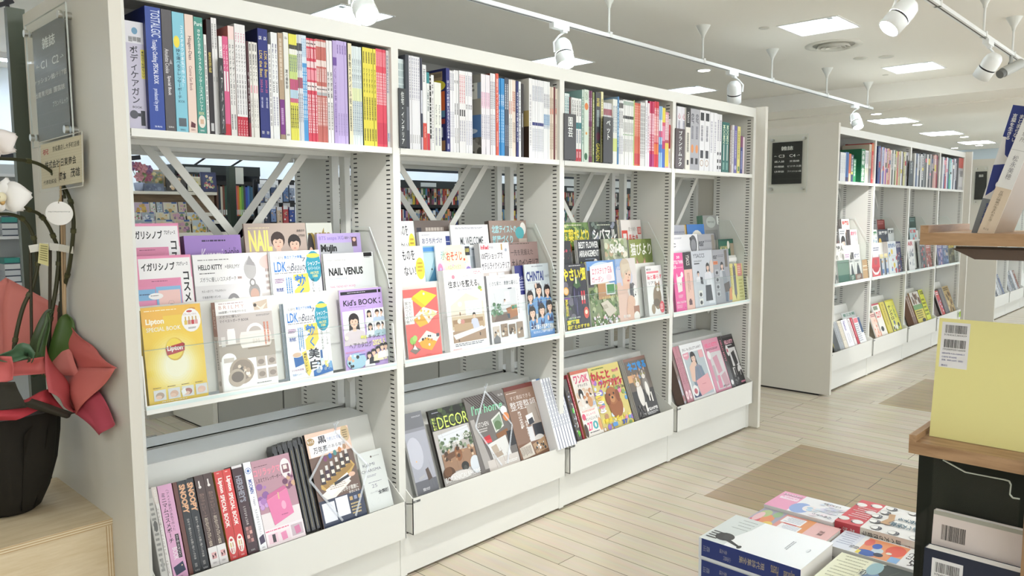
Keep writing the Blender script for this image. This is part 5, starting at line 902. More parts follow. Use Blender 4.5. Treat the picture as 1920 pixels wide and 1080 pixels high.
def a_mandog(p):
    p.r(0, 0, 1, 1, 'dfd8d6'); p.e(.15, .1, .4, .12, '9ab4dc'); p.e(.3, .3, .5, .2, 'c8cce0'); p.r(.0, .38, .2, .9, 'e0bfae'); p.t(.0, .08, .34, .18, '犬と猫', '6a9adc', .01)
    p.p([(.05, .42), (.4, .44), (.55, .6), (.75, .95), (.75, 1), (.0, 1)], 'e2c0b2'); p.p([(.28, .3), (.5, .3), (.52, .52), (.3, .5)], 'e4bda6')
    p.e(.5, .26, .22, .18, 'e9c5ae'); p.p([(.4, .4), (.62, .42), (.6, .5), (.46, .47)], 'e4bda6'); p.e(.45, .12, .24, .12, 'cdbca6'); p.e(.32, .2, .1, .13, 'd4c4ae'); p.p([(.3, .1), (.66, .08), (.76, .26), (.6, .17), (.42, .2), (.3, .28)], 'd8cab4')
    for x, y in ((.5, .25), (.64, .27)): p.e(x, y, .03, .012, '3a2c28'); p.l([(x-.04, y-.03), (x+.04, y-.025)], .002, '8a7460')
    p.e(.58, .31, .02, .018, 'cf9c86'); p.e(.57, .36, .06, .014, 'c0605c'); p.e(.28, .26, .03, .04, 'e4b8a0')
    p.e(.84, .62, .14, .18, 'f2efec'); p.e(.76, .52, .14, .12, '6c6a6c'); p.e(.85, .54, .07, .1, 'f4f2f0'); p.c(.78, .52, .02, '1a1818'); p.c(.89, .56, .018, '1a1818'); p.e(.86, .6, .03, .018, '222'); p.e(.66, .52, .06, .12, '57565a')
    p.e(.62, .72, .2, .12, 'e6bca4')
    for i in range(4): p.l([(.58+.06*i, .62), (.66+.06*i, .72)], .006, 'e2b59c')
    p.e(.55, .85, .18, .16, 'e2b8a2'); p.r(.72, .78, 1, 1, 'a87860'); p.e(.85, .95, .15, .08, 'f0ece6'); p.t(.18, .9, .52, .95, '草川拓弥', 'f6f6f4', .02)
def a_nekoreal(p):
    p.r(0, 0, 1, 1, 'efeeee'); p.t(.06, .05, .34, .09, 'MOOK', '333', .02); p.r(.04, .11, .8, .15, 'f08a98'); p.t(.05, .18, .98, .27, '猫と暮らす', 'e8546c', .02); p.t(.1, .31, .62, .37, 'リアル', '333', .01); p.e(.6, .64, .26, .24, '8c7860'); p.e(.3, .86, .12, .1, '9a866c'); p.e(.52, .74, .2, .08, '6a5a48')
    for i in range(7): p.l([(.42+.06*i, .52+.012*i), (.38+.07*i, .72)], .0035, '40362c')
    cat(p, .66, .44, .2); p.e(.84, .84, .15, .12, 'e8606c'); p.g(.74, .78, .94, .9, 4, 'fbe8ea')
G3 = 'magazines facing out in the third bay'
face(T3, (1050, 417.5), (1102, 417), 'green vegetable magazine with yellow title, top row', '5c7c3c', a_yasaidayori, grp=G3, t=.006)
face(T3, (1104.5, 416.5), (1155, 415.5), 'dark dog magazine with white katakana title, top row', '2e3430', a_shiba, grp=G3, t=.006, n=2)
face(T3, (1157, 413), (1182, 411.5), 'cream cover half hidden left of the white red-lettered magazine', 'e8d8b8', a_creamin, grp=G3, t=.006, push=.014)
face(T3, (1163, 413.5), (1200.5, 411), 'white longevity magazine with red lettering, top row right', 'ece6e2', a_nagaiki, n=2, grp=G3, t=.006)
face(T2, (1052, 452), (1069, 451.5), 'dark bird magazine at the post in middle row', '2a2c30', a_tori, n=3, grp=G3, t=.005)
face(T2, (1081.5, 449.5), (1121, 448.5), 'dark flower arrangement magazine with white capitals, middle row', '20252c', a_flower, n=3, grp=G3, t=.006)
face(T2, (1131.5, 448.5), (1174.5, 446), 'pale green dog magazine with orange burst, middle row', 'b0b89c', a_inu, n=3, grp=G3, t=.006)
face(T2, (1178, 449), (1221, 447.5), 'olive cat magazine with tabby face, middle row right', '8a9450', a_nekobiyori, grp=G3, n=2, t=.006)
face(T1, (1052, 496.5), (1096, 494), 'dark kitchen-garden magazine with aubergines and yellow letters, front row', '32323a', a_yasaibatake, grp=G3, t=.006)
face(T1, (1099, 492), (1152, 485.5), 'garden exterior magazine with stone path photo, front row', '7c8a60', a_exterior, grp=G3, t=.008)
face(T1, (1152.5, 486.5), (1190, 482.5), 'pet magazine with blond man holding a puppy, front row', 'dfd8d6', a_mandog, n=1, grp=G3, t=.006)
face(T1, (1209.5, 499.5), (1239.5, 496.5), 'white cat magazine with stretching tabby and red seal, front row', 'efeeee', a_nekoreal, n=4, grp=G3, t=.006)

# -- fourth bay
def a_greyblue(p): p.r(0, 0, 1, 1, 'b4b6c2'); p.g(.1, .15, .9, .3, 2, '8a8c9c'); p.e(.25, .5, .3, .1, 'dcdce4'); p.r(.9, 0, 1, 1, 'c8a860')
def a_bluesmile(p): p.r(0, 0, 1, 1, '3c7cc8'); p.e(.55, .5, .4, .36, 'f2f0e4'); p.e(.55, .54, .34, .3, '4a94d8'); p.e(.55, .6, .28, .24, 'ecd048'); p.t(.36, .45, .76, .56, 'スマイル', '2a3a6c', .02); p.e(.15, .38, .12, .06, 'eee')
def a_memories(p): p.r(0, 0, 1, 1, '9a9c9a'); p.e(.5, .14, .3, .12, 'b9c0bc'); p.t(.3, .12, .72, .16, 'MEMORIES', '5a5e5c'); p.r(.1, .3, .9, .85, '8a8c8a'); p.p([(.2, .8), (.4, .4), (.7, .36), (.85, .8)], '74767a'); p.e(.94, .1, .06, .1, 'e4e8e4')
def s_green(p): p.r(0, 0, 1, 1, '6f9a84')
def a_ovalbox(p): p.r(0, 0, 1, 1, 'eeeef2'); p.g(.05, .06, .4, .1, 2, '99a'); p.t(.0, .18, .14, .26, 'C', '333', .02); p.e(.82, .22, .14, .2, '55565c'); p.e(.82, .25, .1, .14, '8a8b92'); p.l([(.82, .06), (.82, .44)], .002, '333'); p.r(0, .4, .14, .8, '2a2a30'); p.c(.72, .1, .04, '333')
def a_eargrey(p):
    p.r(0, 0, 1, 1, 'a3a4aa'); p.t(.02, .15, .35, .27, 'ear', '4c4d55', .03); p.g(.38, .14, .85, .19, 2, '66676c'); p.r(.1, .48, .42, .58, 'b4d26c'); p.t(.14, .5, .38, .56, '新登場', '333'); p.r(.8, .02, .98, .5, '8c8478'); p.person(.6, .72, .16, '211e20', 'dcdcdf', 'e8c8b8', .4); p.r(.1, .64, .36, .98, 'c0c1c6')
def a_moomin(p): p.r(0, 0, 1, 1, '27584c'); p.r(.05, .05, .92, .4, '2f6a58'); p.t(.1, .18, .62, .36, 'MOOMIN', 'd9c98a', .01); p.e(.65, .16, .08, .11, 'eee8dc'); p.r(.76, .12, 1, 1, 'a89a84'); p.e(.86, .7, .1, .14, '3a342e'); p.r(.05, .5, .7, .95, '1e4a40')
def a_pinkanniv(p): p.r(0, 0, 1, 1, 'e8529c'); p.t(.4, .05, .7, .1, '30', 'f8dcea', .03); p.t(.02, .13, .96, .19, 'LITTLE TWIN', 'fbeef4', .03); p.t(.0, .21, .3, .27, '50', 'fbeef4', .02); p.t(.32, .24, .92, .265, 'anniversary', 'fbeef4'); p.p([(.24, .42), (.76, .4), (.72, .66), (.32, .68)], 'eee8e4'); p.p([(.3, .34), (.4, .42), (.24, .44)], 'f4d0e0'); p.e(.78, .38, .12, .05, 'f4f0f0'); p.c(.6, .54, .04, 'c04060'); p.g(.3, .72, .75, .78, 3, 'f8d0e2'); p.t(.1, .83, .95, .865, 'SPECIAL COLLECTION', 'fbeef4', .02); p.g(.1, .89, .7, .95, 4, 'f8c0da'); p.c(.88, .95, .03, '8a2a50')
def a_saccspine(p): p.r(0, 0, 1, .3, '221a20'); p.tr(.35, .05, .75, .23, "Y'SACCS", 'e8e0dc', .01); p.r(0, .3, 1, 1, 'e4b8aa'); p.gv(.35, .36, .7, .72, 2, '9a6a5e', .4); p.r(.3, .84, .68, .92, '5a2c34'); p.e(.48, .83, .12, .02, '5a2c34')
def a_saccs(p):
    p.r(0, 0, 1, 1, 'c9cdd6'); p.t(.08, .05, .62, .125, "Y'SACCS", '4a4c56', .01); p.g(.1, .17, .5, .2, 2, '555'); p.r(.1, .215, .35, .235, '333'); p.person(.73, .3, .13, '1f1a1c', 'e4e4ea', 'e8c6b4', .6); p.p([(.6, .42), (.88, .42), (.96, .95), (.66, .95)], 'e0e2ea'); p.p([(.56, .62), (.82, .62), (.86, .9), (.52, .9)], '22242c'); p.l([(.68, .38), (.6, .62)], .002, '33343c'); p.l([(.72, .38), (.78, .62)], .002, '33343c')
    p.person(.25, .4, .08, '1f1a1c', 'e8e8ee', 'e8c6b4'); p.p([(.33, .46), (.44, .47), (.46, .6), (.34, .58)], '20222c'); p.r(.2, .7, .38, .81, 'e8e8e4'); p.e(.29, .77, .06, .035, '222'); p.r(.2, .84, .38, .96, 'e8e8e4'); p.e(.29, .91, .06, .035, '222'); p.e(.92, .3, .1, .12, 'd8c8c0')
def a_eardark(p):
    p.r(0, 0, 1, 1, '9c9da4'); p.t(.03, .1, .28, .17, 'ear', '4c4d55', .03); p.g(.3, .1, .7, .15, 2, '66676c'); p.p([(.02, .21), (.28, .21), (.28, .27), (.02, .27)], 'e8844c'); p.t(.05, .22, .25, .26, '付録', '5a2a1a'); p.person(.52, .3, .12, '211e20', 'c0c4cc', 'e8c8b8', .3); p.p([(.5, .4), (.68, .4), (.9, .9), (.6, .95)], '8a9098'); p.r(.72, .02, .88, .33, '6a6258'); p.p([(.55, .64), (.9, .6), (.92, .78), (.6, .8)], '4a3e38'); p.l([(.56, .4), (.86, .62)], .002, '3a322e')
    for i in range(4): p.r(.06, .36+.13*i, .3, .46+.13*i, 'b4b6bc'); p.e(.18, .42+.13*i, .07, .03, '33333a')
    p.p([(.86, .75), (1, .7), (1, .95), (.8, .95)], 'd88c50'); p.r(.6, .8, .75, .97, '4c5c74')
def a_pen(p): p.r(0, 0, 1, 1, 'e2d88a'); p.r(.4, .06, .75, .82, '6c6c74'); p.r(.45, .0, .65, .1, '8a8a90'); p.p([(.48, .82), (.68, .82), (.6, .96)], '4a4a50'); p.gv(.05, .1, .3, .8, 2, 'a09040')
def a_pinktop(p): p.r(0, 0, 1, 1, 'd9d69a'); p.r(0, 0, .8, .34, 'e0948c'); p.g(.1, .06, .7, .28, 4, 'f4d4cc'); p.l([(.3, .5), (.45, .7)], .003, '4a4a50'); p.l([(.6, .75), (.7, .95)], .003, '4a4a50'); p.g(.1, .42, .8, .95, 6, 'b4b070')
G4 = 'goods books facing out in the fourth bay'
face(T3, (1258, 422.5), (1285.5, 421.5), 'grey-blue cover by the third post, top row of fourth bay', 'b4b6c2', a_greyblue, grp=G4, t=.02)
face(T3, (1287, 421), (1319.5, 420), 'bright blue cover with yellow shape, top row of fourth bay', '3c7cc8', a_bluesmile, grp=G4, t=.02, spine='c89a3c')
face(T3, (1317, 404.5), (1346, 403), 'tall grey monochrome cover with oval title, top row of fourth bay', '9a9c9a', a_memories, n=2, grp=G4, t=.02, spine='6f9a84', push=.012)
face(T2, (1258, 440.5), (1307, 439), 'white box with grey oval bag picture, middle row of fourth bay', 'eeeef2', a_ovalbox, grp=G4, t=.025, name='boxed_book', cat='book')
face(T2, (1308, 440), (1338.5, 437.5), 'grey bag book with lime label, middle row of fourth bay', 'a3a4aa', a_eargrey, n=2, grp=G4, t=.015)
face(T2, (1346, 449), (1374, 447.5), 'dark green book with cream capitals, middle row of fourth bay', '27584c', a_moomin, n=2, grp=G4, t=.012, spine='c8c8c0')
face(T1, (1259, 474.5), (1279, 474), 'hot pink anniversary book at the left of fourth bay front row', 'e8529c', a_pinkanniv, grp=G4, t=.03, spine='a83070', name='boxed_book', cat='book')
face(T1, (1279.5, 473.5), (1294.5, 472), 'narrow boxed book, maroon above and salmon below, fourth bay front row', 'e4b8aa', a_saccspine, grp=G4, t=.03, name='boxed_book', cat='book')
face(T1, (1295, 471), (1334, 468.5), 'pale blue-grey bag book with woman carrying black tote, fourth bay', 'c9cdd6', a_saccs, grp=G4, t=.03, name='boxed_book', cat='book')
face(T1, (1334.5, 468.5), (1365, 466.5), 'grey bag book with orange label and woman with handbag, fourth bay', '9c9da4', a_eardark, grp=G4, t=.03, name='boxed_book', cat='book')
face(T1, (1367, 494.5), (1381, 494), 'pale yellow pack with grey pen, fourth bay front row', 'e2d88a', a_pen, grp=G4, t=.02, name='boxed_book', cat='book')
face(T1, (1381, 494), (1395, 493.5), 'pink and yellow-green booklet at the right of fourth bay front row', 'd9d69a', a_pinktop, grp=G4, t=.01)
face(T1, (1366.5, 483.5), (1381, 482.5), 'small blank white card above the yellow pen pack', 'f4f3f0', None, grp=G4, t=.001, h=.022, name='price_card', cat='card', push=.014)

# ---------------------------------------------------------------- slanted bins
def spine_in_bin(p0, p1, yt, label, base, art, n=1, grp='', dep=.2, side=None, cat='book', name='softcover_book', mat=GLOSS, push=.0, lift=0):
    y0, z0, ang = BIN; y0 += push; z0 += lift; hh = None
    xl, sl = at_lean(p0, yt, y0, z0, ang); xr, sr = at_lean(p1, yt-(p1-p0)*.15, y0, z0, ang)
    w = (xr-xl)/n; h = hh or (sl+sr)/2
    m = MB(); m.box((0, 0, 0), (w*.97, min(dep, .055), h), base, left=side or base, top='e9e6de', right=side or base); pg = Page(m, w*.97, h, Matrix())
    if art: art(pg)
    me = m.data('printed_cover', mat)
    for i in range(n):
        o = bpy.data.objects.new(name, me); C.objects.link(o); o.location = (xl+w*i, y0, z0); o.rotation_euler = (-ang, 0, 0); tag(o, label, cat, grp)
G5 = 'books and magazines in the slanted bin of the first bay'
def k_grey(p): p.r(.1, .1, .9, .95, 'd0cec8'); p.g(.2, .15, .8, .9, 14, '8a8a86'); p.e(.5, .4, .25, .06, '6c6c6a'); p.r(.35, .75, .65, .85, 'a8a8a4')
def k_white(p): p.r(0, 0, 1, .18, 'e2d8d0'); p.tr(.3, .03, .7, .16, 'BRILMY', 'f4f0ec'); p.tr(.3, .22, .7, .92, 'ズボラに優しいマイベストポーチBOOK', '8a7a72')
def k_pink(p): p.tv(.5, .05, .74, .5, 'ヘアメイク夢月が本気で作った', '33202c'); p.tv(.12, .08, .48, .62, 'ミニマムコスメポーチ', '241820', .015); p.r(.58, .54, .84, .79, '1c161c'); p.tv(.62, .55, .8, .78, '大きく開くので使いやすい', 'f0e0e8'); p.tr(.25, .67, .6, .8, 'BOOK', 'f6ecf2', .01); p.p([(.1, .87), (.8, .83), (.9, .93), (.2, .96)], '232c4a'); p.c(.7, .87, .05, 'e0c8a0'); p.t(.35, .97, .65, .985, '宝島社', '433')
def k_snoopy(p): p.tr(.12, .04, .88, .36, 'SNOOPY', 'ecb48a', .05); p.tr(.35, .42, .65, .86, '日本で一番かわいいお買い物バッグの本', 'd8d4d0'); p.tr(.3, .9, .6, .94, 'BOOK', 'c8c4c0'); p.t(.2, .965, .8, .985, '宝島社', 'ccc')
def k_choco(p): p.r(.35, .06, .5, .12, 'f0e8e4'); p.c(.45, .13, .16, 'f4eeea'); p.tr(.2, .2, .75, .46, '森のチョコレート', '9a7a6c'); p.tr(.25, .47, .7, .78, 'みたいなメイクアップパレットBOOK', 'f0e0c8', .01); p.r(0, .79, 1, 1, 'efeceb'); p.r(.3, .85, .85, .92, 'e8b4b4'); p.p([(.35, .87), (.55, .89), (.4, .92)], '3a2424'); p.p([(.6, .87), (.8, .86), (.75, .91)], '3a2424'); p.t(.3, .95, .7, .97, '宝島社', '544')
def k_lipton(p): p.g(.3, .02, .7, .04, 1, 'f8d0c8'); p.tr(.22, .08, .82, .25, 'Lipton', 'fbf2ee', .04); p.tr(.22, .27, .72, .64, 'SPECIAL BOOK', 'fbf2ee', .03); p.e(.5, .84, .4, .1, 'f3efe8'); p.e(.5, .78, .18, .015, 'c03438'); [p.r(.3+.25*i, .81+.06*j, .42+.25*i, .86+.06*j, c) for i, j, c in ((0, 0, 'd8b860'), (1, 0, 'd8a080'), (0, 1, 'c04448'), (1, 1, 'e0a8a0'))]; p.t(.3, .96, .7, .98, '宝島社', 'fbe0dc')
def k_hershey(p): p.r(0, 0, 1, .03, 'd8d4d6'); p.tr(.2, .12, .8, .42, "HERSHEY'S", '8f8f9c', .04); p.tr(.35, .47, .62, .68, 'とろけるチョコの本', 'e0d8d4'); [p.r(.2+.3*i, .7+.045*j, .46+.3*i, .74+.045*j, ('b4807c', '8c5c58', 'd09c94', '6c4444')[(i+j) % 4]) for i in range(2) for j in range(4)]; p.t(.3, .95, .7, .97, '宝島社', 'ccc')
def k_kippis(p): p.c(.5, .1, .42, '4a6cb0'); p.c(.5, .1, .34, 'eef0f4'); p.c(.5, .1, .2, '4a6cb0'); p.tr(.2, .2, .75, .36, 'MOOMIN', '2f4c9c', .03); p.tr(.3, .4, .7, .5, '× kippis', '557'); p.tr(.3, .54, .7, .86, '大人の旅するスマホバッグ', '778'); p.p([(.15, .86), (.85, .83), (.9, .92), (.2, .94)], '3a2c4c'); p.t(.3, .965, .7, .98, '宝島社', '667')
spine_in_bin(272, 287, 918, 'grey printed book at the far left end of the first bin', 'b9b7b2', k_grey, grp=G5, mat=PRINT)
spine_in_bin(283, 293, 914, 'white and beige spine left of the pink pouch book in the first bin', 'e6e2de', k_white, grp=G5)
spine_in_bin(294, 322, 911, 'wide pale pink spine with black vertical lettering in the first bin', 'e2abcf', k_pink, grp=G5, side='c68fb4')
spine_in_bin(323, 331, 905, 'brown cover edge between the pink spine and black spines', '6a3a30', None, grp=G5)
spine_in_bin(331, 362, 902, 'black spine with peach bubble lettering, two alike in the first bin', '23282c', k_snoopy, n=2, grp=G5)
spine_in_bin(363, 397, 892, 'chocolate brown spine with white heart and white foot, two alike in first bin', '4c3632', k_choco, n=2, grp=G5)
spine_in_bin(400, 432, 884, 'red spine with white rounded lettering, two alike in first bin', 'cf3a38', k_lipton, n=2, grp=G5, side='d8a850')
spine_in_bin(433, 453, 874, 'dark maroon spine with silver capitals in the first bin', '3c2229', k_hershey, grp=G5)
spine_in_bin(455, 469, 868, 'white spine with blue ring emblem in the first bin', 'f0f1f4', k_kippis, grp=G5)
def a_rilak(p):
    p.r(0, 0, 1, 1, 'b48a98'); p.t(.02, .1, .7, .19, 'コリラックマ', 'f0889c', .02); p.g(.05, .07, .5, .085, 1, '5a3a48'); p.t(.04, .21, .74, .26, 'しまえてドレッサーポーチ', '3c2a34', .01); p.e(.84, .17, .14, .12, 'e6e0e2'); p.r(.75, .12, .93, .22, '7a4a58'); p.r(.78, .13, .88, .18, 'e8dcd8')
    p.r(0, .62, 1, .8, 'e4dcde'); p.blobs(.02, .3, .25, .55, 14, ['a878b8', 'c49ad0', '8a5c9c'], .06, 3); p.blobs(.75, .25, .98, .4, 10, ['7c4a6a', 'd0a888', '6a3c5c'], .05, 5)
    p.p([(.2, .48), (.76, .4), (.82, .7), (.28, .78)], 'e07aa8'); p.p([(.2, .48), (.24, .42), (.7, .36), (.76, .4)], 'c86494'); p.l([(.2, .48), (.76, .4)], .003, 'e8d0b0'); p.r(.5, .42, .53, .5, 'd8b890'); p.g(.5, .68, .72, .7, 1, 'a04a78'); p.e(.6, .58, .06, .05, 'f0a8c4')
    p.r(0, .8, 1, 1, 'f0e4e8'); p.g(.02, .82, .8, .845, 1, 'e06a8c'); p.r(.06, .86, .3, .97, 'e8c8d4'); p.r(.16, .87, .24, .96, '2c282c'); p.r(.3, .86, .62, .98, 'eadadf'); p.p([(.38, .88), (.52, .87), (.54, .96), (.4, .97)], 'e08ab0'); p.r(.66, .83, .96, .96, 'c4b4bc'); p.p([(.74, .86), (.88, .85), (.9, .94), (.76, .95)], 'd07aa0')
def a_ink(p):
    p.r(0, 0, 1, 1, 'e9c6b2'); p.r(0, .26, 1, .75, '6c5448'); p.p([(.04, .05), (.86, .03), (.86, .22), (.05, .26)], 'f4f2f4'); p.l([(.06, .07), (.84, .05), (.84, .2), (.07, .235), (.06, .07)], .0012, '5a6080'); p.e(.1, .09, .09, .04, 'a88a5c'); p.t(.03, .07, .17, .105, 'もっと', 'fff', .01)
    p.t(.26, .05, .45, .13, '黒', '2a2a34', .02); p.t(.46, .08, .84, .12, 'で楽しむ手書き', '6a8ac8'); p.t(.12, .155, .44, .225, '万年筆', '2a2a34', .01); p.t(.46, .16, .84, .2, 'のある毎日', '4a4a58'); p.e(.9, .08, .1, .09, 'c8b088'); p.g(.84, .04, .97, .14, 4, '6a5a3a')
    for i, c in enumerate(('7a3a6a', '2c5ca8', '4a8a8a', 'c8844c', 'b08a6a')): p.e(.34+.12*i, .3-.02*i, .04, .03, c)
    p.p([(.12, .56), (.9, .38), (.97, .44), (.86, .5), (.24, .64), (.12, .6)], 'c8a458'); p.p([(.16, .565), (.88, .4), (.93, .44), (.82, .48), (.24, .62)], 'a07c3c')
    for i in range(6): x = .2+.125*i; y = .56-.03*i; p.r(x-.05, y-.11, x+.05, y, ('2a2028', '3a1c38', '221c28', '4a3a28', '2a2424', '33282c')[i]); p.r(x-.03, y-.16, x+.03, y-.11, 'd8d4d0'); p.r(x-.035, y-.07, x+.035, y-.03, 'e6ddd0')
    p.p([(.1, .66), (.7, .52), (.8, .6), (.25, .76)], 'efe9e2'); p.p([(.2, .62), (.75, .5), (.82, .56), (.3, .7)], 'f5f2ee'); p.g(.3, .58, .7, .64, 3, 'b0a090'); p.p([(.4, .57), (.78, .52), (.82, .545), (.42, .6)], '20222c'); p.e(.85, .53, .08, .025, 'e0b8a0'); p.p([(.38, .575), (.42, .57), (.42, .6)], 'd8c080')
    p.r(0, .72, 1, 1, '25304c'); p.r(.05, .75, .33, .95, 'e4e6ee'); p.r(.36, .73, .64, .93, 'e9ebf2'); p.l([(.1, .8), (.28, .86)], .001, 'a0a8c0'); p.l([(.4, .78), (.6, .84)], .001, 'a0a8c0'); p.t(.46, .64, .94, .69, '自分の字が素敵に', 'f4f0ea', .01); p.t(.7, .695, .94, .725, '好きになる', 'f4f0ea', .01)
    for i in range(3): p.r(.68+.1*i, .76, .75+.1*i, .8, 'c0a068' if i != 1 else '8a94b0')
    p.g(.68, .83, .95, .96, 4, 'c4b07c')
def a_kami(p): p.r(0, 0, 1, 1, 'dfe4e2'); p.c(.52, .1, .035, '5c4a44'); p.t(.58, .09, .86, .11, 'KAMITIMA', '888'); p.t(.12, .2, .6, .25, 'KAMI', '667', .0); p.t(.02, .3, .82, .35, 'CHARISMA', '667', .0); p.g(.2, .4, .6, .44, 2, '99a'); p.t(.3, .56, .52, .62, '25', '889', .0); p.g(.2, .52, .9, .54, 1, '889'); p.t(.18, .68, .55, .71, 'ベストヘアサロン', '778'); p.t(.5, .68, .94, .75, '全国版', '33363a', .03); p.l([(.2, .82), (.14, .88), (.22, .92)], .0015, '99a'); p.l([(.4, .84), (.46, .8), (.52, .86), (.4, .88)], .0015, '99a')
face(BIN, (469, 865), (541, 850), 'rose pink pouch book leaning in the first bin', 'b48a98', a_rilak, grp=G5, t=.02, spine='8a6a74', mat=GLOSS)
BAG = vc_mat('black_shrink_wrap', 0.18, 0.6, coat=0.4)
bag = [0]
for i in range(6):
    px = 512+9.6*i; yt = 838-3.4*i; y0, z0, ang = BIN
    xl, sl = at_lean(px, yt, y0, z0, ang); xr, _ = at_lean(px+10, yt, y0, z0, ang)
    R = random.Random(i); m = MB(); w = (xr-xl)*.93; h = sl
    pts = [(0, 0), (w, 0), (w, h*.97), (w*.8, h+.004*R.random()), (w*.55, h*.985), (w*.3, h+.006*R.random()), (0, h*.965)]
    m.prism([(x_, z_) for x_, z_ in pts], 1, .012, .19*.28, '161616'); m.box((w*.1, .008, h*.02), (w*.8, .012, h*.93), '262525'); m.box((w*.35, .007, h*.05), (w*.42, .008, h*.9), '9a8f6a')
    o = m.obj('boxed_book', BAG); o.location = (xl, y0, z0); o.rotation_euler = (-ang, 0, 0)
    tag(o, 'ink set in crinkled black wrap, one of six between the rose and ink covers', 'book', G5)
face(BIN, (570, 815.5), (651, 797), 'ink and fountain pen magazine tied with clear cord in first bin', 'e9c6b2', a_ink, grp=G5, t=.016, spine='1d1a1a', mat=GLOSS, push=-.004)
face(BIN, (669, 852), (714, 839.5), 'thin pale grey salon guide at the right end of the first bin', 'dfe4e2', a_kami, grp=G5, t=.008)
def wrap_cord(sup, pts, label, knot, dy=-.004):
    y0, z0, ang = sup
    def P(px, py):
        x, s = at_lean(px, py, y0, z0, ang); return Vector((x, y0+s*math.sin(ang)+dy*math.cos(ang), z0+s*math.cos(ang)))
    t = thing('plastic_cord', label, 'cord', P(*knot)); o = t.location.copy()
    m = MB()
    for a, e in pts: m.bar(P(*a)-o, P(*e)-o, .008, .0008, (0, -math.cos(ang), math.sin(ang)), 'e9edf2')
    m.obj('strap', CORD, t)
    m = MB(); R = random.Random(4); k = P(*knot)-o
    for i in range(9): m.tube([k, k+Vector((R.uniform(-.006, .006), R.uniform(-.004, .0), .008+.006*R.random())), k+Vector((R.uniform(-.02, .02), R.uniform(-.006, 0), .018+.014*R.random()))], .0012, 'eef1f3', 5)
    m.lathe([(0, -.004), (.004, -.002), (.004, .003), (0, .006)], 'eef1f3', 8, k); m.obj('knot', CORD, t)
def cord_mat():
    m, n, l, b = new_mat('clear_plastic_cord'); b.inputs['Base Color'].default_value = col('e4eaf0'); b.inputs['Roughness'].default_value = .2; b.inputs['Alpha'].default_value = .28; return m
CORD = cord_mat()
wrap_cord(BIN, [((626, 806), (578, 900)), ((578, 900), (640, 975)), ((626, 806), (688, 872)), ((688, 872), (664, 966))], 'translucent plastic cord crossing the ink magazine, knotted on top', (626, 803), dy=-.01)
G6 = 'magazines in the slanted bin of the second bay'
def a_curtain(p): p.r(0, 0, 1, 1, 'aeb0bc'); p.r(0, 0, 1, .2, '77797f'); p.r(0, .2, 1, .24, '92949c'); p.e(.3, .5, .35, .2, 'c8cad6'); p.r(0, .84, 1, 1, '6c6d74'); p.g(.5, .05, .95, .07, 2, 'c8c8cc'); p.c(.27, .6, .03, 'f0c080'); p.p([(.58, .72), (.72, .7), (.82, .84), (.62, .86)], '5a4c44'); p.l([(.82, .62), (.88, .84), (.92, .95)], .003, '3a2e28'); p.l([(.6, .72), (.62, .95)], .003, '3a2e28'); p.l([(.74, .84), (.78, .97)], .003, '3a2e28'); p.p([(.2, .8), (.5, .77), (.52, .8), (.22, .83)], 'b8b8bc'); p.t(.28, .93, .6, .97, '家具カタログ', 'e8e8ec', .02)
def a_decor(p):
    p.r(0, 0, 1, .3, '23261f'); p.blobs(0, 0, 1, .2, 30, ['3a4a30', '50603c', '1c2018'], .06, 3); p.r(0, .28, 1, 1, 'b8b4b0'); p.g(.08, .04, .3, .06, 1, 'aab'); p.t(.17, .11, .98, .27, 'DECOR', 'd4e470', .0); [p.t(.05, .11+.043*q, .14, .14+.043*q, ch, 'd4e470', .0) for q, ch in enumerate('ELLE')]; p.g(.7, .28, .98, .3, 1, 'ddd')
    p.p([(.1, .34), (.9, .3), (.95, .46), (.12, .5)], 'd9dde2'); p.l([(.1, .38), (.92, .33)], .002, '555'); p.l([(.2, .3), (.24, .6)], .002, '667'); p.blobs(.1, .4, .95, .56, 40, ['5a7050', '384a34', '8a9a80', '6c7c60'], .035, 5); p.t(.25, .47, .62, .52, '緑の家', 'f2f4ee', .01); p.t(.7, .4, .9, .46, '2025', 'f4f4f0', .01)
    p.r(.08, .6, .95, .85, '9c7a60'); p.p([(.12, .62), (.55, .58), (.6, .64), (.14, .7)], '6a4a34'); p.e(.5, .64, .09, .1, '8a5a38'); p.l([(.42, .66), (.42, .82)], .003, '5c3a24'); p.l([(.58, .66), (.6, .8)], .003, '5c3a24'); p.e(.16, .86, .16, .09, '55381f'); p.e(.14, .83, .1, .06, '6e4a2c'); p.e(.6, .82, .1, .06, '2a2a26'); p.e(.6, .86, .05, .05, '4a4a44'); p.e(.88, .84, .14, .12, 'd4dbe2'); p.e(.45, .92, .3, .06, 'd8d4d0'); p.blobs(.1, .56, .9, .72, 20, ['b08a68', '4c3828', 'd8c0a4'], .03, 8)
    p.t(.03, .9, .97, .965, 'BOTANICAL&HOME', 'f6f6f4', .0)
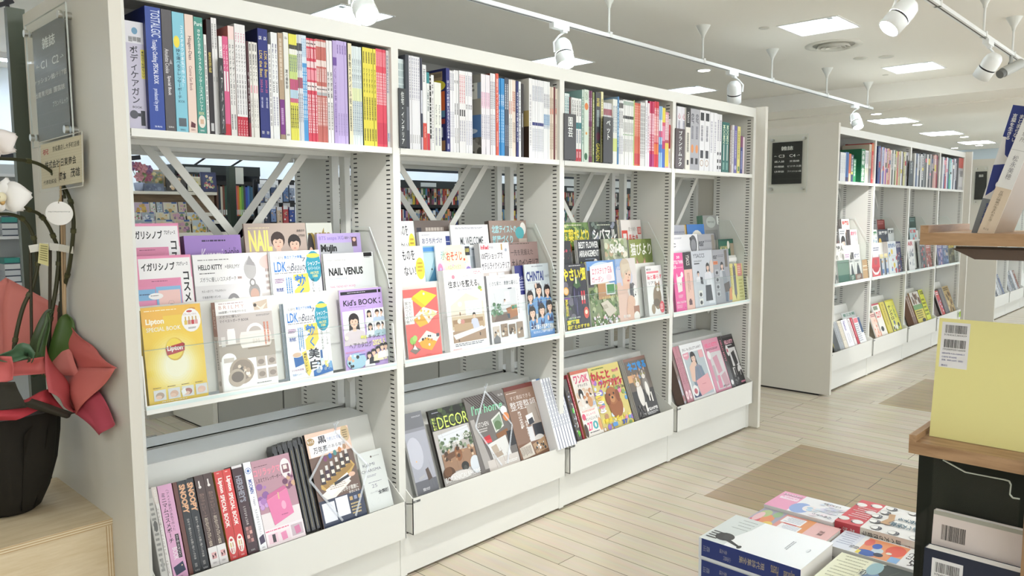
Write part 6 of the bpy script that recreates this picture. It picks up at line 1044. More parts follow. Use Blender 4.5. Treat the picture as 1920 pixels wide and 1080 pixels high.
def a_imhome(p):
    p.r(0, 0, 1, 1, '6f6a67'); [p.p([(.06*i, 0), (.06*i+.03, 0), (.3+.06*i, .2), (.27+.06*i, .2)], '3c3230') for i in range(12)]; p.t(.1, .13, .92, .25, "I'm home.", '86cfa8', .01, .2); p.t(.84, .05, .96, .08, 'No.136', 'ddd')
    p.p([(.52, .36), (.78, .28), (.8, .48), (.56, .54)], 'd8dcd4'); p.p([(.55, .38), (.76, .31), (.78, .46), (.58, .52)], '8aa088'); p.e(.66, .45, .09, .06, '5f7a54'); p.e(.89, .28, .08, .06, 'f4f2ee'); p.e(.91, .37, .08, .06, 'd88a54'); p.t(.14, .36, .44, .42, 'KITCHEN', 'eceae6', .0); p.g(.16, .44, .4, .5, 2, 'c8c4c0')
    p.p([(.22, .56), (.4, .54), (.42, .62), (.25, .64)], 'c02c34'); p.r(.24, .6, .42, .64, 'd84448'); p.p([(.55, .56), (.86, .52), (.88, .6), (.58, .62)], '8a5c38'); p.p([(.3, .66), (.78, .6), (.82, .86), (.36, .9)], 'dcdcda'); p.r(.82, .56, 1, .76, '2b2b2e'); p.p([(.02, .3), (.12, .3), (.3, .95), (.1, .95)], 'a8a4a0'); p.r(.2, .86, .98, 1, 'cfc8c2')
    p.l([(.36, .76), (.4, .98)], .004, '6a3c24'); p.l([(.58, .74), (.62, .94)], .004, '6a3c24'); p.l([(.36, .8), (.62, .78)], .004, '6a3c24'); p.p([(.38, .8), (.58, .78), (.62, .84), (.42, .86)], 'a89888'); p.p([(.36, .7), (.5, .68), (.54, .78), (.4, .8)], 'b4a594'); p.l([(.7, .82), (.74, .94)], .004, '5a3420'); p.g(.6, .93, .95, .97, 2, 'f0f0ee')
def a_seiri(p):
    p.r(0, 0, 1, 1, '8a6d5c'); p.r(0, 0, 1, .06, '6a2c24'); p.g(.05, .09, .5, .11, 1, 'e0d4cc'); p.t(.14, .14, .85, .2, 'すぐ真似できる', 'd8cac0', .0); p.t(.08, .22, .96, .34, '整理整頓', 'e0dedc', .0); p.tv(.26, .36, .38, .6, '片づけの大正解', 'f0eeea', .02); p.tv(.42, .5, .52, .78, 'みるみる片づく', 'f0eeea', .01); p.r(.6, .3, .98, .6, 'a89c92'); p.p([(.5, .44), (.75, .42), (.76, .54), (.52, .56)], 'eceae6'); p.p([(.55, .5), (.72, .48), (.74, .56), (.56, .58)], '3a3c44'); p.r(.46, .6, .64, .82, 'd9d9dc'); p.r(.66, .58, .98, .76, '2f323a'); p.e(.78, .78, .16, .05, 'd0ccc8'); p.r(0, .8, 1, 1, '7c5a44'); p.p([(.05, .84), (.45, .8), (.5, .98), (.08, 1)], 'd8d0c4'); p.p([(.5, .84), (.95, .78), (.98, .95), (.55, .98)], 'b09070'); p.blobs(.55, .84, .92, .94, 18, ['eee', '8a6a50', '444'], .025, 3); p.gv(.08, .84, .44, .97, 8, '6a5a50', .4); p.l([(.9, .36), (.93, .55)], .006, '222')
face(BIN, (748, 775), (789.5, 773.5), 'grey curtain-and-chair furniture catalogue at the left of second bin', 'aeb0bc', a_curtain, grp=G6, t=.012, n=2, dx=.01, gap=.002)
face(BIN, (801, 770), (871.5, 755), 'design magazine with lime title over a garden terrace, second bin', 'b8b4b0', a_decor, grp=G6, t=.012, spine='2b2622')
face(BIN, (868.5, 747), (942, 729), 'corded interior magazine with mint script title, second bin', '6f6a67', a_imhome, grp=G6, t=.012, push=-.006, spine='8a8682')
face(BIN, (943, 729), (996, 714), 'brown tidying magazine with desk photo, second bin', '8a6d5c', a_seiri, grp=G6, t=.01, spine='5a4438')
wrap_cord(BIN, [((906, 733), (888, 800)), ((888, 800), (938, 872)), ((906, 733), (957, 795)), ((957, 795), (948, 868))], 'translucent plastic cord around the mint-titled interior magazine', (906, 731), dy=-.012)
def k_plain(c): return lambda p: (p.gv(.35, .06, .65, .94, 1, c, .8), None)[1]
spine_in_bin(997, 1004.5, 712, 'white spine beside the brown tidying magazine, three alike in second bin', 'eceef2', k_plain('99a'), n=3, grp=G6, cat='magazine', name='magazine', mat=PRINT)
def a_sky(p): p.r(0, 0, 1, .5, '4a78b4'); p.e(.5, .3, .5, .1, '9cbce0'); p.r(0, .5, 1, 1, '5c6c4c'); p.blobs(0, .5, 1, .95, 20, ['6a7c50', '8a7c60', 'a8b0a8'], .15, 2)
spine_in_bin(1005, 1011.5, 711, 'blue mountain photo edge in front of the white stack, second bin', '4a78b4', a_sky, grp=G6, cat='magazine', name='magazine', mat=PRINT)
spine_in_bin(1012, 1048, 710, 'white spine with navy edge, seven alike at the right of second bin', 'eef0f4', lambda p: (p.r(.78, 0, 1, 1, '3c4670'), p.gv(.2, .05, .6, .9, 1, 'b4b8c4', .8))[0], n=7, grp=G6, cat='magazine', name='magazine', mat=PRINT, push=-.05, lift=.014)
G7 = 'magazines in the slanted bin of the third bay'
def a_ya(p): p.r(0, 0, 1, 1, '55504c'); p.blobs(0, .2, 1, .9, 30, ['8a7a70', '3a3c50', 'c8b8b0', 'b0b8d0', '6a4a3c'], .12, 6); p.t(.3, .84, .95, .95, '也', '6adc3c', .04); p.r(.4, .48, .9, .56, '58c84a'); p.tv(.72, .4, .96, .8, '盆栽特集', 'f0eee8', .02)
def a_wandk(p):
    p.r(0, 0, 1, 1, 'e6e0d8'); p.r(0, 0, 1, .05, 'c8705c'); p.t(.12, .07, .92, .2, 'ワンDK', 'd8507a', .04); p.t(.24, .21, .8, .26, 'デラックス', '333', .02); p.blobs(.05, .3, .95, .58, 26, ['f0ece8', 'd8c0a8', '2a2624', 'c88a5c', 'e6d8cc', 'b8c8e0'], .08, 8); p.e(.3, .36, .13, .08, '26221f'); p.e(.3, .4, .06, .05, 'f2eee8'); p.e(.7, .5, .14, .08, 'cf9a6c'); p.r(0, .6, 1, 1, 'f3efe9'); p.g(.1, .61, .9, .64, 2, 'e06a50'); p.e(.13, .7, .1, .05, 'e05a78'); p.t(.28, .66, .8, .7, 'おしゃべり', 'e86a8c', .01); p.t(.18, .72, .94, .77, 'ホントにいいモノ', '444', .01)
    p.t(.2, .79, .5, .92, '27', 'e85a88', .03); p.t(.5, .79, .8, .92, '0', '4ab0b8', .03); p.g(.25, .94, .95, .97, 1, '555'); p.e(.08, .9, .1, .1, '4a3a30'); p.e(.92, .86, .1, .1, 'e0a870')
def a_wanko(p):
    p.r(0, 0, 1, 1, 'd8c878'); p.blobs(0, .2, 1, 1, 70, ['f0ece0', '8aa860', '68a0d0', 'e88ab0', 'f0e060', 'c09068', '9a7ac8', 'd8e8f4'], .045, 11); p.g(.1, .03, .6, .06, 1, '6a8a3c'); p.t(.02, .08, .62, .22, 'わんこと', 'c8243c', .05); p.t(.2, .23, .98, .36, 'ワクワク旅行', 'c8243c', .04); p.t(.72, .09, .94, .15, '90ヵ所', 'd84a8c', .02); p.t(.74, .37, .98, .42, "'25-'26", '333', .02)
    p.e(.56, .66, .22, .2, '9c5c30'); p.e(.52, .5, .19, .14, 'a8683a'); p.e(.36, .54, .07, .1, '8a4c28'); p.e(.69, .52, .07, .1, '8a4c28'); p.e(.51, .55, .08, .06, 'c48a58'); p.c(.44, .48, .025, '1c1410'); p.c(.58, .47, .025, '1c1410'); p.e(.51, .53, .03, .02, '1c1410')
    for i in range(5): p.e(.12, .42+.07*i, .1, .025, ('f0f4e0', 'f2c860', 'f4f0ec', 'e88a9c', 'fff')[i]); p.g(.05, .41+.07*i, .2, .43+.07*i, 1, '8a4a6a')
    p.t(.1, .82, .78, .9, '開運スポット', 'f3d838', .04); p.t(.62, .91, .8, .98, '37', '3c58c0', .05); p.r(.3, .91, .46, .97, '5c9cdc')
def a_neko(p):
    p.r(0, 0, 1, 1, '6c625a'); p.r(0, .55, 1, 1, '3c3a3a'); p.r(0, 0, 1, .05, '8a6a60'); p.t(.1, .07, .94, .22, 'ネコまる', '2f8fd8', .06); p.r(.0, .28, .36, .4, 'd8a878'); p.r(.36, .3, .6, .36, '7a9ab8')
    p.e(.36, .62, .13, .2, 'e9e4de'); p.e(.7, .5, .13, .17, '8c8680'); p.e(.71, .56, .08, .13, 'f0ece6'); cat(p, .34, .4, .22, 'a88660'); cat(p, .68, .3, .2, '7c746c'); p.r(.42, .76, .5, .92, 'ece8e2'); p.r(.66, .62, .72, .76, 'ece8e2'); p.r(.78, .62, .84, .78, 'ece8e2'); p.t(.42, .86, .94, .915, '表情の個性', 'f2f0ee', .04); p.g(.2, .93, .95, .98, 3, 'ddd'); p.blobs(.05, .8, .4, .98, 20, ['555050', '4a4644', '605a58'], .03, 3)
spine_in_bin(1054, 1062, 712, 'dark bonsai magazine with neon green character, third bin', '4a4644', a_ya, grp=G7, cat='magazine', name='magazine', mat=PRINT, side='55504c')
spine_in_bin(1061.5, 1064.5, 703, 'dark red spine left of the dog magazines, third bin', '9c2c38', k_plain('e0a0a0'), grp=G7, cat='magazine', name='magazine', mat=PRINT)
face(BIN, (1067, 697.5), (1100, 691), 'white dog goods magazine with large coloured 270, third bin', 'e6e0d8', a_wandk, grp=G7, t=.016, spine='b08a60')
face(BIN, (1101, 691), (1157.5, 678), 'busy dog travel magazine with brown poodle, third bin', 'd8c878', a_wanko, grp=G7, t=.012, n=2, spine='c8b8a0')
face(BIN, (1167.5, 675), (1207.5, 665), 'cat magazine with blue katakana and two seated cats, third bin', '6c625a', a_neko, grp=G7, t=.007, n=4, spine='d8d4d0')
G8 = 'goods books in the slanted bin of the fourth bay'
def k_jill(p): p.tr(.3, .2, .75, .68, 'JILL by JILLSTUART', '8a3850', .01); p.e(.5, .87, .38, .08, 'ecd0d4'); p.r(.3, .84, .7, .9, 'd8a0a8')
def a_brownc(p): p.r(0, 0, 1, 1, '5c4438'); p.r(0, .5, .6, 1, 'b4b4c0'); p.e(.3, .4, .3, .2, '7a5c4c'); p.e(.3, .9, .3, .06, 'a85a5c')
def a_jill(p):
    p.r(0, 0, 1, 1, 'eff0f2'); p.t(.08, .075, .92, .135, 'JILL by JILLSTUART', '4a3040', .0); p.r(.06, .16, .94, .96, 'b9c4ca'); p.p([(.04, .17), (.3, .15), (.3, .24), (.17, .29), (.05, .24)], 'e6a0b0'); p.g(.08, .19, .26, .22, 2, 'fff'); p.person(.45, .27, .19, '2a2022', '7c8ca0', 'eccab8', .35); p.p([(.2, .5), (.7, .44), (.78, .7), (.2, .78)], '77879a'); p.p([(.18, .42), (.34, .34), (.44, .4), (.26, .7), (.14, .66)], 'eac6b2'); p.e(.42, .38, .1, .05, 'eac6b2'); p.p([(.3, .68), (.88, .6), (.95, .9), (.36, .96)], 'e9a9ae'); p.l([(.4, .68), (.44, .44), (.58, .42), (.62, .64)], .004, 'e2989e'); p.r(.72, .16, .92, .3, 'e8aeb4'); p.p([(.06, .82), (.26, .8), (.36, .96), (.06, .96)], '2c3c68'); p.e(.17, .84, .12, .1, 'f3f1f0'); p.e(.17, .85, .07, .05, 'c0606c'); p.g(.52, .76, .74, .78, 1, 'c07880')
def a_hkpink(p): p.r(0, 0, 1, 1, 'd994ab'); p.t(.1, .08, .88, .16, 'HELLO KITTY', 'ec6a94', .05); p.g(.12, .18, .9, .22, 2, '5a3040'); p.r(.2, .26, .95, .96, 'd4d0d2'); p.e(.2, .3, .1, .08, 'eceaea'); p.p([(.36, .36), (.66, .32), (.74, .64), (.46, .68)], 'cf98a8'); p.l([(.42, .36), (.46, .28), (.56, .27), (.6, .33)], .003, 'b88090'); p.r(.28, .7, .5, .94, 'd98aa4'); p.p([(.56, .72), (.88, .66), (.96, .92), (.64, .96)], 'c8a0aa'); p.r(.2, .5, .34, .8, 'bcb4b8'); p.t(.52, .9, .9, .94, '2段トート', '222', .03)
def a_hkblack(p): p.r(0, 0, 1, 1, '2a2729'); p.r(.02, 0, .98, .05, '4a464a'); p.t(.12, .1, .9, .18, 'HELLO KITTY', 'e4a8b8', .05); p.g(.14, .2, .9, .23, 1, 'eee'); p.e(.2, .3, .12, .11, 'e6e4e4'); p.r(.3, .26, .94, .62, 'd9d7d7'); p.p([(.42, .36), (.74, .32), (.82, .58), (.5, .64)], '3c3a3c'); p.l([(.48, .36), (.5, .24), (.62, .23), (.66, .33)], .0035, '2a282a'); p.e(.19, .3, .06, .04, 'c04860'); p.e(.8, .72, .2, .1, 'd8d6d6'); p.r(.2, .64, .44, .8, 'cfcdcd'); p.r(.3, .66, .42, .8, '2c2a2c'); p.r(.62, .74, .76, .92, '333'); p.r(.8, .72, .94, .9, '333'); p.r(.6, .93, .98, .96, 'c87a90'); p.blobs(.12, .8, .5, .95, 12, ['555', '222', '777'], .05, 3)
def k_hk(p): p.tr(.3, .08, .7, .5, 'HELLO KITTY', 'd87a94', .03); p.e(.5, .9, .35, .05, 'ddd')
spine_in_bin(1254, 1259, 654, 'brown and grey cover by the post in the fourth bin', '5c4438', a_brownc, grp=G8)
spine_in_bin(1259.5, 1271.5, 651, 'rose pink spine with burgundy capitals, two alike in fourth bin', 'b4707e', k_jill, n=2, grp=G8)
face(BIN, (1272, 647), (1314, 639), 'white bag book with girl holding pink tote, fourth bin', 'eff0f2', a_jill, grp=G8, t=.03, name='boxed_book', cat='book')
face(BIN, (1314.5, 638.5), (1344, 631.5), 'pink bag book with grey panel, fourth bin', 'd994ab', a_hkpink, grp=G8, t=.03, name='boxed_book', cat='book')
spine_in_bin(1344.5, 1351, 631, 'black spine with pink lettering, right of the pink bag book', '2a2729', k_hk, grp=G8)
face(BIN, (1351.5, 630.5), (1378, 623.5), 'black bag book with grey tote picture at the right of fourth bin', '2a2729', a_hkblack, grp=G8, t=.03, name='boxed_book', cat='book')

# ---------------------------------------------------------------- far bookcase run
NAMES = {'black': '1c1c1e', 'dark grey': '4a4a4e', 'grey': '8c8c90', 'pale grey': 'c4c4c8', 'white': 'f0f0f0', 'cream': 'ece4c8', 'yellow': 'e8dc50', 'olive': '7c7c40', 'lime': 'b4d060', 'green': '2f7a4c', 'teal': '3c9a9a', 'sky blue': '8cc0e4', 'blue': '3c60b0', 'navy': '24284c',
         'violet': '7c5ab0', 'lilac': 'c0a8e0', 'pink': 'e89ab4', 'magenta': 'b83c80', 'red': 'cc3038', 'maroon': '6a2430', 'salmon': 'e0907c', 'orange': 'e08040', 'tan': 'c8a880', 'brown': '7a5840', 'beige': 'd8ccb4'}
def cname(h):
    c = [int(h[i:i+2], 16) for i in (0, 2, 4)] if len(h) == 6 else [int(x*2, 16) for x in h]
    return min(NAMES, key=lambda k: sum((a-int(NAMES[k][i:i+2], 16))**2 for a, i in zip(c, (0, 2, 4))))
ORD = 'first second third fourth fifth sixth seventh eighth ninth tenth eleventh twelfth thirteenth fourteenth fifteenth sixteenth seventeenth eighteenth nineteenth twentieth twenty-first twenty-second twenty-third twenty-fourth'.split()
FB2 = [('dark navy spine at the far left', 1568, 1574.5, 1, 284, '20243c', [('g', .1, .5, '8088a8')]), ('white spines after the navy one', 1575, 1585, 3, 285.5, 'eceef0', [('g', .1, .9, 'c0c4cc')]), ('mid blue spines', 1585, 1590.5, 2, 285, '4a74b4', [('b', .85, 1, '3c3460')]),
 ('orange-red spine', 1590.5, 1594.5, 1, 288, 'd86c38', [('b', .7, 1, 'f0c8a0')]), ('navy spine with white blocks', 1594.5, 1599, 1, 290, '25345c', [('v', .05, .6, '時刻表全国', 'f0f0f0'), ('r', .2, .62, .8, .72, 'e0d060')]), ('green spine with white characters', 1599, 1604, 1, 298, '1f8a50', [('v', .05, .75, '四季の山歩', 'f2f6f2')]),
 ('thick green almanac spine with cover side showing', 1613.5, 1620.5, 1, 279, '1c7a48', [('v', .05, .48, '四季報', 'f2f6f2', .15, .85), ('v', .55, .96, '全図鑑', 'f2f6f2', .15, .85)], dict(side='24694a')), ('white text spines over cream ones', 1621, 1627, 2, 282, 'f0eef0', [('g', .05, .5, '889'), ('b', .54, 1, 'd8d8c0')]),
 ('beige spine with grey foot and large cover', 1627.5, 1632, 1, 270, 'd0c4b0', [('g', .2, .6, 'a09080'), ('b', .62, 1, '77757a')], dict(side='c9bda8')), ('tall red spine beside the post', 1632.5, 1637.5, 1, 268, 'd84444', [('r', 0, .02, 1, .2, 'e88858'), ('g', .3, .9, 'f0a8a0')]), ('short white spine against the post', 1637.5, 1641, 1, 300, 'eef0f4', [('g', .1, .9, 'b0b4c0')])]
GF = 'books on the top shelf of the far run'
spines('first far bay', GF, FB2, (1570, 339, .09))
def far_row(p0, p1, tops, cols, bayname, base0):
    R = random.Random(int(p0)); n = len(cols); st = (p1-p0)/n; rows = []
    for i, c in enumerate(cols):
        u = p0+st*i; ops = [('g', .05+.1*R.random(), .5+.4*R.random(), R.choice(('889', 'ddd', '555', 'eee')))]
        if R.random() < .5: a = R.random()*.6; ops.append(('b', a, a+.05+.15*R.random(), R.choice(('c84050', 'e8e4dc', '3c4c80', 'e0d060', '2a2a2e', 'e8a0b0'))))
        rows.append((f'{cname(c)} spine, {ORD[i]} from the left', u, u+st*.97, 1, tops[0]+(tops[1]-tops[0])*i/n+R.uniform(0, 3), c, ops))
    spines(bayname, GF, rows, (p0, base0, .09))
far_row(1644, 1702, (273, 286), ['2c3470', '3c58a8', '8c3450', 'd0d8ec', '4c5cb0', 'ecc8c0', 'a85ab8', 'e4c8a0', 'c87060', 'd89890', 'e8e4dc', '3a3c40', 'e4e4dc', '5c6a38', 'e0d8a8', 'c44a4c', 'd4cca0', 'b8b080', 'e6e6ee', '4c3c40', 'e0dc9c', 'ccccac', 'c8c8d4', 'a8a8ac'], 'second far bay', 346)
far_row(1712.5, 1762, (285, 291), ['d8d8d4', '4c6088', 'c8ccd4', '24262c', 'dedede', '2a3440', '8c9090', '383a3c', 'd8d4d0', '1f2024', 'b0a8a8', '26262c', 'c4988c', 'd8a8a0', '9c3c48', '2c2c44', 'c8c4c0'], 'third far bay', 352)
far_row(1765.5, 1792, (293, 297), ['e8ecf2', '4c5c8c', 'c83040', 'e4e8f0', '2c5c8c', '3c9c70', '8cd0e0', 'f0f2f4', '5c5a70', 'e8e8ee', '2f3350'], 'fourth far bay', 357)
spines('fourth far bay', GF, [('broad box, red above and grey below, at the end', 1795, 1807, 1, 296, 'a8a8ac', [('b', 0, .32, 'b84a40'), ('r', .15, .5, .8, .9, 'c8c8ca'), ('g', .4, .6, '777')]), ('thin white spine beside the end box', 1807.5, 1810, 1, 299, 'e8e8e8', [])], (1765, 357, .09))
q = (1702.5, 1712, 300, 344)
divider(1703, 1711.5, 301, 346, 'ビジネス', 'black divider with white katakana between far second and third bays', c='1d1d20')
S1 = T1; S2 = T2; S3 = T3
def fart(bgc, title=None, tc='333', blobs=None, extra=None, ty=(.06, .2)):
    def f(p):
        p.r(0, 0, 1, 1, bgc)
        if blobs: p.blobs(.05, .3, .95, .95, 16, blobs, .09, len(blobs)+ord(blobs[0][0]))
        if title: p.t(.08, ty[0], .92, ty[1], title, tc, .03)
        else: p.g(.1, ty[0], .9, ty[1], 2, tc)
        if extra: extra(p)
    return f
woman = lambda p: p.person(.55, .45, .4, '241d1e', '334', 'e8c8b8', .4)
GD = 'magazines facing out in the far run'
FAR = [
 (S3, (1563, 413), (1571, 412), 'dark cover at the left edge of far top display row', '3c3430', fart('3c3430', None, 'aaa'), {}), (S3, (1577, 411.5), (1595, 409.5), 'white magazine with red title, top row of first far bay', 'f2ecea', fart('f2ecea', '特選街', 'd8443c', ['e0b0a8', 'f0e0d0']), dict(n=5, spine='55504e')),
 (S2, (1563, 432), (1571, 430.5), 'dark photo magazine at left of middle row, first far bay', '4a4644', fart('4a4644', None, 'bbb', ['8a3c38', '222']), {}), (S2, (1573, 429.5), (1584, 428.5), 'pale blue magazine with black-haired woman, first far bay', 'dfe6f0', fart('dfe6f0', None, '555', None, woman), {}), (S2, (1593, 431), (1608, 429.5), 'white magazine with pink lettering, middle row of first far bay', 'f4eeee', fart('f4eeee', '家計簿', 'e06080', ['f0c8d0', 'f8e8e0']), dict(n=4, spine='4a4650')),
 (S1, (1562, 458), (1581, 455), 'pale history magazine with brushed black characters, first far bay', 'd8d6d0', fart('d8d6d0', '歴史人', '1d1c1c', ['8a8880', '5a5c58', 'c0beb8']), {}), (S1, (1583, 474), (1593, 473), 'white magazine with violet title, front row of first far bay', 'f4f2f4', fart('f4f2f4', None, 'a04a90'), {}), (S1, (1600, 473), (1611, 471.5), 'white magazine with navy characters, front row of first far bay', 'f2f2f6', fart('f2f2f6', '将棋', '2c3460'), dict(n=3, spine='555')),
 (S3, (1637, 411), (1643, 411), 'grey cover by the post, top row of second far bay', '9a9a9c', fart('9a9a9c', None, '444'), {}), (S3, (1644, 412), (1658, 412), 'dark red cover with black roof shape, top row of second far bay', '8a2c2c', fart('8a2c2c', None, 'c88', None, lambda p: p.p([(.2, .9), (.6, .4), (.95, .9)], '3a1c1c')), {}),
 (S2, (1636, 431), (1643.5, 430), 'white and green cover by the post, second far bay', 'eef0ec', fart('eef0ec', '緑', '2f8a50', ['c8d8c0', '8ab0d0']), {}), (S2, (1645, 430), (1664, 430), 'navy cover with white title, middle row of second far bay', '2a3144', fart('2a3144', '栄養学', 'f0f0f0', ['3c4a68', '4a5470', 'e8c050']), {}), (S2, (1664, 428.5), (1675.5, 427), 'white cover with brushed grey title, second far bay', 'dde2e2', fart('dde2e2', '致知', '33383c'), {}),
 (S1, (1635, 461), (1649, 460), 'white cover with fine blue print, front row of second far bay', 'eef2f6', fart('eef2f6', None, '557'), {}), (S1, (1663.5, 453.5), (1679, 451), 'yellow and blue crossword cover, front row of second far bay', 'e8ecf0', fart('e8ecf0', 'まちがい', '2c6ab0', ['f0d040', '3c88d0', 'f4f4f4', 'c84050']), dict(n=8, spine='eee4e0')), (S1, (1679, 453), (1694, 452), 'blue and red cover with faces, front row of second far bay', '4a4a70', fart('4a4a70', 'POTATO', 'e8e8f0', ['c83c40', '2c3c78', 'e0b8a0', 'dfe0e8']), dict(n=2)),
 (S3, (1704, 407), (1716, 406), 'dark green cover in top row of third far bay', '2c4a44', fart('2c4a44', None, '8aa'), dict(n=2)), (S2, (1704.5, 428), (1717, 426.5), 'pale teal cover with red label, third far bay', 'a8c4c8', fart('a8c4c8', '鉄道', 'd04040', ['7a98a0', 'c84a48']), dict(n=3, spine='6a6a6a')),
 (S1, (1700, 450), (1711, 448.5), 'white cover with red and black capitals, third far bay', 'ece8e8', fart('ece8e8', 'AIR', 'c02c34', ['8a8c98', 'c8c8cc']), dict(n=6, spine='6c6a68')), (S1, (1723, 452), (1732, 450), 'dark cover with white marks, front row of third far bay', '4c4c52', fart('4c4c52', '月刊', 'eee', ['888', '333', 'c44']), dict(n=3)), (S1, (1735, 458), (1745, 457), 'red and grey cover with white characters, third far bay', 'b06a64', fart('b06a64', None, 'eee', ['ddd', '8a3c3c', '555']), dict(n=2)),
 (S1, (1756, 459), (1766, 458), 'violet photo cover at the left of last far bay', '5c5490', fart('5c5490', None, 'ddd', ['8c88b8', '3a3460', 'c8a0a8']), {}), (S1, (1766.5, 459), (1776, 458), 'blue photo cover, second in front row of last far bay', '4c5c88', fart('4c5c88', None, 'ddd', ['7c90b8', '303a5c', 'c8b0a0']), {}), (S1, (1777, 458), (1788, 457), 'dark yellow-lettered cover, front row of last far bay', '5a5440', fart('5a5440', 'GUN', 'e0c84c', ['8a8468', '33302a']), {}), (S1, (1789, 460), (1800, 459), 'brown cover with white ring, right end of last far bay', '8c6a58', fart('8c6a58', None, 'ddd', None, lambda p: (p.e(.5, .55, .4, .25, 'e4dcd4'), p.e(.5, .55, .33, .2, '8c6a58'))), {}),
]
for sup, tl, tr, lab, base, art, kw in FAR: face(sup, tl, tr, lab, base, art, grp=GD, **kw)
TF = (-.0, .806, LEAN)
for i in range(5):
    face(S1, (1569.5+4.4*i, 489-.5*i), (1576+4.4*i, 488.4-.5*i), 'dark green backs of boxes standing in a row, first far bay', '4f6a5c', lambda p: (p.r(0, 0, 1, 1, '66806f'), p.r(0, .66, 1, 1, '2c5a48')), grp=GD, t=.012, name='boxed_book', cat='book', push=-.012+.001*i, behind='x')
for a, b_, lab, c in (((1592, 487), (1601, 486), 'green and white box with small figure beside the green row, first far bay', '2f5a48'), ((1601.5, 486), (1614, 484.5), 'brown and white box with small figure, first far bay', '7a5444')):
    face(S1, a, b_, lab, 'd8d8d4', lambda p, c=c: (p.r(0, 0, 1, .7, 'd4d4d0'), p.g(.1, .04, .7, .15, 2, '555'), p.p([(.35, .3), (.6, .3), (.85, .7), (.25, .7)], '33363c'), p.c(.48, .26, .08, '2a2a2c'), p.r(0, .7, 1, 1, c), p.g(.2, .76, .8, .95, 3, 'c8d0c8')), grp=GD, t=.02, name='boxed_book', cat='book', push=-.014)
face(S1, (1616, 487), (1627.5, 486), 'tan die-cut display shaped like a bag, first far bay', 'c8a47c', lambda p: (p.p([(.1, .1), (.3, 0), (.7, 0), (.9, .1), (.8, .4), (.98, .7), (.9, 1), (.1, 1), (.02, .7), (.2, .4)], 'c09a70'), p.r(.1, .3, .9, .36, 'e8dcc8'), p.r(.05, .5, .95, .55, 'e0d0b8')), grp=GD, t=.006, name='counter_card', cat='display card', push=-.012)
face(S1, (1633.5, 483), (1648.5, 481.5), 'red box with white smile shape, second far bay', 'd43c48', lambda p: (p.r(0, 0, 1, 1, 'd43c48'), p.e(.5, .55, .48, .35, 'eee', 20, 180, 360), p.e(.5, .5, .42, .28, 'c02c3c', 20, 180, 360), p.e(.5, .25, .2, .15, 'b04a50'), p.g(.1, .88, .9, .93, 1, 'f0c0c0')), grp=GD, t=.02, name='boxed_book', cat='book', push=-.012)
for i in range(2): face(S1, (1649.5+8*i, 477-1.5*i), (1655.5+8*i, 476.5-1.5*i), 'narrow navy and white booklet, one of two in front of second far bay', 'c8ccd8', lambda p: (p.r(0, 0, 1, .2, 'e8d8a0'), p.r(0, .2, .4, 1, '2c3048'), p.e(.6, .35, .2, .06, 'c89a50'), p.r(.4, .7, 1, .9, '5c7ab0')), grp=GD, t=.01, push=-.012)
GBF = 'books and magazines in the far slanted bins'
def fsp(p0, p1, yt, lab, c, n=1, m='888', art=None): spine_in_bin(p0, p1, yt, lab, c, art or k_plain(m), n=n, grp=GBF, cat='magazine', name='magazine', mat=PRINT)
fsp(1556, 1559, 632, 'black and yellow edge at the left end of first far bin', '2a2a20', 1, 'e0d040'); fsp(1559.5, 1568, 604, 'grey spine, two alike at the left of first far bin', 'a4a8ac', 2, '777'); fsp(1568.5, 1575, 602, 'cream spine with brown print, three alike in first far bin', 'dcd4c4', 3, '8a7a60')
fsp(1575.5, 1587.5, 600, 'wide white spine with violet title in first far bin', 'eceaf0', 1, 'b0b0bc', lambda p: (p.tr(.2, .05, .6, .4, 'Newton', '5c4a9c', .02), p.gv(.3, .5, .8, .9, 2, 'b8b8c4'))); fsp(1588, 1592.5, 598, 'white spine with dark red blocks in first far bin', 'e4e0e0', 1, '8a2c3c'); fsp(1593, 1597, 596, 'red spine next to the pink and blue newsletter', 'b8283c', 1, 'e8a0a8')
face(BIN, (1577, 588.5), (1616, 578), 'grey current-affairs magazine with green characters rising behind the newsletter', 'b4b8b8', fart('b4b8b8', '第三文明', '2a6a54', None, None, (.03, .13)), grp=GBF, t=.004, push=.02)
face(BIN, (1598.5, 597), (1618, 591), 'white newsletter with pink block and blue photo strip, first far bin', 'eceef0', lambda p: (p.r(0, 0, 1, 1, 'eceef0'), p.r(.03, .02, .62, .2, 'e8808c'), p.r(.66, .02, .98, .62, '4c6488'), p.g(.05, .25, .6, .95, 9, 'a0a0b0')), grp=GBF, t=.01)
face(BIN, (1629, 588), (1640, 585), 'peach cover at the left of second far bin', 'f0d0c0', fart('f0d0c0', None, 'a85a6a', ['e8a890', 'f4e0d4', 'd87a5c']), grp=GBF, t=.01)
face(BIN, (1633, 570.5), (1646, 568), 'white puzzle magazine with red letters, second far bin', 'ece8e0', lambda p: (p.r(0, 0, 1, 1, 'ece8e0'), p.r(0, 0, 1, .05, 'b84050'), p.r(.1, .08, .7, .2, '7c8a70'), p.t(.25, .24, .9, .46, 'ロジ', 'd83c34', .04), p.e(.5, .8, .2, .08, '333')), grp=GBF, t=.012)
fsp(1648, 1656.5, 567, 'broad yellow spine in second far bin', 'd0c050', 1, 'a09030')
face(BIN, (1658, 564.5), (1674.5, 559.5), 'yellow crossword magazine with black stacked katakana, second far bin', 'dfe06a', lambda p: (p.r(0, 0, 1, 1, 'e0de64'), p.r(0, 0, 1, .05, 'c8c040'), p.tv(.1, .16, .5, .64, 'ナンクロ', '1c1c20', .04), p.tv(.6, .2, .8, .6, '漢字館', '4a8a70', .02), p.blobs(.1, .72, .9, .95, 12, ['4a5a90', 'eee', '8ab060', '333'], .07, 3)), grp=GBF, t=.02, spine='9a9a90')
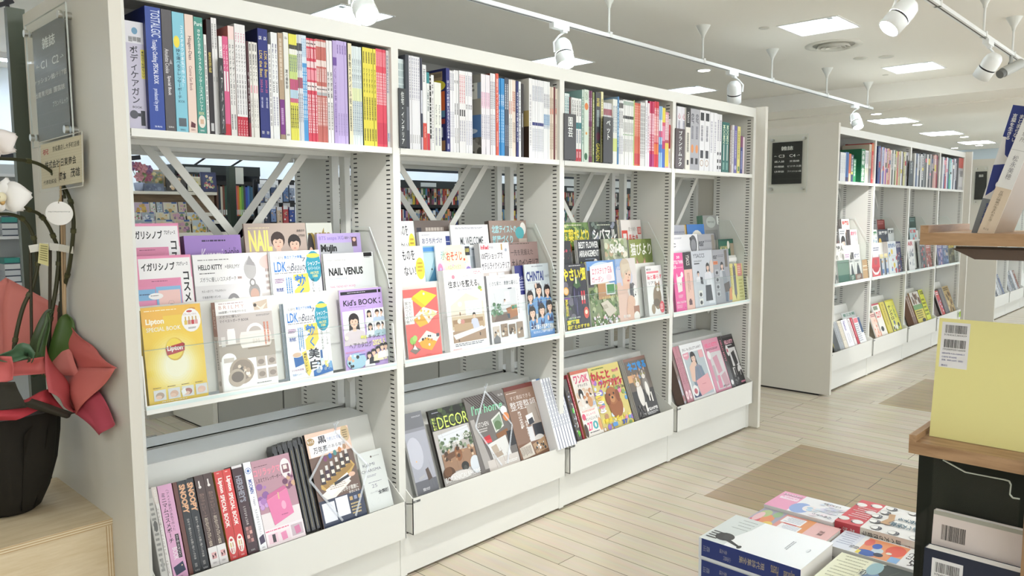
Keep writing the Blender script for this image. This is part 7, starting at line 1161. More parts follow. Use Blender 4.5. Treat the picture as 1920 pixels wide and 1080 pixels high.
fsp(1696.5, 1703.5, 556, 'brown photo edge at the left of third far bin', '7a5a48', 2, 'd8c0a8')
face(BIN, (1704, 551), (1719.5, 544.5), 'cookie cover with green and yellow bands, third far bin', 'd8d4c8', lambda p: (p.r(0, 0, 1, .42, 'd8d4cc'), p.blobs(.15, .05, .9, .36, 14, ['3a302a', '6a4c38', '8a6a50'], .09, 2), p.r(0, .42, 1, .58, '6f9a5c'), p.r(0, .58, 1, 1, 'd8c84c'), p.g(.1, .62, .9, .9, 4, '4a4420'), p.e(.7, .95, .2, .06, '222')), grp=GBF, t=.014, spine='b08a60')
face(BIN, (1720.5, 544.5), (1729, 542), 'bright lime magazine with dark capitals, third far bin', 'd8e040', lambda p: (p.r(0, 0, 1, 1, 'dce24a'), p.t(.2, .04, .98, .16, 'OGE', '3a3c20', .04), p.g(.1, .3, .9, .9, 5, '6a7028')), grp=GBF, t=.012, spine='222')
face(BIN, (1752, 546), (1757.5, 544.5), 'red and blue comic cover at the left of last far bin', 'c84a48', fart('c84a48', None, 'fff', ['4c68b0', 'e8e0e0', '8a3c50']), grp=GBF, t=.008)
fsp(1758, 1765, 541, 'wide dark grey spine in last far bin', '6c6868', 1, '8a8686')
face(BIN, (1765.5, 538), (1776, 535), 'tan magazine with standing figure, last far bin', 'b8a070', fart('b8a070', None, '4a3c20', ['8a6a48', 'd8c8a0', '5a4a38']), grp=GBF, t=.01)
face(BIN, (1777, 534.5), (1787, 531.5), 'white magazine with black capitals and blue foot, last far bin', 'dcdcda', lambda p: (p.r(0, 0, 1, 1, 'dcdcda'), p.r(0, 0, 1, .12, '222'), p.t(.1, .02, .9, .1, 'ITU', 'eee', .03), p.g(.2, .2, .8, .5, 3, '333'), p.r(.1, .75, .9, .95, '6a7a98')), grp=GBF, t=.01)
q = at_y(1800, 588, -.055); t = thing('price_card', 'small lime green card clipped to the last far bin', 'card', (q.x, -.055, q.z))
m = MB(); m.box((-.028, 0, -.035), (.028, .0012, .022), 'a8cc4c'); pg = Page(m, .05, .05, Matrix.Translation((-.025, 0, -.03))); pg.g(.1, .1, .9, .8, 4, '2f4a20'); m.obj('card', PAPER, t); m = MB(); m.box((-.004, .0012, -.005), (.004, .019, 0), 'ddd'); m.obj('clip', PAINT, t)
# third run bins, mostly hidden behind the yellow book
XB = [(8.99, .12, .27, 'b8404a'), (9.13, .14, .3, 'c8c8d4'), (9.29, .09, .29, '3a3a40'), (9.40, .12, .31, 'd4d4d8'), (9.54, .09, .28, 'b0b4bc'), (9.68, .08, .26, '5c6a90'), (9.90, .14, .27, '5a4a44'), (10.08, .15, .28, 'a8a8b0'), (10.28, .13, .26, '6c7078'), (10.45, .12, .27, 'cfcfd6'), (10.60, .1, .26, '8a5a50')]
for i, (x, w, h, c) in enumerate(XB):
    me = mag_mesh(w, h, .012, c, fart(c, None, 'e8e8e8', ['ddd', '888', c]), 'ccc')
    mag_obj(me, f'{cname(c)} cover, {ORD[i]} along the slanted bins of the third run', 'magazines in the third run', (x, BINP[0], BINP[1]), (-BINL, 0, 0))

# ---------------------------------------------------------------- wooden display fixture on the right and the book table
OAK = wood_mat('oak_veneer', 'b08d6a', '8a6848', 1, 7, .5, 9); OAKX = wood_mat('oak_veneer_cross', 'b08d6a', '8a6848', 0, 7, .5, 9); OAKZ = wood_mat('oak_veneer_upright', 'a5825e', '86664a', 2, 7, .5, 9)
t = thing('display_fixture', 'oak display fixture with two small shelves and a dark lower front', 'display fixture', (-.42, -1.80, 0))
def fx(name, mat, boxes, parent=t):
    m = MB()
    for a, e, c in boxes: m.box((a[0]+.42, a[1]+1.80, a[2]), (e[0]+.42, e[1]+1.80, e[2]), c)
    return m.obj(name, mat, parent)
o = fx('lower_shelf', OAK, [((-.42, -1.953, .964), (-.16, -1.802, .983), 'fff')]); fx('edge_strip', OAKX, [((-.42, -1.812, .983), (-.16, -1.802, .993), 'fff')], o)
o = fx('upper_shelf', OAK, [((-.42, -2.35, 1.286), (-.18, -1.804, 1.304), 'fff')]); fx('edge_strip', OAKX, [((-.42, -1.815, 1.304), (-.18, -1.804, 1.315), 'fff')], o)
fx('upright', OAKZ, [((-.425, -2.0, 0), (-.40, -1.957, .99), 'fff')]); fx('upright', OAKZ, [((-.20, -2.35, 0), (-.18, -2.05, 1.29), 'fff')])
fx('dark_front', vc_mat('dark_green_laminate', .5, .3), [((-.345, -1.957, .02), (-.335, -1.797, .963), '141a12')])
fx('ledge', OAK, [((-.45, -1.957, .60), (-.345, -1.80, .615), 'fff')])
fx('foot_rail', OAK, [((-.42, -2.3, 0), (-.17, -1.83, .08), 'fff')])
m = MB(); m.prism([(.02, -.048), (.02, -.53), (.02+.012, -.53), (.02+.012, -.048)], 2, 1.279, 1.284, '6c5c4e'); m.prism([(-.13, 1.266), (-.5, 1.266), (-.5, 1.281), (-.045, 1.281), (-.075, 1.266)], 0, .012, .05, '5c4c42'); lb = m.obj('light_bar', PAINT, t)
def clear_sheet(x, pts, label, ybot, zbot, name='clear_divider'):
    P3 = [at_x(a, b_, x) for a, b_ in pts]; o3 = P3[0].copy()
    t2 = thing(name, label, 'acrylic divider', o3)
    m = MB(); pl = [(q.y-o3.y, q.z-o3.z) for q in P3]+[(P3[-1].y-o3.y, zbot-o3.z), (ybot-o3.y, zbot-o3.z), (ybot-o3.y, P3[0].z-o3.z)]
    m.prism(pl, 0, 0, .003, 'fff'); m.obj('sheet', CLEAR, t2)
    m = MB()
    for a, b_ in zip(P3, P3[1:]): m.bar((.0, a.y-o3.y, a.z-o3.z), (.0, b_.y-o3.y, b_.z-o3.z), .0015, .003, (1, 0, 0), 'e6efe6')
    m.obj('polished_edge', GLOSS, t2); return t2
clear_sheet(-.372, [(1768, 862), (1810, 885), (1884, 899.5), (1892, 902), (1895.5, 909), (1893.5, 927), (1899, 933.5), (1912, 935.5)], 'clear acrylic divider with stepped edge against the dark fixture front', -1.825, .62)
# books on the fixture: Q turns the spine or cover towards -X
def put(me, label, cat, loc, a=0, axis='Y', grp=None, name='book'):
    o = bpy.data.objects.new(name, me[0]); C.objects.link(o); o.matrix_world = Matrix.Translation(loc) @ Matrix.Rotation(a, 4, axis) @ Matrix.Rotation(-math.pi/2, 4, 'Z')
    p = bpy.data.objects.new('pages', me[1]); C.objects.link(p); p.parent = o
    return tag(o, label, cat, grp)
def barcode(p, x0, y0, x1, y1, l1, l2, extra=None, f=.2):
    h = y1-y0; p.r(x0, y0, x1, y1, 'f3f1f2'); w = x1-x0
    p.bars(x0+w*.12, y0+h*.06, x1-w*.1, y0+h*(.06+f), 3); p.t(x0+w*.1, y0+h*(.08+f), x1-w*.1, y0+h*(.12+f), l1, '444')
    p.bars(x0+w*.12, y0+h*(.2+f), x1-w*.1, y0+h*(.2+2*f), 8)
    if l2: p.t(x0+w*.1, y0+h*(.22+2*f), x1-w*.1, y0+h*(.26+2*f), l2, '444')
def a_yellow(p):
    p.r(0, 0, 1, 1, 'f8efa4'); barcode(p, .035, .03, .335, .41, '9784065384459', '1920093016009', f=.18); p.t(.06, .285, .3, .298, 'ISBN978-4-06-538445-9', '4a50a0'); p.t(.06, .315, .22, .328, 'C0093 ¥1600E', '4a50a0'); p.t(.06, .34, .29, .355, '定価：本体1600円（税別）', '4a50a0'); p.t(.06, .385, .13, .4, '講談社', '4a50a0')
GX = 'books on the display fixture'
put(mag_mesh(.130, .187, .022, 'f8efa4', a_yellow, 'e8dc84', mat=PRINT), 'plain pale yellow back cover with white barcode label on the lower oak shelf', 'book', (-.372, -1.8175, .9835), math.radians(8), 'Y', GX)
def s_navy(p): p.r(0, 0, 1, 1, 'f1efee'); p.p([(0, 0), (1, 0), (1, .42), (.45, .37), (.3, .3), (0, .12)], '2a3a86'); p.r(0, 0, 1, .24, '2a3a86'); p.p([(.0, .46), (.9, .43), (1, .56), (.4, .66), (.1, .7)], '2a3a86'); p.e(.7, .6, .22, .03, 'f1efee'); p.e(.7, .6, .1, .014, '2a3a86'); p.tv(.54, .06, .84, .27, 'まとまらない', 'f4f4f6', .02); p.tv(.16, .06, .46, .26, '言葉を生きる', 'f4f4f6', .02); p.r(0, .72, 1, 1, '868a90'); p.tv(.3, .75, .6, .92, '荒井裕樹', '3c4c8c', .02)
def s_white(p): p.r(0, 0, 1, 1, 'ecebe9'); p.tv(.28, .02, .64, .34, '言葉に愛される場所', '8c8a88', .0); p.r(0, .395, 1, .398, 'bbb'); p.tv(.3, .43, .66, .6, '松永美穂', '86848a', .0); p.r(0, .66, 1, 1, 'e0cdb6'); p.tv(.32, .68, .6, .9, '言語の職業が生まれるとき', '6c5c4c'); p.t(.25, .95, .6, .965, '青土社', '7c6c5c')
def upr(w, h, d, base, art, side, other):
    m = MB(); m.box((0, 0, 0), (w, .0008, h), base); m.box((0, .0008, 0), (.0008, d, h), side); m.box((w-.0008, .0008, 0), (w, d, h), other); art(Page(m, w, h, Matrix())); c = m.data('printed_cover', PRINT)
    m = MB(); m.box((.0008, .0008, .0012), (w-.0008, d-.002, h-.0012), 'eeebe4'); return c, m.data('page_block', PAPER)
put(upr(.0215, .186, .12, 'f1efee', s_navy, '2a3a86', 'e6e2de'), 'navy and white book leaning on the upper oak shelf, grey band at foot', 'book', (-.392, -1.8655, 1.3045), math.radians(13.5), 'X', GX)
put(upr(.0205, .205, .13, 'ecebe9', s_white, 'e4e0dc', 'a8947e'), 'white book with cream band leaning right of the navy book', 'book', (-.406, -1.876, 1.3045), math.radians(17), 'X', GX)  # right cover coloured brownish to stand for its shade
def a_pinkback(p): p.r(0, 0, 1, 1, 'eee0da'); p.r(0, 0, 1, .03, 'b4b2a4'); p.bars(.1, .09, .36, .2, 5)
def a_navyback(p): p.r(0, 0, 1, 1, '252c40'); barcode(p, .09, .06, .42, .5, '9784909842008', '1920095018000', f=.17)
put(mag_mesh(.128, .215, .014, 'eee0da', a_pinkback, 'e0d4cc', mat=PRINT), 'pale pink back cover with barcode in the acrylic pocket', 'book', (-.402, -1.8315, .655), math.radians(6), 'Y', GX)
put(mag_mesh(.128, .205, .026, '252c40', a_navyback, '2c344c', mat=PRINT), 'dark navy back cover with white barcode label in the acrylic pocket', 'book', (-.432, -1.8305, .6155), math.radians(4), 'Y', GX)
put(mag_mesh(.07, .155, .006, '8fb0a4', None, '7aa090', mat=PRINT), 'teal booklet tip in front of the navy back cover', 'book', (-.447, -1.912, .6155), math.radians(2), 'Y', GX)
# pocket
t = thing('acrylic_pocket', 'clear acrylic pocket holding the back covers by the oak upright', 'acrylic pocket', (-.45, -1.83, .616))
m = MB(); m.box((-.006, -.126, 0), (-.003, .002, .09), 'fff'); m.box((-.006, .002, 0), (.07, .005, .26), 'fff'); m.obj('sheet', CLEAR, t)
# low table with book stacks
t = thing('display_table', 'low oak display table under the stacks of books', 'table', (-.42, -1.4, 0))
m = MB(); m.box((0, -.395, .50), (.75, .02, .525), 'fff'); m.obj('tabletop', OAK, t)
for x, y in ((.02, -.375), (.69, -.375), (.02, -.04), (.69, -.04)): m = MB(); m.box((x, y, 0), (x+.04, y+.04, .5), 'fff'); m.obj('leg', OAKZ, t)
GT = 'books stacked on the display table'
def tbook(x0, x1, y0, y1, zt, th, n, base, art, spine, sart, label, under, pages='eeeae2'):
    # cover up, head of the book towards -Y, spine towards -X
    w = x1-x0; h = y0-y1
    for i in range(n):
        m = MB(); m.box((0, 0, 0), (w, .0008, h), base); m.box((0, th-.0008, 0), (w, th, h), base); m.box((w-.0008, .0008, 0), (w, th-.0008, h), spine)
        if i == 0: art(Page(m, w, h, Matrix()))
        # spine seen from -X: across its width downwards in the world
        if sart: sart(Page(m, th, h, Matrix(((0, -1, 0, w), (1, 0, 0, 0), (0, 0, 1, 0), (0, 0, 0, 1)))))
        o = m.obj('paperback_book', PRINT); R = random.Random(i+int(x0*1000))
        g = R.uniform(-.002, .002) if i else 0
        o.matrix_world = Matrix(((-1, 0, 0, x1+g), (0, 0, -1, y0+g), (0, -1, 0, zt-i*(th+.0012)), (0, 0, 0, 1)))
        m = MB(); m.box((.0015, .0009, .0015), (w-.0009, th-.0009, h-.0015), pages); q = m.obj('pages', PAPER); q.parent = o
        tag(o, label if i == 0 else under, 'book', GT)
def t_navy(p):
    p.r(0, 0, 1, 1, 'fbfcfc'); p.p([(0, .68), (.35, .7), (.7, .76), (1, .74), (1, 1), (0, 1)], 'dde2df'); p.l([(0, .68), (.35, .7), (.7, .76), (1, .74)], .0008, '8a8f8c')
    p.gv(.1, .72, .5, .9, 4, '9aa09c', .2); p.e(.76, .82, .13, .09, '3a3a3c'); p.e(.74, .79, .09, .05, '444447'); p.p([(.8, .75), (.9, .62), (.94, .63), (.86, .78)], '3a3a3c'); p.e(.93, .61, .05, .02, '333'); [p.r(.66+.07*i, .86, .69+.07*i, .97, '3a3a3c') for i in range(4)]
    p.g(.3, .26, .62, .3, 2, 'a8adb0'); p.e(.45, .1, .06, .015, 'b8bcc0'); p.e(.45, .106, .055, .013, 'eef1f2')
def ts_navy(p): p.r(0, 0, 1, 1, '26387c'); p.r(0, .97, 1, 1, 'dfe3ea'); p.r(.86, 0, 1, .97, 'dfe3ea'); p.r(.84, 0, .86, .97, '1c2a60'); p.tr(.16, .05, .66, .15, 'Coming Home Collected', 'c8b890'); p.tr(.2, .2, .7, .27, 'Poems', 'b8a880'); p.tv(.24, .33, .6, .58, '現代詩集全集', 'c0b49a', .0); p.tv(.5, .66, .74, .74, '小池昌代', 'a8a8b4'); p.tv(.22, .7, .44, .78, '金子光晴', 'a8a8b4'); p.tv(.3, .88, .6, .95, '書肆山田', '9aa0b4')
tbook(-.376, -.223, -1.4185, -1.622, .70, .0415, 4, 'fbfcfc', t_navy, '26387c', ts_navy, 'white book with dark animal drawing and navy spine, topmost of its stack', 'white book with navy spine, underneath in the near left stack')
def t_salm(p):
    p.r(0, 0, 1, 1, 'eab8b4'); p.r(0, .3, 1, .42, 'e89a60'); p.r(0, .42, 1, .7, 'e09a90'); p.r(.1, .4, .5, .66, 'f2f0f2'); p.r(.56, .36, .95, .62, 'f2f0f2'); p.gv(.14, .42, .46, .64, 5, '9aa4b8', .4); p.gv(.6, .38, .92, .6, 5, '9aa4b8', .4); p.r(.5, .44, .56, .6, 'c8504c')
    p.r(0, .68, 1, 1, 'a8a4b8'); p.e(.6, .82, .3, .09, 'e8966c'); p.e(.3, .9, .25, .07, 'b8c890'); p.e(.8, .92, .2, .06, 'd8606c'); p.e(.85, .74, .16, .06, 'f0d070'); p.e(.2, .76, .2, .05, '9ab88c'); p.e(.55, .93, .3, .05, 'ecc0c4'); p.t(.4, .1, .7, .16, '言葉', '5a3c3c')
tbook(-.222, -.129, -1.437, -1.602, .693, .02, 7, 'eab8b4', t_salm, 'e8e4e0', None, 'salmon pink paperback with collage of coloured shapes, topmost of its stack', 'salmon paperback beneath the collage cover')
def t_pink(p):
    p.r(0, 0, 1, 1, 'f3f2f4'); p.r(0, .66, 1, 1, 'efa4c4'); p.gv(.1, .7, .5, .98, 3, 'f8e4ee', .5); p.tv(.1, .68, .24, .96, '生きのびるため', '6a3a5c', .01); p.tv(.3, .68, .44, .96, '悩みごと相談', 'fbf0f6', .02)
    p.e(.7, .55, .3, .14, '98aede'); p.e(.62, .44, .18, .09, 'f4ecec'); p.l([(.5, .42), (.56, .34), (.72, .36), (.76, .46), (.66, .52), (.5, .42)], .001, 'd88a9c'); p.c(.58, .44, .06, 'b8d4e8'); p.c(.7, .42, .06, 'b8d4e8'); p.blobs(.05, .05, .95, .36, 18, ['e8e4f4', 'dfe8f2', 'f4e6ec'], .05, 3); p.tv(.78, .06, .9, .34, '心のくすり', '3a3c50', .01); p.tv(.12, .1, .22, .36, 'ことば', '3a3c50', .01); p.gv(.3, .05, .7, .3, 5, 'a8b0d0', .3)
tbook(-.126, -.018, -1.4345, -1.583, .70, .018, 8, 'f3f2f4', t_pink, 'eee', None, 'white and pink paperback with blue-haired drawn face, topmost of its stack', 'white and pink paperback beneath the drawn face')
def t_red(p):
    p.r(0, 0, 1, 1, 'f2f0ec'); p.r(0, .7, 1, 1, 'd8505a')
    for x, y in ((.2, .94), (.12, .78), (.42, .76), (.84, .95), (.86, .78)): p.c(x, y, .075, 'f4f2f0'); p.c(x+.02, y+.02, .05, '55484c'); p.c(x+.01, y+.005, .05, 'f4f2f0')
    p.gv(.3, .72, .76, .96, 6, 'f4dcdc', .35)
    R = random.Random(5)
    for x, y in ((.1, .1), (.3, .06), (.9, .12), (.92, .35), (.9, .55), (.1, .6), (.08, .35), (.7, .62), (.3, .62), (.5, .66), (.7, .06)): p.c(x, y, .07, '4a4c58'); p.c(x, y+.008, .058, 'f2f0ec'); p.p([(x-.06, y-.01), (x, y-.05), (x+.06, y-.01), (x, y-.02)], '50525e')
    p.l([(.25, .15), (.5, .12), (.78, .15), (.8, .48), (.5, .52), (.22, .48), (.25, .15)], .001, 'd88a90'); p.tv(.56, .16, .72, .46, '調べ方図鑑', '3c6a80', .02); p.tv(.34, .2, .48, .44, '探究する', '3c6a80', .02); p.p([(.3, .5), (.5, .46), (.72, .5), (.7, .57), (.5, .53), (.32, .57)], 'c8a078'); p.p([(.62, .5), (.7, .44), (.72, .5)], 'c8a078')
def ts_red(p): p.r(0, 0, 1, .7, 'ece4d6'); p.r(0, .7, 1, 1, 'd8505a'); p.tv(.2, .24, .66, .68, '調べ方の図鑑学', '3a3634', .01); p.tv(.4, .05, .6, .2, '探究の教室', 'c0605c'); p.tr(.3, .76, .62, .9, '本を選ぶ力', 'f8f0ee', .02); p.c(.5, .93, .08, '5a2028'); p.gv(.3, .01, .6, .03, 2, '777')
tbook(-.115, .041, -1.583, -1.752, .702, .029, 5, 'f2f0ec', t_red, 'ece4d6', ts_red, 'white book with doodled heads and red band, topmost of its stack', 'white book with red band directly beneath the doodled heads')
def t_moza(p):
    p.r(0, 0, 1, 1, 'f1f0ee'); p.r(0, .76, 1, 1, 'e4e8f2'); p.gv(.1, .8, .8, .98, 6, 'a0a8c0', .35); p.tv(.64, .7, .82, .8, '自伝', '333', .02); p.t(.2, .08, .9, .17, 'MOZA', '3a3436', .03); p.t(.24, .18, .6, .23, 'CT3', '3a3436', .02)
    p.r(.05, .26, .98, .7, 'f0a070'); p.e(.4, .36, .3, .1, 'e8604c'); p.e(.62, .52, .16, .06, 'c8d4dc'); p.e(.4, .56, .15, .05, '3c68c0'); p.e(.85, .6, .16, .1, '2c5cb0'); p.e(.3, .66, .2, .05, 'e87060'); p.r(.8, .66, .98, .7, 'f4e060'); p.e(.6, .4, .06, .03, 'f4f0e0'); p.r(.7, .26, .98, .36, '8cb8e4'); p.e(.8, .48, .1, .05, '22304c')
tbook(-.212, -.117, -1.606, -1.775, .688, .02, 7, 'f1f0ee', t_moza, 'e6e4e0', None, 'white paperback with orange and blue cut-out shapes, topmost of its stack', 'white paperback beneath the cut-out shapes cover')
def t_yel(p):
    p.r(0, 0, 1, 1, 'dfe6da'); p.r(0, .62, 1, 1, 'f3f2d4'); p.gv(.06, .66, .9, .97, 9, 'b0b090', .3); p.tv(.3, .5, .5, .66, '農園', '4a5458', .02); p.e(.4, .3, .6, .26, '2c3a38'); p.e(.6, .5, .3, .1, '6a88b0'); p.e(.2, .54, .2, .08, '9cc0c8'); p.l([(.1, .3), (.4, .4), (.7, .2)], .003, '7c8a78'); p.l([(.4, .4), (.5, .15)], .002, '7c8a78'); p.blobs(.1, .1, .8, .42, 12, ['e07080', 'e89098', '3c5848', 'c85868'], .05, 4); p.tv(.5, .4, .72, .62, '露草下', 'f2f2ee', .03); p.c(.86, .3, .06, 'f0d840')
def ts_yel(p): p.r(0, 0, 1, 1, 'e8da58'); p.c(.5, .92, .2, 'c0b040'); p.tr(.3, .3, .7, .7, 'WEEDS', '5c5420')
tbook(-.368, -.217, -1.636, -1.79, .684, .03, 5, 'dfe6da', t_yel, 'e8da58', ts_yel, 'pale yellow-banded book with dark flower painting, topmost of its stack', 'yellow-spined book beneath the flower painting')

# ---------------------------------------------------------------- signs on the end panels
STEEL = vc_mat('satin_steel', .28, .5, metal=1.0)
def panel_sign(x, tl, tr, br, bl, itl, ibr, dark, left, right, label, rows=8, title='雑誌'):
    # x: outer face of the panel the sign is fixed to
    xs = x-.022
    A = at_x(*tl, xs); B = at_x(*br, xs); y0, y1 = A.y, B.y; z1, z0 = A.z, B.z
    t = thing('wall_sign', label, 'sign', (xs, y0, z0))
    Mx = Matrix(((0, 1, 0, 0), (-1, 0, 0, 0), (0, 0, 1, 0), (0, 0, 0, 1)))
    w = y0-y1; h = z1-z0
    m = MB(Mx); m.box((0, 0, 0), (w, .004, h), 'fff'); m.obj('clear_plate', CLEAR, t)
    m = MB(Mx); 
    for a, e in (((0, 0, 0), (.0012, .004, h)), ((w-.0012, 0, 0), (w, .004, h)), ((0, 0, 0), (w, .004, .0012)), ((0, 0, h-.0012), (w, .004, h))): m.box(a, e, 'dfe6e2')
    m.obj('plate_edge', GLOSS, t)
    a = at_x(*itl, xs); b_ = at_x(*ibr, xs)
    iu0 = y0-a.y; iu1 = y0-b_.y; iz1 = a.z-z0; iz0 = b_.z-z0
    m = MB(Mx); m.box((iu0, .0042, iz0), (iu1, .005, iz1), dark)
    pg = Page(m, iu1-iu0, iz1-iz0, Matrix.Translation((iu0, .0042, iz0)))
    tc = 'e9e8e2'
    pg.t(.3, .1, .7, .2, title, tc, .015)
    ys = [.26, .38]+[.38+.62*(i+1)/rows for i in range(rows-1)]
    ys = [.265, .40]+[.40+.12*(i+1) for i in range(4)]
    for y in ys: pg.l([(0, y), (1, y)], .0012, 'a9a69e')
    pg.l([(.5, .265), (.5, .76)], .0008, '8a8780')
    if left[0]: pg.t(.07, .31, .17, .355, '←', tc, .01); pg.t(.22, .295, .42, .365, left[0], tc, .01); pg.t(.58, .295, .78, .365, right[0], tc, .01); pg.t(.83, .31, .93, .355, '→', tc, .01)
    for i, s in enumerate(left[1:]): pg.t(.25-.055*len(s), .435+.12*i, .25+.055*len(s), .485+.12*i, s, tc, .01)
    for i, s in enumerate(right[1:]): pg.t(.75-.055*len(s) if len(s) < 5 else .53, .435+.12*i, .75+.055*len(s) if len(s) < 5 else .98, .485+.12*i, s, tc, .01)
    m.obj('insert_card', PRINT, t)
    for u, v in ((.03, h-.03), (w-.03, h-.03), (.03, .03), (w-.03, .03)):
        m = MB(Mx); m.tube([(u, -.012, v), (u, -.002, v)], .011, 'd6d6d2', 18); m.tube([(u, .004, v), (u, .022, v)], .010, 'c4c4c0', 18); m.obj('standoff', STEEL, t)
    return t
panel_sign(-.945, (46, 48), (130, 12), (137, 262), (57, 282), (57, 60), (130, 253), '6c6962', ['C1', 'ファッション誌', '出産育児誌'], ['C2', 'インテリア誌', '園芸誌', 'ブランドムック'], 'grey magazine-section sign under clear acrylic on the end panel by the orchid')
panel_sign(X2-.045, (1441, 256), (1514, 256), (1512, 361), (1441, 357), (1448, 268), (1502, 344), '20211f', ['C3', '婦人誌', '料理誌', '健康誌'], ['C4', '文芸誌', 'ビジネス誌', 'ファッション誌'], 'black magazine-section sign under clear acrylic on the far panel')
panel_sign(X3-.045, (1826, 312), (1850, 312), (1850, 383), (1826, 383), (1829, 322), (1848, 374), '20211f', [''], [''], 'third black sign, on the end panel farthest away')

# ---------------------------------------------------------------- plywood box and orchid
PLY = wood_mat('birch_plywood', 'd9c8a8', 'c9b48e', 0, 5, .55, 8)
t = thing('plywood_box', 'pale birch plywood box under the orchid pot', 'box stand', (-.945, .115, 0))
m = MB(); m.use(PLY).box((-.62, -.0, .462), (0, .50, .48), 'fff'); m.use(PAINT)
for i in range(5): m.box((-.62, -.0006, .4635+.0034*i), (0, 0, .4652+.0034*i), ('b8986a', 'e4d6b8')[i % 2])
m.obj('top_board', PLY, t)
m = MB(); m.use(PLY).box((-.60, .004, 0), (-.018, .02, .462), 'fff'); m.obj('front_board', PLY, t)
m = MB(); m.use(PLY).box((-.018, .004, 0), (0, .49, .462), 'fff'); m.use(PAINT)
for i in range(5): m.box((-.0168+.0034*i, .0034, 0), (-.015+.0034*i, .004, .462), ('b8986a', 'e4d6b8')[i % 2])
m.obj('side_board', PLY, t)
OC = Vector((-1.125, .40, .481))
t = thing('potted_orchid', 'white gift orchid in black-wrapped pot with red paper, beside the end panel', 'plant', OC)
WRAP = vc_mat('black_crepe_wrap', .85, .2, bump=.35, scale=160); RED = vc_mat('red_wrapping_paper', .6, .3, bump=.15, scale=90)
m = MB(); n = 48; prof = [(.0, 0), (.062, 0), (.078, .012), (.1, .06), (.122, .14), (.133, .22), (.137, .28), (.133, .295)]; vs = []
for r, z in prof:
    for k in range(n): a = 2*math.pi*k/n; rr = r*(1+.03*math.sin(7*a+2)*min(1, z*8)+.018*math.sin(17*a)*min(1, z*6)); vs.append((rr*math.cos(a), rr*math.sin(a), z))
m.smooth = True; m.mesh(vs, [(i*n+k, i*n+(k+1) % n, (i+1)*n+(k+1) % n, (i+1)*n+k) for i in range(len(prof)-1) for k in range(n)], '26231d')
for k, a in ((3, -2.3), (5, -1.5), (1, -1.05)):   # pleats of the wrap
    ca, sa = math.cos(a), math.sin(a); m.mesh([(.079*ca, .079*sa, .012), (.13*ca-.03*sa, .13*sa+.03*ca, .27), (.15*ca, .15*sa, .25), (.09*ca, .09*sa, .02)], [(0, 1, 2, 3)], '2b2821')
m.obj('pot_wrap', WRAP, t)
m = MB(); m.lathe([(0, .27), (.1, .272), (.13, .262)], '2a1f16', 28); m.obj('moss', MATTE, t)
def patch(P, bulge, c, mat, name, par=t, n=10, off=OC, c2=None):
    A, B, D, E_ = [Vector(q) for q in P]   # corners in order around
    m = MB(); m.smooth = True; vs = []; nrm = (B-A).cross(E_-A).normalized()
    for i in range(n+1):
        for j in range(n+1):
            u, v = i/n, j/n; q = A*(1-u)*(1-v)+B*u*(1-v)+D*u*v+E_*(1-u)*v
            vs.append(q+nrm*(bulge*math.sin(math.pi*u)*math.sin(math.pi*min(1, v*1.0))+.006*math.sin(7*u+3*v))-off)
    m.mesh(vs, [(i*(n+1)+j, (i+1)*(n+1)+j, (i+1)*(n+1)+j+1, i*(n+1)+j+1) for i in range(n) for j in range(n)], c)
    o = m.obj(name, mat, par); sm = o.modifiers.new('thickness', 'SOLIDIFY'); sm.thickness = .0012; return o
def Y_(px, py, y):
    q = at_y(px, py, y); return q if q.x < -.962 else at_x(px, py, -.962)
patch([Y_(-60, 690, .5), Y_(-30, 548, .56), Y_(12, 520, .56), Y_(60, 700, .46)], .02, 'c8766c', RED, 'paper_sheet')
patch([Y_(0, 700, .47), Y_(12, 521, .56), Y_(112, 575, .52), Y_(150, 705, .42)], .02, 'c8766c', RED, 'paper_sheet')
patch([Y_(118, 700, .42), Y_(116, 600, .46), Y_(150, 632, .40), Y_(219, 690, .02)], .0, 'c4655f', RED, 'paper_sheet')
patch([Y_(128, 760, .34), Y_(120, 690, .40), Y_(219, 690, .02), Y_(142, 778, .22)], -.012, 'cc7068', RED, 'paper_sheet')
patch([Y_(86, 648, .30), Y_(130, 745, .33), Y_(142, 777, .25), Y_(92, 735, .20)], -.015, 'c05e60', RED, 'paper_sheet')
patch([Y_(136, 772, .25), Y_(183, 734, .30), Y_(218, 795, .24), Y_(186, 816, .22)], .014, 'bc5060', RED, 'paper_sheet')
patch([Y_(-30, 668, .28), Y_(20, 668, .22), Y_(26, 712, .22), Y_(-30, 725, .25)], .02, 'c4625f', RED, 'paper_sheet')
patch([Y_(18, 680, .25), Y_(84, 668, .28), Y_(90, 700, .27), Y_(20, 706, .24)], .02, 'c86a64', RED, 'paper_sheet')
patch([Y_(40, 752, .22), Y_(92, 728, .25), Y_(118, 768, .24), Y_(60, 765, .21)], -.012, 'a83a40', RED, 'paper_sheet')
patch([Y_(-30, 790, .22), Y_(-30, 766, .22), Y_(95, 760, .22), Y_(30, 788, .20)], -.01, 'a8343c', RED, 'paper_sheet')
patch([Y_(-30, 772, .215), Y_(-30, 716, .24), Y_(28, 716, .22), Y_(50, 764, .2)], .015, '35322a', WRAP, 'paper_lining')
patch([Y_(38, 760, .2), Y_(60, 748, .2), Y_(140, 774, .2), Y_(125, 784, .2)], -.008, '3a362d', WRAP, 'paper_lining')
STEM = vc_mat('orchid_stem', .45, .4)
def spline(pts, k=6):
    pts = [Vector(q) for q in pts]; out = []
    for i in range(len(pts)-1):
        a = pts[max(i-1, 0)]; b_ = pts[i]; c = pts[i+1]; d = pts[min(i+2, len(pts)-1)]
        for j in range(k):
            s = j/k; out.append(.5*((2*b_)+(c-a)*s+(2*a-5*b_+4*c-d)*s*s+(3*b_-a-3*c+d)*s**3))
    return out+[pts[-1]]
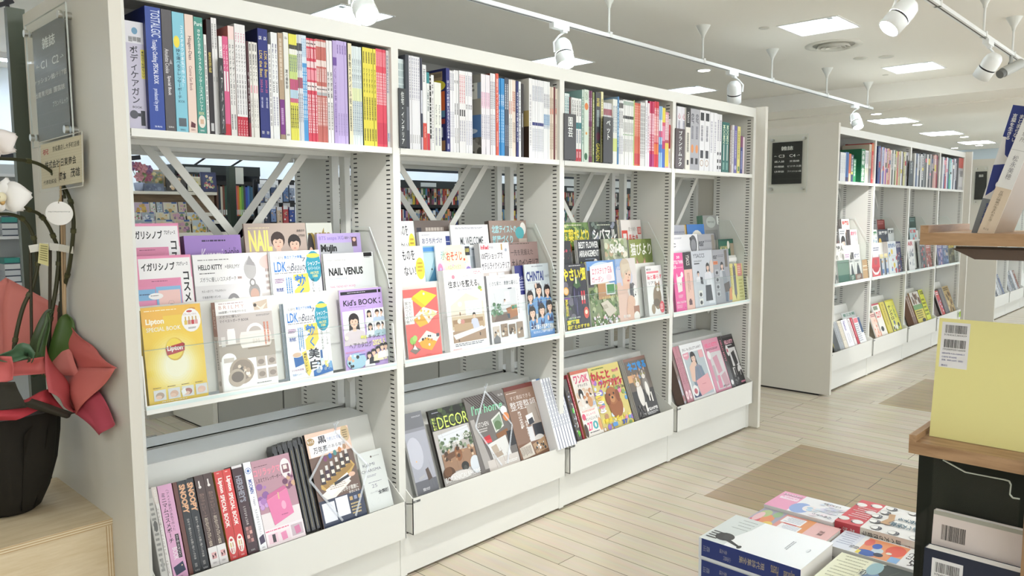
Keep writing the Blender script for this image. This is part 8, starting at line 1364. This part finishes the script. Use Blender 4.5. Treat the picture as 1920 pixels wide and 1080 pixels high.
def stem(px, y0, y1, r=.0062, c='3a3a22', name='flower_stem'):
    n = len(px); pts = [Y_(a, b_, y0+(y1-y0)*i/(n-1))-OC for i, (a, b_) in enumerate(px)]
    m = MB(); sp = spline(pts); m.tube(sp, [r*(1-.25*i/len(sp)) for i in range(len(sp))], c, 10)
    for i in range(7, len(sp)-4, 9): m.tube([sp[i]-(sp[i+1]-sp[i]).normalized()*.006, sp[i]+(sp[i+1]-sp[i]).normalized()*.006], r*1.25, '4a4a2c', 10)
    return m.obj(name, STEM, t)
stem([(112, 700), (112, 592), (119, 545), (130, 500), (137, 440), (137, 404), (128, 366), (106, 331), (76, 309), (40, 300), (-10, 297)], .40, .30)
stem([(90, 690), (93, 610), (105, 540), (110, 475), (101, 446), (90, 422), (74, 402), (56, 394), (36, 385)], .39, .29)
stem([(26, 700), (27, 648), (42, 580), (60, 540), (70, 500), (67, 465), (60, 436), (44, 412), (20, 402), (-10, 402)], .40, .32)
stem([(118, 346), (122, 372), (112, 330)], .33, .32, .003)
for a, b_, c, r in (((60, 690), (57, 462), '35301f', .0042), ((93, 700), (94, 468), '3a3322', .0045), ((115, 690), (115, 366), '33301f', .005), ((123, 720), (120, 392), 'c0a582', .0042)):
    m = MB(); m.tube([Y_(*a, .39)-OC, Y_(*b_, .36)-OC], r, c, 8); m.obj('support_stick', STEM, t)
m = MB(); q = [Y_(px, py, y)-OC for px, py, y in ((55, 467, .345), (74, 464, .335), (92, 462, .335), (110, 464, .335), (137, 469, .345))]
for a, b_ in zip(q, q[1:]): m.bar(a, b_, .021, .0012, (a-b_).cross(Vector((0, 0, 1))), 'dedcd2')
m.obj('tie_tape', PAPER, t)
for px, py, rr in ((115, 520, .008), (113, 558, .009), (86, 615, .009)): m = MB(); c0 = at_y(px, py, .375)-OC; m.tube([c0-Vector((0, 0, .01)), c0+Vector((0, 0, .01))], rr, '2a281c' if py != 558 else 'c8c8c0', 10); m.obj('stem_clip', STEM, t)
def leaf(px, ys, wid, c, bend=.01):
    pts = [Y_(a, b_, y)-OC for (a, b_), y in zip(px, ys)]; sp = spline(pts, 8); n = len(sp); m = MB(); m.smooth = True; vs = []
    for i, q in enumerate(sp):
        d = (sp[min(i+1, n-1)]-sp[max(i-1, 0)]).normalized(); side = d.cross(Vector(-FW)).normalized(); s = i/(n-1); w = wid*max(.0, math.sin(math.pi*(.12+.88*s)**.85))**.6 if s < 1 else 0
        up = side.cross(d)
        for k in (-1, -.5, 0, .5, 1): vs.append(q+side*w*k+up*bend*(k*k))
    m.mesh(vs, [(i*5+k, (i+1)*5+k, (i+1)*5+k+1, i*5+k+1) for i in range(n-1) for k in range(4)], c)
    o = m.obj('leaf', LEAF, t); sm = o.modifiers.new('thickness', 'SOLIDIFY'); sm.thickness = .002
leaf([(98, 712), (112, 680), (122, 640), (127, 605), (126, 588)], [.36, .35, .34, .35, .36], .036, '46602a')
leaf([(80, 700), (64, 668), (46, 662), (20, 668), (-15, 672)], [.36, .32, .28, .26, .25], .026, '4a6a4c', .02)
leaf([(62, 690), (66, 660), (78, 622), (92, 590), (100, 584)], [.40, .38, .37, .37, .37], .016, '3c4a28')
leaf([(84, 700), (78, 680), (84, 640), (92, 610), (93, 585)], [.37, .36, .36, .36, .36], .014, '4c6436')
PETAL = vc_mat('orchid_petal', .55, .3, bump=.08, scale=200)
def flower(cx, cy, y, s, tint='f1eeea', rot=0):
    c0 = at_y(cx, cy, y)-OC; rt = RT; up = Vector((0, 0, 1)); fr = -FW
    root = None
    def petal(a, L, Wd, off, tn):
        m = MB(); m.smooth = True; vs = []; n = 10; a = math.radians(a+rot); d = rt*math.cos(a)+up*math.sin(a); sd = fr.cross(d).normalized()
        for i in range(n+1):
            q = i/n; w = Wd*math.sin(math.pi*min(.97, .06+.94*q)**.8)**.75
            for k in (-1, -.5, 0, .5, 1): vs.append(c0+d*(L*q)+sd*(w*k)+fr*(off+.012*math.sin(2.6*q)-.006*k*k*q-.012*q*q))
        m.mesh(vs, [(i*5+k, (i+1)*5+k, (i+1)*5+k+1, i*5+k+1) for i in range(n) for k in range(4)], tn); o = m.obj('petal', PETAL, t); o.modifiers.new('thickness', 'SOLIDIFY').thickness = .0008
    for a, L, w in ((92, .052, .022), (-38, .046, .02), (222, .046, .02)): petal(a, L*s, w*s, 0, tint)
    for a, L, w in ((8, .062, .038), (172, .062, .038)): petal(a, L*s, w*s, .005, tint)
    m = MB(Matrix.Translation(c0+fr*.012) @ fr.to_track_quat('Z', 'Y').to_matrix().to_4x4()); m.lathe([(0, .0), (.008*s, .001), (.013*s, .008), (.011*s, .018), (.006*s, .022)], 'ece2c0', 16); m.lathe([(0, .014), (.006*s, .016), (.0, .024)], 'c89a3c', 12, (0, -.003, 0)); m.lathe([(0, .004), (.007*s, .01), (0, .016)], 'd8b070', 10, (.004, -.012*s, 0)); m.obj('lip', PETAL, t)
flower(12, 372, .27, 1.1); flower(-4, 275, .28, .95, 'eee6e2', 25)
t = thing('gift_tag', 'round white paper tag with web address hanging from the orchid stem', 'tag', at_y(111, 372, .225))
o0 = t.location.copy(); ctr = at_y(111, 400, .222)
Q = Matrix(((RT.x, -(-FW).x, 0, 0), (RT.y, -(-FW).y, 0, 0), (0, 0, 1, 0), (0, 0, 0, 1)))
r_ = (at_y(145, 400, .222)-at_y(78, 400, .222)).length/2*.86
m = MB(Matrix.Translation(ctr-o0) @ Q); n = 36; ring = [(r_*math.cos(2*math.pi*i/n), r_*.86*math.sin(2*math.pi*i/n)) for i in range(n)]; m.prism(ring, 1, 0, .0012, 'f6f4f0')
pg = Page(m, r_*2, r_*2, Matrix.Translation((-r_, 0, -r_))); pg.t(.10, .415, .9, .47, 'http://okayamayouran.jp', '555'); pg.c(.5, .12, .025, '8a8780', 10)
m.obj('card', PAPER, t); m = MB(); m.tube([ctr-o0+Vector((0, 0, r_*.8)), ctr-o0+Vector((.004, -.004, r_*1.2)), at_y(114, 350, .26)-o0], .0012, 'a89a78', 6); m.obj('string', PAPER, t)
t = thing('care_label', 'small pale yellow paper label folded over the white tie of the orchid', 'label', at_y(82, 455, .328)); o0 = t.location.copy()
m = MB(); c4 = [at_y(a, b_, .325)-o0 for a, b_ in ((74, 456), (91, 458), (91, 499), (71, 493))]; m.face([c4[3], c4[2], c4[1], c4[0]], 'dcd49a')
for i in range(7):
    s = .12+.11*i; a = c4[0]*(1-s)+c4[3]*s; b_ = c4[1]*(1-s)+c4[2]*s; f = Vector((0, -.0006, 0)); m.bar(a*.85+b_*.15+f, a*.15+b_*.85+f, .0014, .0002, (0, 1, 0), '8a8454')
o = m.obj('paper', PAPER, t); o.modifiers.new('thickness', 'SOLIDIFY').thickness = .0008
# congratulation placard standing among the stems
t = thing('placard', 'cream congratulation placard with brush writing in clear sleeve behind the orchid stems', 'placard', at_y(115, 340, .33)); o0 = t.location.copy()
A = at_x(76, 272, -.992); B = at_x(153.5, 252, -.962); D = at_x(156.6, 343, -.962); E_ = at_x(78.5, 354.5, -.992)
if max(B.x, D.x) > -.95: print('PLACARD', A, B, D, E_)
u = (B-A); v = (A-E_); w = u.length; h = v.length; nn = u.normalized().cross(v.normalized()).normalized()
Mp = Matrix.Translation(E_-o0) @ Matrix((list(u.normalized()), list(-nn), list(v.normalized()))).transposed().to_4x4()
m = MB(Mp); m.box((0, 0, 0), (w, .003, h), 'd6cab0'); pg = Page(m, w, h, Matrix())
for i in range(16): pg.r(0, .03+.06*i, 1, .035+.06*i, 'c6b898'); pg.k -= 1
pg.t(.05, .12, .2, .25, '祝', 'b04a4a', .01); pg.t(.3, .1, .94, .22, '京橋書店し大手町店様', '4a4436', .01); pg.t(.1, .4, .86, .58, '株式会社日東商会', '3a362c', .015); pg.t(.05, .82, .38, .92, '代表取締役', '4a4436', .01); pg.t(.44, .7, .62, .9, '岡本', '33302a', .01); pg.t(.72, .66, .94, .86, '茂雄', '33302a', .01)
m.obj('card', PAPER, t)
m = MB(Mp); m.box((-.008, -.003, -.012), (w+.008, -.002, h+.008), 'fff'); sl = m.obj('clear_sleeve', CLEAR, t)
m = MB(Mp)
for a, e in (((-.008, -.004, -.012), (-.006, -.002, h+.008)), ((w+.006, -.004, -.012), (w+.008, -.002, h+.008)), ((-.008, -.004, -.012), (w+.008, -.002, -.010)), ((-.008, -.004, h+.006), (w+.008, -.002, h+.008))): m.box(a, e, 'e8e4d8')
m.obj('sleeve_edge', GLOSS, sl)
m = MB(); p0 = (A+E_+B+D)/4-o0; m.tube([p0+Vector((.0, .01, .0)), at_y(122, 720, .41)-o0], .003, 'b89c78', 8); m.obj('stick', STEM, t)

# ---------------------------------------------------------------- what shows through the open bays and at the left edge
BLK = vc_mat('black_steel_shelf', .45, .4)
# cabinets of the back aisle
for i in range(4):
    x = .41+.9*i; t = thing('low_cabinet', ['grey low cabinet closest to the plain end board in the back aisle', 'second grey low cabinet along the back aisle', 'third grey low cabinet along the back aisle', 'fourth grey low cabinet along the back aisle'][i], 'cabinet', (x, 2.35, 0), group='cabinets of the back aisle')
    m = MB(); m.box((.004, .02, .03), (.896, .58, .98), 'a9a9a4'); m.obj('body', PAINT, t)
    for a in (0, .45): m = MB(); m.box((a+.006, 0, .05), (a+.444, .02, .97), 'aeaea8'); d = m.obj('door', PAINT, t); h = MB(); h.box((a+(.40 if a == 0 else .03), -.012, .8), (a+(.412 if a == 0 else .042), 0, .9), '77756e'); h.obj('handle', PAINT, d)
end_panel(.395, 'plain cream end board of the back-aisle cabinets, seen under the first display', y0=2.345, y1=2.94, zt=.985, c='d8d6cc')
# paper-craft display in the back aisle
DY = 3.15
def bx(px, py, y=DY): return at_y(px, py, y)
x0 = bx(238, 385).x; x1 = bx(408, 385).x; zt = bx(320, 359).z
t = thing('gift_display', 'wooden stepped display of paper flower gifts behind the first bay', 'display stand', (x0, DY, 0))
W_ = x1-x0; WD = wood_mat('dark_walnut_board', '8a745c', '6c5844', 0, 6, .6, 8)
m = MB(); m.box((0, 0, zt-.02), (W_, .3, zt), 'e2ddd0'); m.obj('shelf', PAINT, t)
m = MB(); m.box((0, .05, .1), (W_, .07, zt-.02), 'fff'); m.obj('back_board', WD, t)
for pyb, dy in ((402, .02), (417, -.06), (440, -.13)):
    zr = at_y(320, pyb, DY+dy).z; m = MB(); m.box((0, dy-.03, zr-.012), (W_, .05, zr), 'dcd8cc'); m.box((0, dy-.036, zr-.012), (W_, dy-.03, zr+.012), 'e4e0d6'); m.obj('step', PAINT, t)
m = MB(); m.box((0, -.19, .0), (W_, .05, zr-.012), 'c9c6bc'); m.obj('base', PAINT, t)
GK = 'card packs on the paper-craft display'
def item(px0, px1, pyt, pyb, y, c, art, label, name='card_pack', cat='card', t_=.006, grp=GK, lean=.12):
    a = at_y(px0, pyb, y); e = at_y(px1, pyb, y); z1 = at_y((px0+px1)/2, pyt, y).z; w = e.x-a.x; h = z1-a.z
    m = MB(); m.box((0, 0, 0), (w, t_, h), c)
    if art: art(Page(m, w, h, Matrix()))
    o = m.obj(name, GLOSS); o.location = a; o.rotation_euler = (-lean, 0, 0); tag(o, label, cat, grp); return o
def fl(cs, frame=None, n=14, seed=1):
    def f(p):
        if frame: p.r(0, 0, 1, 1, frame[0]); p.r(.12, .1, .88, .9, frame[1])
        p.blobs(.2, .2, .8, .82, n, cs, .07, seed)
    return f
GP = 'framed paper-cut pictures on the gift display'
item(313, 350, 329, 358, DY+.05, '2a2620', fl(['e8d8c0', 'd8b890', 'c8a878', 'f0e4d0'], ('1f1c1a', '2c2824'), 22), 'black framed picture of cream paper blossoms', 'framed_picture', 'picture', .015, GP)
item(354, 382, 331, 358, DY+.05, 'e6e0cc', fl(['c8a83c', '7a8a50', 'd8c878', 'a08a40'], ('e8e2cc', 'd8d0b0'), 16, 2), 'cream framed picture of golden paper flowers', 'framed_picture', 'picture', .015, GP)
item(379, 407.5, 322.5, 359, DY+.04, '24356c', fl(['d8c8a8', 'b05060', 'e8dcc0', '8aa070'], ('1f2c5c', '26366c'), 26, 3), 'navy panel with cream scroll flowers beside the cream frame', 'framed_picture', 'picture', .015, GP)
item(272, 312, 318, 349, DY+.12, '9a8a70', fl(['c8a060', 'd8c890', '7a8a60'], ('b09a78', '8a9088'), 24, 4), 'golden layered paper scene on top of blue box', 'paper_scene', 'paper model', .05, GP)
item(270, 308, 344, 358, DY+.06, '5c6a84', fl(['4a5878', '7a88a0'], None, 8, 5), 'grey-blue box under the golden paper scene', 'gift_box', 'box', .06, GP)
t = thing('paper_flower_pot', 'purple paper flowers in a small pale blue pot at the left of the gift shelf', 'paper flower', bx(262, 358, DY+.1), group=GP)
m = MB(); m.lathe([(.0, 0), (.03, 0), (.036, .05), (.033, .055), (0, .05)], 'a8b4d0', 16); m.obj('pot', PAINT, t)
R = random.Random(2)
for i in range(7):
    m = MB(); c0 = Vector((R.uniform(-.06, .06), R.uniform(-.02, .0), .09+.1*R.random()))
    for k in range(6): a = k*math.pi/3; m.mesh([c0, c0+Vector((.028*math.cos(a-.5), -.008, .028*math.sin(a-.5))), c0+Vector((.036*math.cos(a), -.002, .036*math.sin(a))), c0+Vector((.028*math.cos(a+.5), -.008, .028*math.sin(a+.5)))], [(0, 1, 2, 3)], ('a8687c', '8a6a90', 'c08a90', '8a9a70')[i % 4])
    m.tube([Vector((0, 0, .05)), c0+Vector((0, .004, 0))], .002, '6a7a50', 5); m.obj('blossom', PAPER, t)
PK = ['d9d4c0', 'c8b8a0', 'b8c4cc', 'c4b0c4', 'd8dcd0', 'a8b4bc']
rows_ = [((249, 283), (283, 294), (295, 307), (307, 335), (336, 352)), ((249, 266), (267, 292), (293, 320), (320, 350), (352, 376)), ((250, 290), (294, 328), (330, 360), (362, 390), (391, 405))]
for r, (pyt, pyb, dy) in enumerate(((379, 402, .02), (398, 417, -.06), (412, 440, -.13))):
    for i, (a, e) in enumerate(rows_[r]):
        cs = [['d8b050', 'c89a3c', 'f0e0a8', '7a8a50'], ['c06a80', 'e0a8b0', '7a9060'], ['4a68a0', 'e0e4ec', '8a9ab8'], ['c8a060', '5a7a8a', 'e0d0a8'], ['8a6a90', 'c89ab0', '708a60']][(i+r) % 5]
        item(a, e-1, pyt, pyb, DY+dy, PK[(i+2*r) % 6], lambda p, cs=cs, s=i+r: (p.r(.04, .03, .96, .97, PK[(s+3) % 6]), p.blobs(.15, .25, .85, .85, 14, cs, .1, s), p.r(.6, .0, .95, .12, '3c64a8')), f'clear-wrapped paper flower card, {ORD[i]} in the {["top", "middle", "bottom"][r]} row of the gift display')
# tall black bookcases at the back
BY = 3.75
def black_case(xa, xb, zt, shelves, label, y=BY):
    t = thing('black_bookcase', label, 'bookcase', (xa, y, 0), group='black bookcases at the back'); w = xb-xa
    m = MB(); m.box((0, .26, 0), (w, .28, zt), '1e2126'); m.obj('back_panel', BLK, t)
    for a in (0, w-.02): m = MB(); m.box((a, 0, 0), (a+.02, .26, zt), '24282c'); m.obj('side_panel', BLK, t)
    for z in shelves: m = MB(); m.box((.02, -.005, z-.03), (w-.02, .26, z), '1a1c20'); m.obj('shelf', BLK, t)
    m = MB(); m.box((0, -.012, zt-.075), (w, -.002, zt), '2c3436'); fa = m.obj('fascia', BLK, t)
    for k in range(max(1, int(w/.45))): m = MB(); m.box((.08+.45*k, -.014, zt-.06), (.28+.45*k, -.012, zt-.02), 'cfd6d8'); m.obj('label_strip', PAPER, fa)
    m = MB(); m.box((0, -.25, zt+.07), (w, -.21, zt+.1), '1d2733'); m.tube([(.2, -.23, zt+.08), (.2, .1, zt)], .008, '222', 6); m.tube([(w-.2, -.23, zt+.08), (w-.2, .1, zt)], .008, '222', 6); m.obj('light_bar', BLK, t)
    return t
z_ = lambda py, y=BY: at_y(420, py, y).z
black_case(.80, 1.50, z_(311), [z_(405), z_(340), 1.0, .6], 'black bookcase with white labels behind the first bay')
pal = [['6c4a3c', '24303c', 'e8e0cc', '8a4a34', '2a5a48', 'd8dce0', '5a7090', 'ece8d8', 'e8e4dc', 'e86878', 'f0882c', 'a8d83c', '6ab04c', '3c4048', '2c4cc0', '3c78c8', '1f5a78', '2a6a8c'],]
xs = at_y(408, 400, BY).x; xe = at_y(478, 400, BY).x; zb = z_(405)
for i, c in enumerate(pal[0]):
    m = MB(); w = (xe-xs)/18; h = z_(345)-zb-.01*(i % 3); m.box((0, 0, 0), (w*.94, .17, h), c); m.box((w*.15, -.0006, .01), (w*.75, 0, .05), 'f0eee8'); o = m.obj('softcover_book', PRINT); o.location = (xs+w*i, BY+.01, zb); tag(o, f'{cname(c)} spine, {ORD[i]} in the rainbow row behind the crossed braces', 'book', 'rainbow row of books in the back')
def rows_of_books(xa, xb, zs, y, name, label, seed, lo=.012, hi=.035):
    R = random.Random(seed); m = MB(); cs = ['e8e4dc', 'c84a3c', '2c4c8c', 'e0c040', '3c7a50', '24282c', 'd8d0b8', '8a4a6a', '5a8ab8', 'e89a5c', 'a83038', 'f0f0f0', '4a3c34', 'b8c8a0', 'c89ab0']
    for z, hh in zs:
        x = xa
        while x < xb:
            w = R.uniform(lo, hi); h = hh*R.uniform(.82, 1); c = R.choice(cs); m.box((x, y, z), (x+w*.95, y+.16, z+h), c)
            for k in range(2):
                a = R.uniform(.1, .6); m.face([(x+w*.15, y-.0005, z+h*a), (x+w*.8, y-.0005, z+h*a), (x+w*.8, y-.0005, z+h*(a+.25)), (x+w*.15, y-.0005, z+h*(a+.25))], R.choice(cs))
            x += w
    o = m.obj(name, PRINT); stuff(o); o['label'] = label; o['category'] = 'books'; return o
black_case(2.2, 7.4, z_(330)+.02, [1.43, 1.20, 1.0, .6], 'long black bookcase filled with comics behind the second and third bays', 3.72)
rows_of_books(2.24, 7.36, ((1.432, .20), (1.202, .19)), 3.735, 'book_rows', 'tightly packed colourful comic spines in the long black bookcase', 4)
rows_of_books(.84, 1.0, ((z_(340), .12),), BY+.02, 'book_rows', 'thin pale spines on the upper shelf of the small black bookcase', 6, .006, .012)
# white board end between the cases
t = thing('board_end', 'white board with dark green edge rising beside the rainbow row', 'panel', (at_y(430, 340, 3.4).x, 3.4, 0)); e0 = at_y(430, 311, 3.4); e1 = at_y(442, 311, 3.4); e2 = at_y(457, 311, 3.4); 
m = MB(); m.box((0, 0, 1.0), (e1.x-e0.x, .02, e0.z), '3f4a40'); m.obj('edge', PAINT, t); m = MB(); m.box((e1.x-e0.x, 0, at_y(450, 345, 3.4).z), (e2.x-e0.x, .02, e0.z-.01), 'd8d9d0'); m.obj('board', PAINT, t); m = MB(); m.box((0, .02, 0), (.03, .05, e0.z), '3f4a40'); m.obj('post', PAINT, t)
# hanging goods
GY = 3.0
t = thing('peg_rack', 'black peg rack of hanging small goods behind the first bay', 'rack', (at_y(484, 400, GY).x, GY, 0)); w = at_y(560, 400, GY).x-at_y(484, 400, GY).x
m = MB(); m.box((0, .05, 0), (w, .07, at_y(520, 336, GY).z), '26282c'); m.obj('back_panel', BLK, t)
for py in (341, 383): z = at_y(520, py, GY).z; m = MB(); m.box((0, .0, z), (w, .012, z+.012), '1c1c1c'); [m.box((.02+.09*k, -.004, z-.03), (.075+.09*k, -.002, z+.01), 'eceef0') for k in range(int(w/.09))]; m.obj('price_rail', BLK, t)
GH = 'small goods hanging on the peg rack'
for r, (pyt, pyb) in enumerate(((345, 380), (386, 420))):
    for i in range(6):
        a = 486+11.5*i; c = [['4a5c88', 'c8d0dc', '3c5078', 'd8dce4', '5c7aa8', '8a98b0'], ['d8d8dc', '2c3850', '7890c0', 'd8c0a8', 'c84a50', '2a4a9c']][r][i]
        item(a, a+9.5, pyt+2*(i % 2), pyb-2*(i % 3), GY-.02-.008*i, c, lambda p, c=c, s=i+6*r: (p.r(.05, .0, .95, .2, 'e8eaf0'), p.blobs(.15, .3, .85, .9, 8, [c, 'f0f0f4', '33405c', 'c8a080'], .12, s)), f'hanging pack, {ORD[i]} from the left in the {["upper", "lower"][r]} row of the peg rack', 'hanging_pack', 'pack', .012, GH, .03)
# notice sheet on a stand
t = thing('notice_stand', 'white notice sheet on a stand seen between the uprights of the first bay', 'notice', at_y(632, 410, 2.2)); a = t.location.copy(); e = at_y(662, 410, 2.2); zt = at_y(645, 347, 2.2).z
m = MB(); m.box((0, 0, 0), (e.x-a.x, .004, zt-a.z), 'e9ebea'); pg = Page(m, e.x-a.x, zt-a.z, Matrix()); pg.g(.15, .1, .95, .17, 1, '777', .8); pg.g(.15, .21, .5, .27, 1, '777', .8); pg.g(.15, .34, .9, .37, 1, '999'); pg.g(.15, .5, .95, .74, 4, '888'); pg.g(.4, .85, .8, .9, 1, '888'); m.obj('sheet', PAPER, t)
m = MB(); m.tube([((e.x-a.x)/2, .02, -a.z), ((e.x-a.x)/2, .02, .05)], .01, 'b8b8b4', 8); m.box(((e.x-a.x)/2-.1, -.1, -a.z), ((e.x-a.x)/2+.1, .12, -a.z+.012), 'b8b8b4'); m.obj('stand', PAINT, t)
# black fixtures and white shelf seen at the left edge
t = thing('dark_green_board', 'dark green upright board rising behind the beige end panel', 'board', (-.975, .72, 0)); m = MB(); m.box((0, 0, 0), (.05, .03, 1.995), '4a5042'); m.obj('board', PAINT, t)
t = thing('white_shelf', 'white shelf of stacked boxed stationery at the left edge behind the orchid', 'shelf', (-1.3, 3.9, 0))
for z in (.55, .88, 1.2, 1.62): m = MB(); m.box((0, 0, z-.02), (1.25, .3, z), 'd8dadb'); m.obj('board', PAINT, t)
m = MB(); m.box((0, .3, 0), (1.25, .32, 1.7), 'c8cccc'); m.obj('back_panel', PAINT, t)
for a in (0, 1.23): m = MB(); m.box((a, 0, 0), (a+.02, .3, 1.7), 'd0d2d2'); m.obj('side_panel', PAINT, t)
k = 0
for z in (.88, 1.2):
    for col_ in range(2):
        for lv in range(4):
            px = 2+21*col_; x = -.30+.1*col_; c = ['e2e4e6', 'd4d8dc', 'e8e8e8', '3c9a90', 'dcdcd8', 'c8d0d8', 'e6e6ea', '8a98b0'][(lv+3*col_+k) % 8]
            m = MB(); m.box((0, 0, 0), (.092, .15, .042), c); m.box((.0, -.0006, .0), (.092, 0, .008), '3a4458'); m.obj('paper_pack', PRINT, None, (x, 3.93, z+.043*lv)); o = C.objects[-1]
            tag(o, f'{cname(c)} flat pack, {ORD[lv]} from below in the {["inner", "outer"][col_]} pile on the {["lower", "upper"][k]} white shelf', 'pack', 'packs on the white shelf')
    k += 1
t = thing('black_lamp_bar', 'black lamp arm crossing at the top left corner', 'lamp', at_y(0, 14, 2.2)); o0 = t.location.copy(); m = MB(); m.bar(at_y(-60, 28, 2.2)-o0, at_y(24, 2, 2.2)-o0, .02, .02, (0, 1, 0), '2c2a2e'); m.bar(at_y(2, -30, 2.2)-o0, at_y(16, 20, 2.2)-o0, .016, .016, (0, 1, 0), '2c2a2e'); m.obj('arm', BLK, t)
for (a, b_, lab) in (((-40, 300), (40, 290), 'upper black shelf light behind the orchid flowers'), ((230, 298), (262, 295), 'short black shelf lamp just inside the first bay')): 
    t = thing('shelf_light', lab, 'lamp', at_y(*a, 3.4)); o0 = t.location.copy(); m = MB(); m.bar((0, 0, 0), at_y(*b_, 3.4)-o0, .03, .03, (0, 1, 0), '20242c'); m.obj('bar', BLK, t); m = MB(); m.tube([(0.05, .02, 0), (.05, .02, -.05), (.05, .03, -.33) if 'inside' in lab else (.05, .4, -.05)], .008, '222', 6); m.obj('arm', BLK, t)
# rear side of the near run: magazines leaning in the rear bins
for xa, n, lab in ((.12, 12, 'grey-edged magazine leaning in the rear bin behind the second bay'), (-.885, 5, 'grey-edged magazine leaning in the rear bin at the left end'), (-.21, 5, 'grey-edged magazine in the rear bin near the first post')):
    for i in range(n):
        me = plain.setdefault('rear', None) or plain.__setitem__('rear', mag_mesh(.2, .29, .007, '8e8e8c', None, 'c4c4c2')) or plain['rear']
        o = mag_obj(me, lab, 'magazines in the rear bins', (xa+.2+.008*i, .655+.004-.0, .30), (-BINL, 0, math.pi)); 
        o.location = (xa+.2+.0075*(n-i), .65-.0088*i*.94, .30-.0088*i*.34)
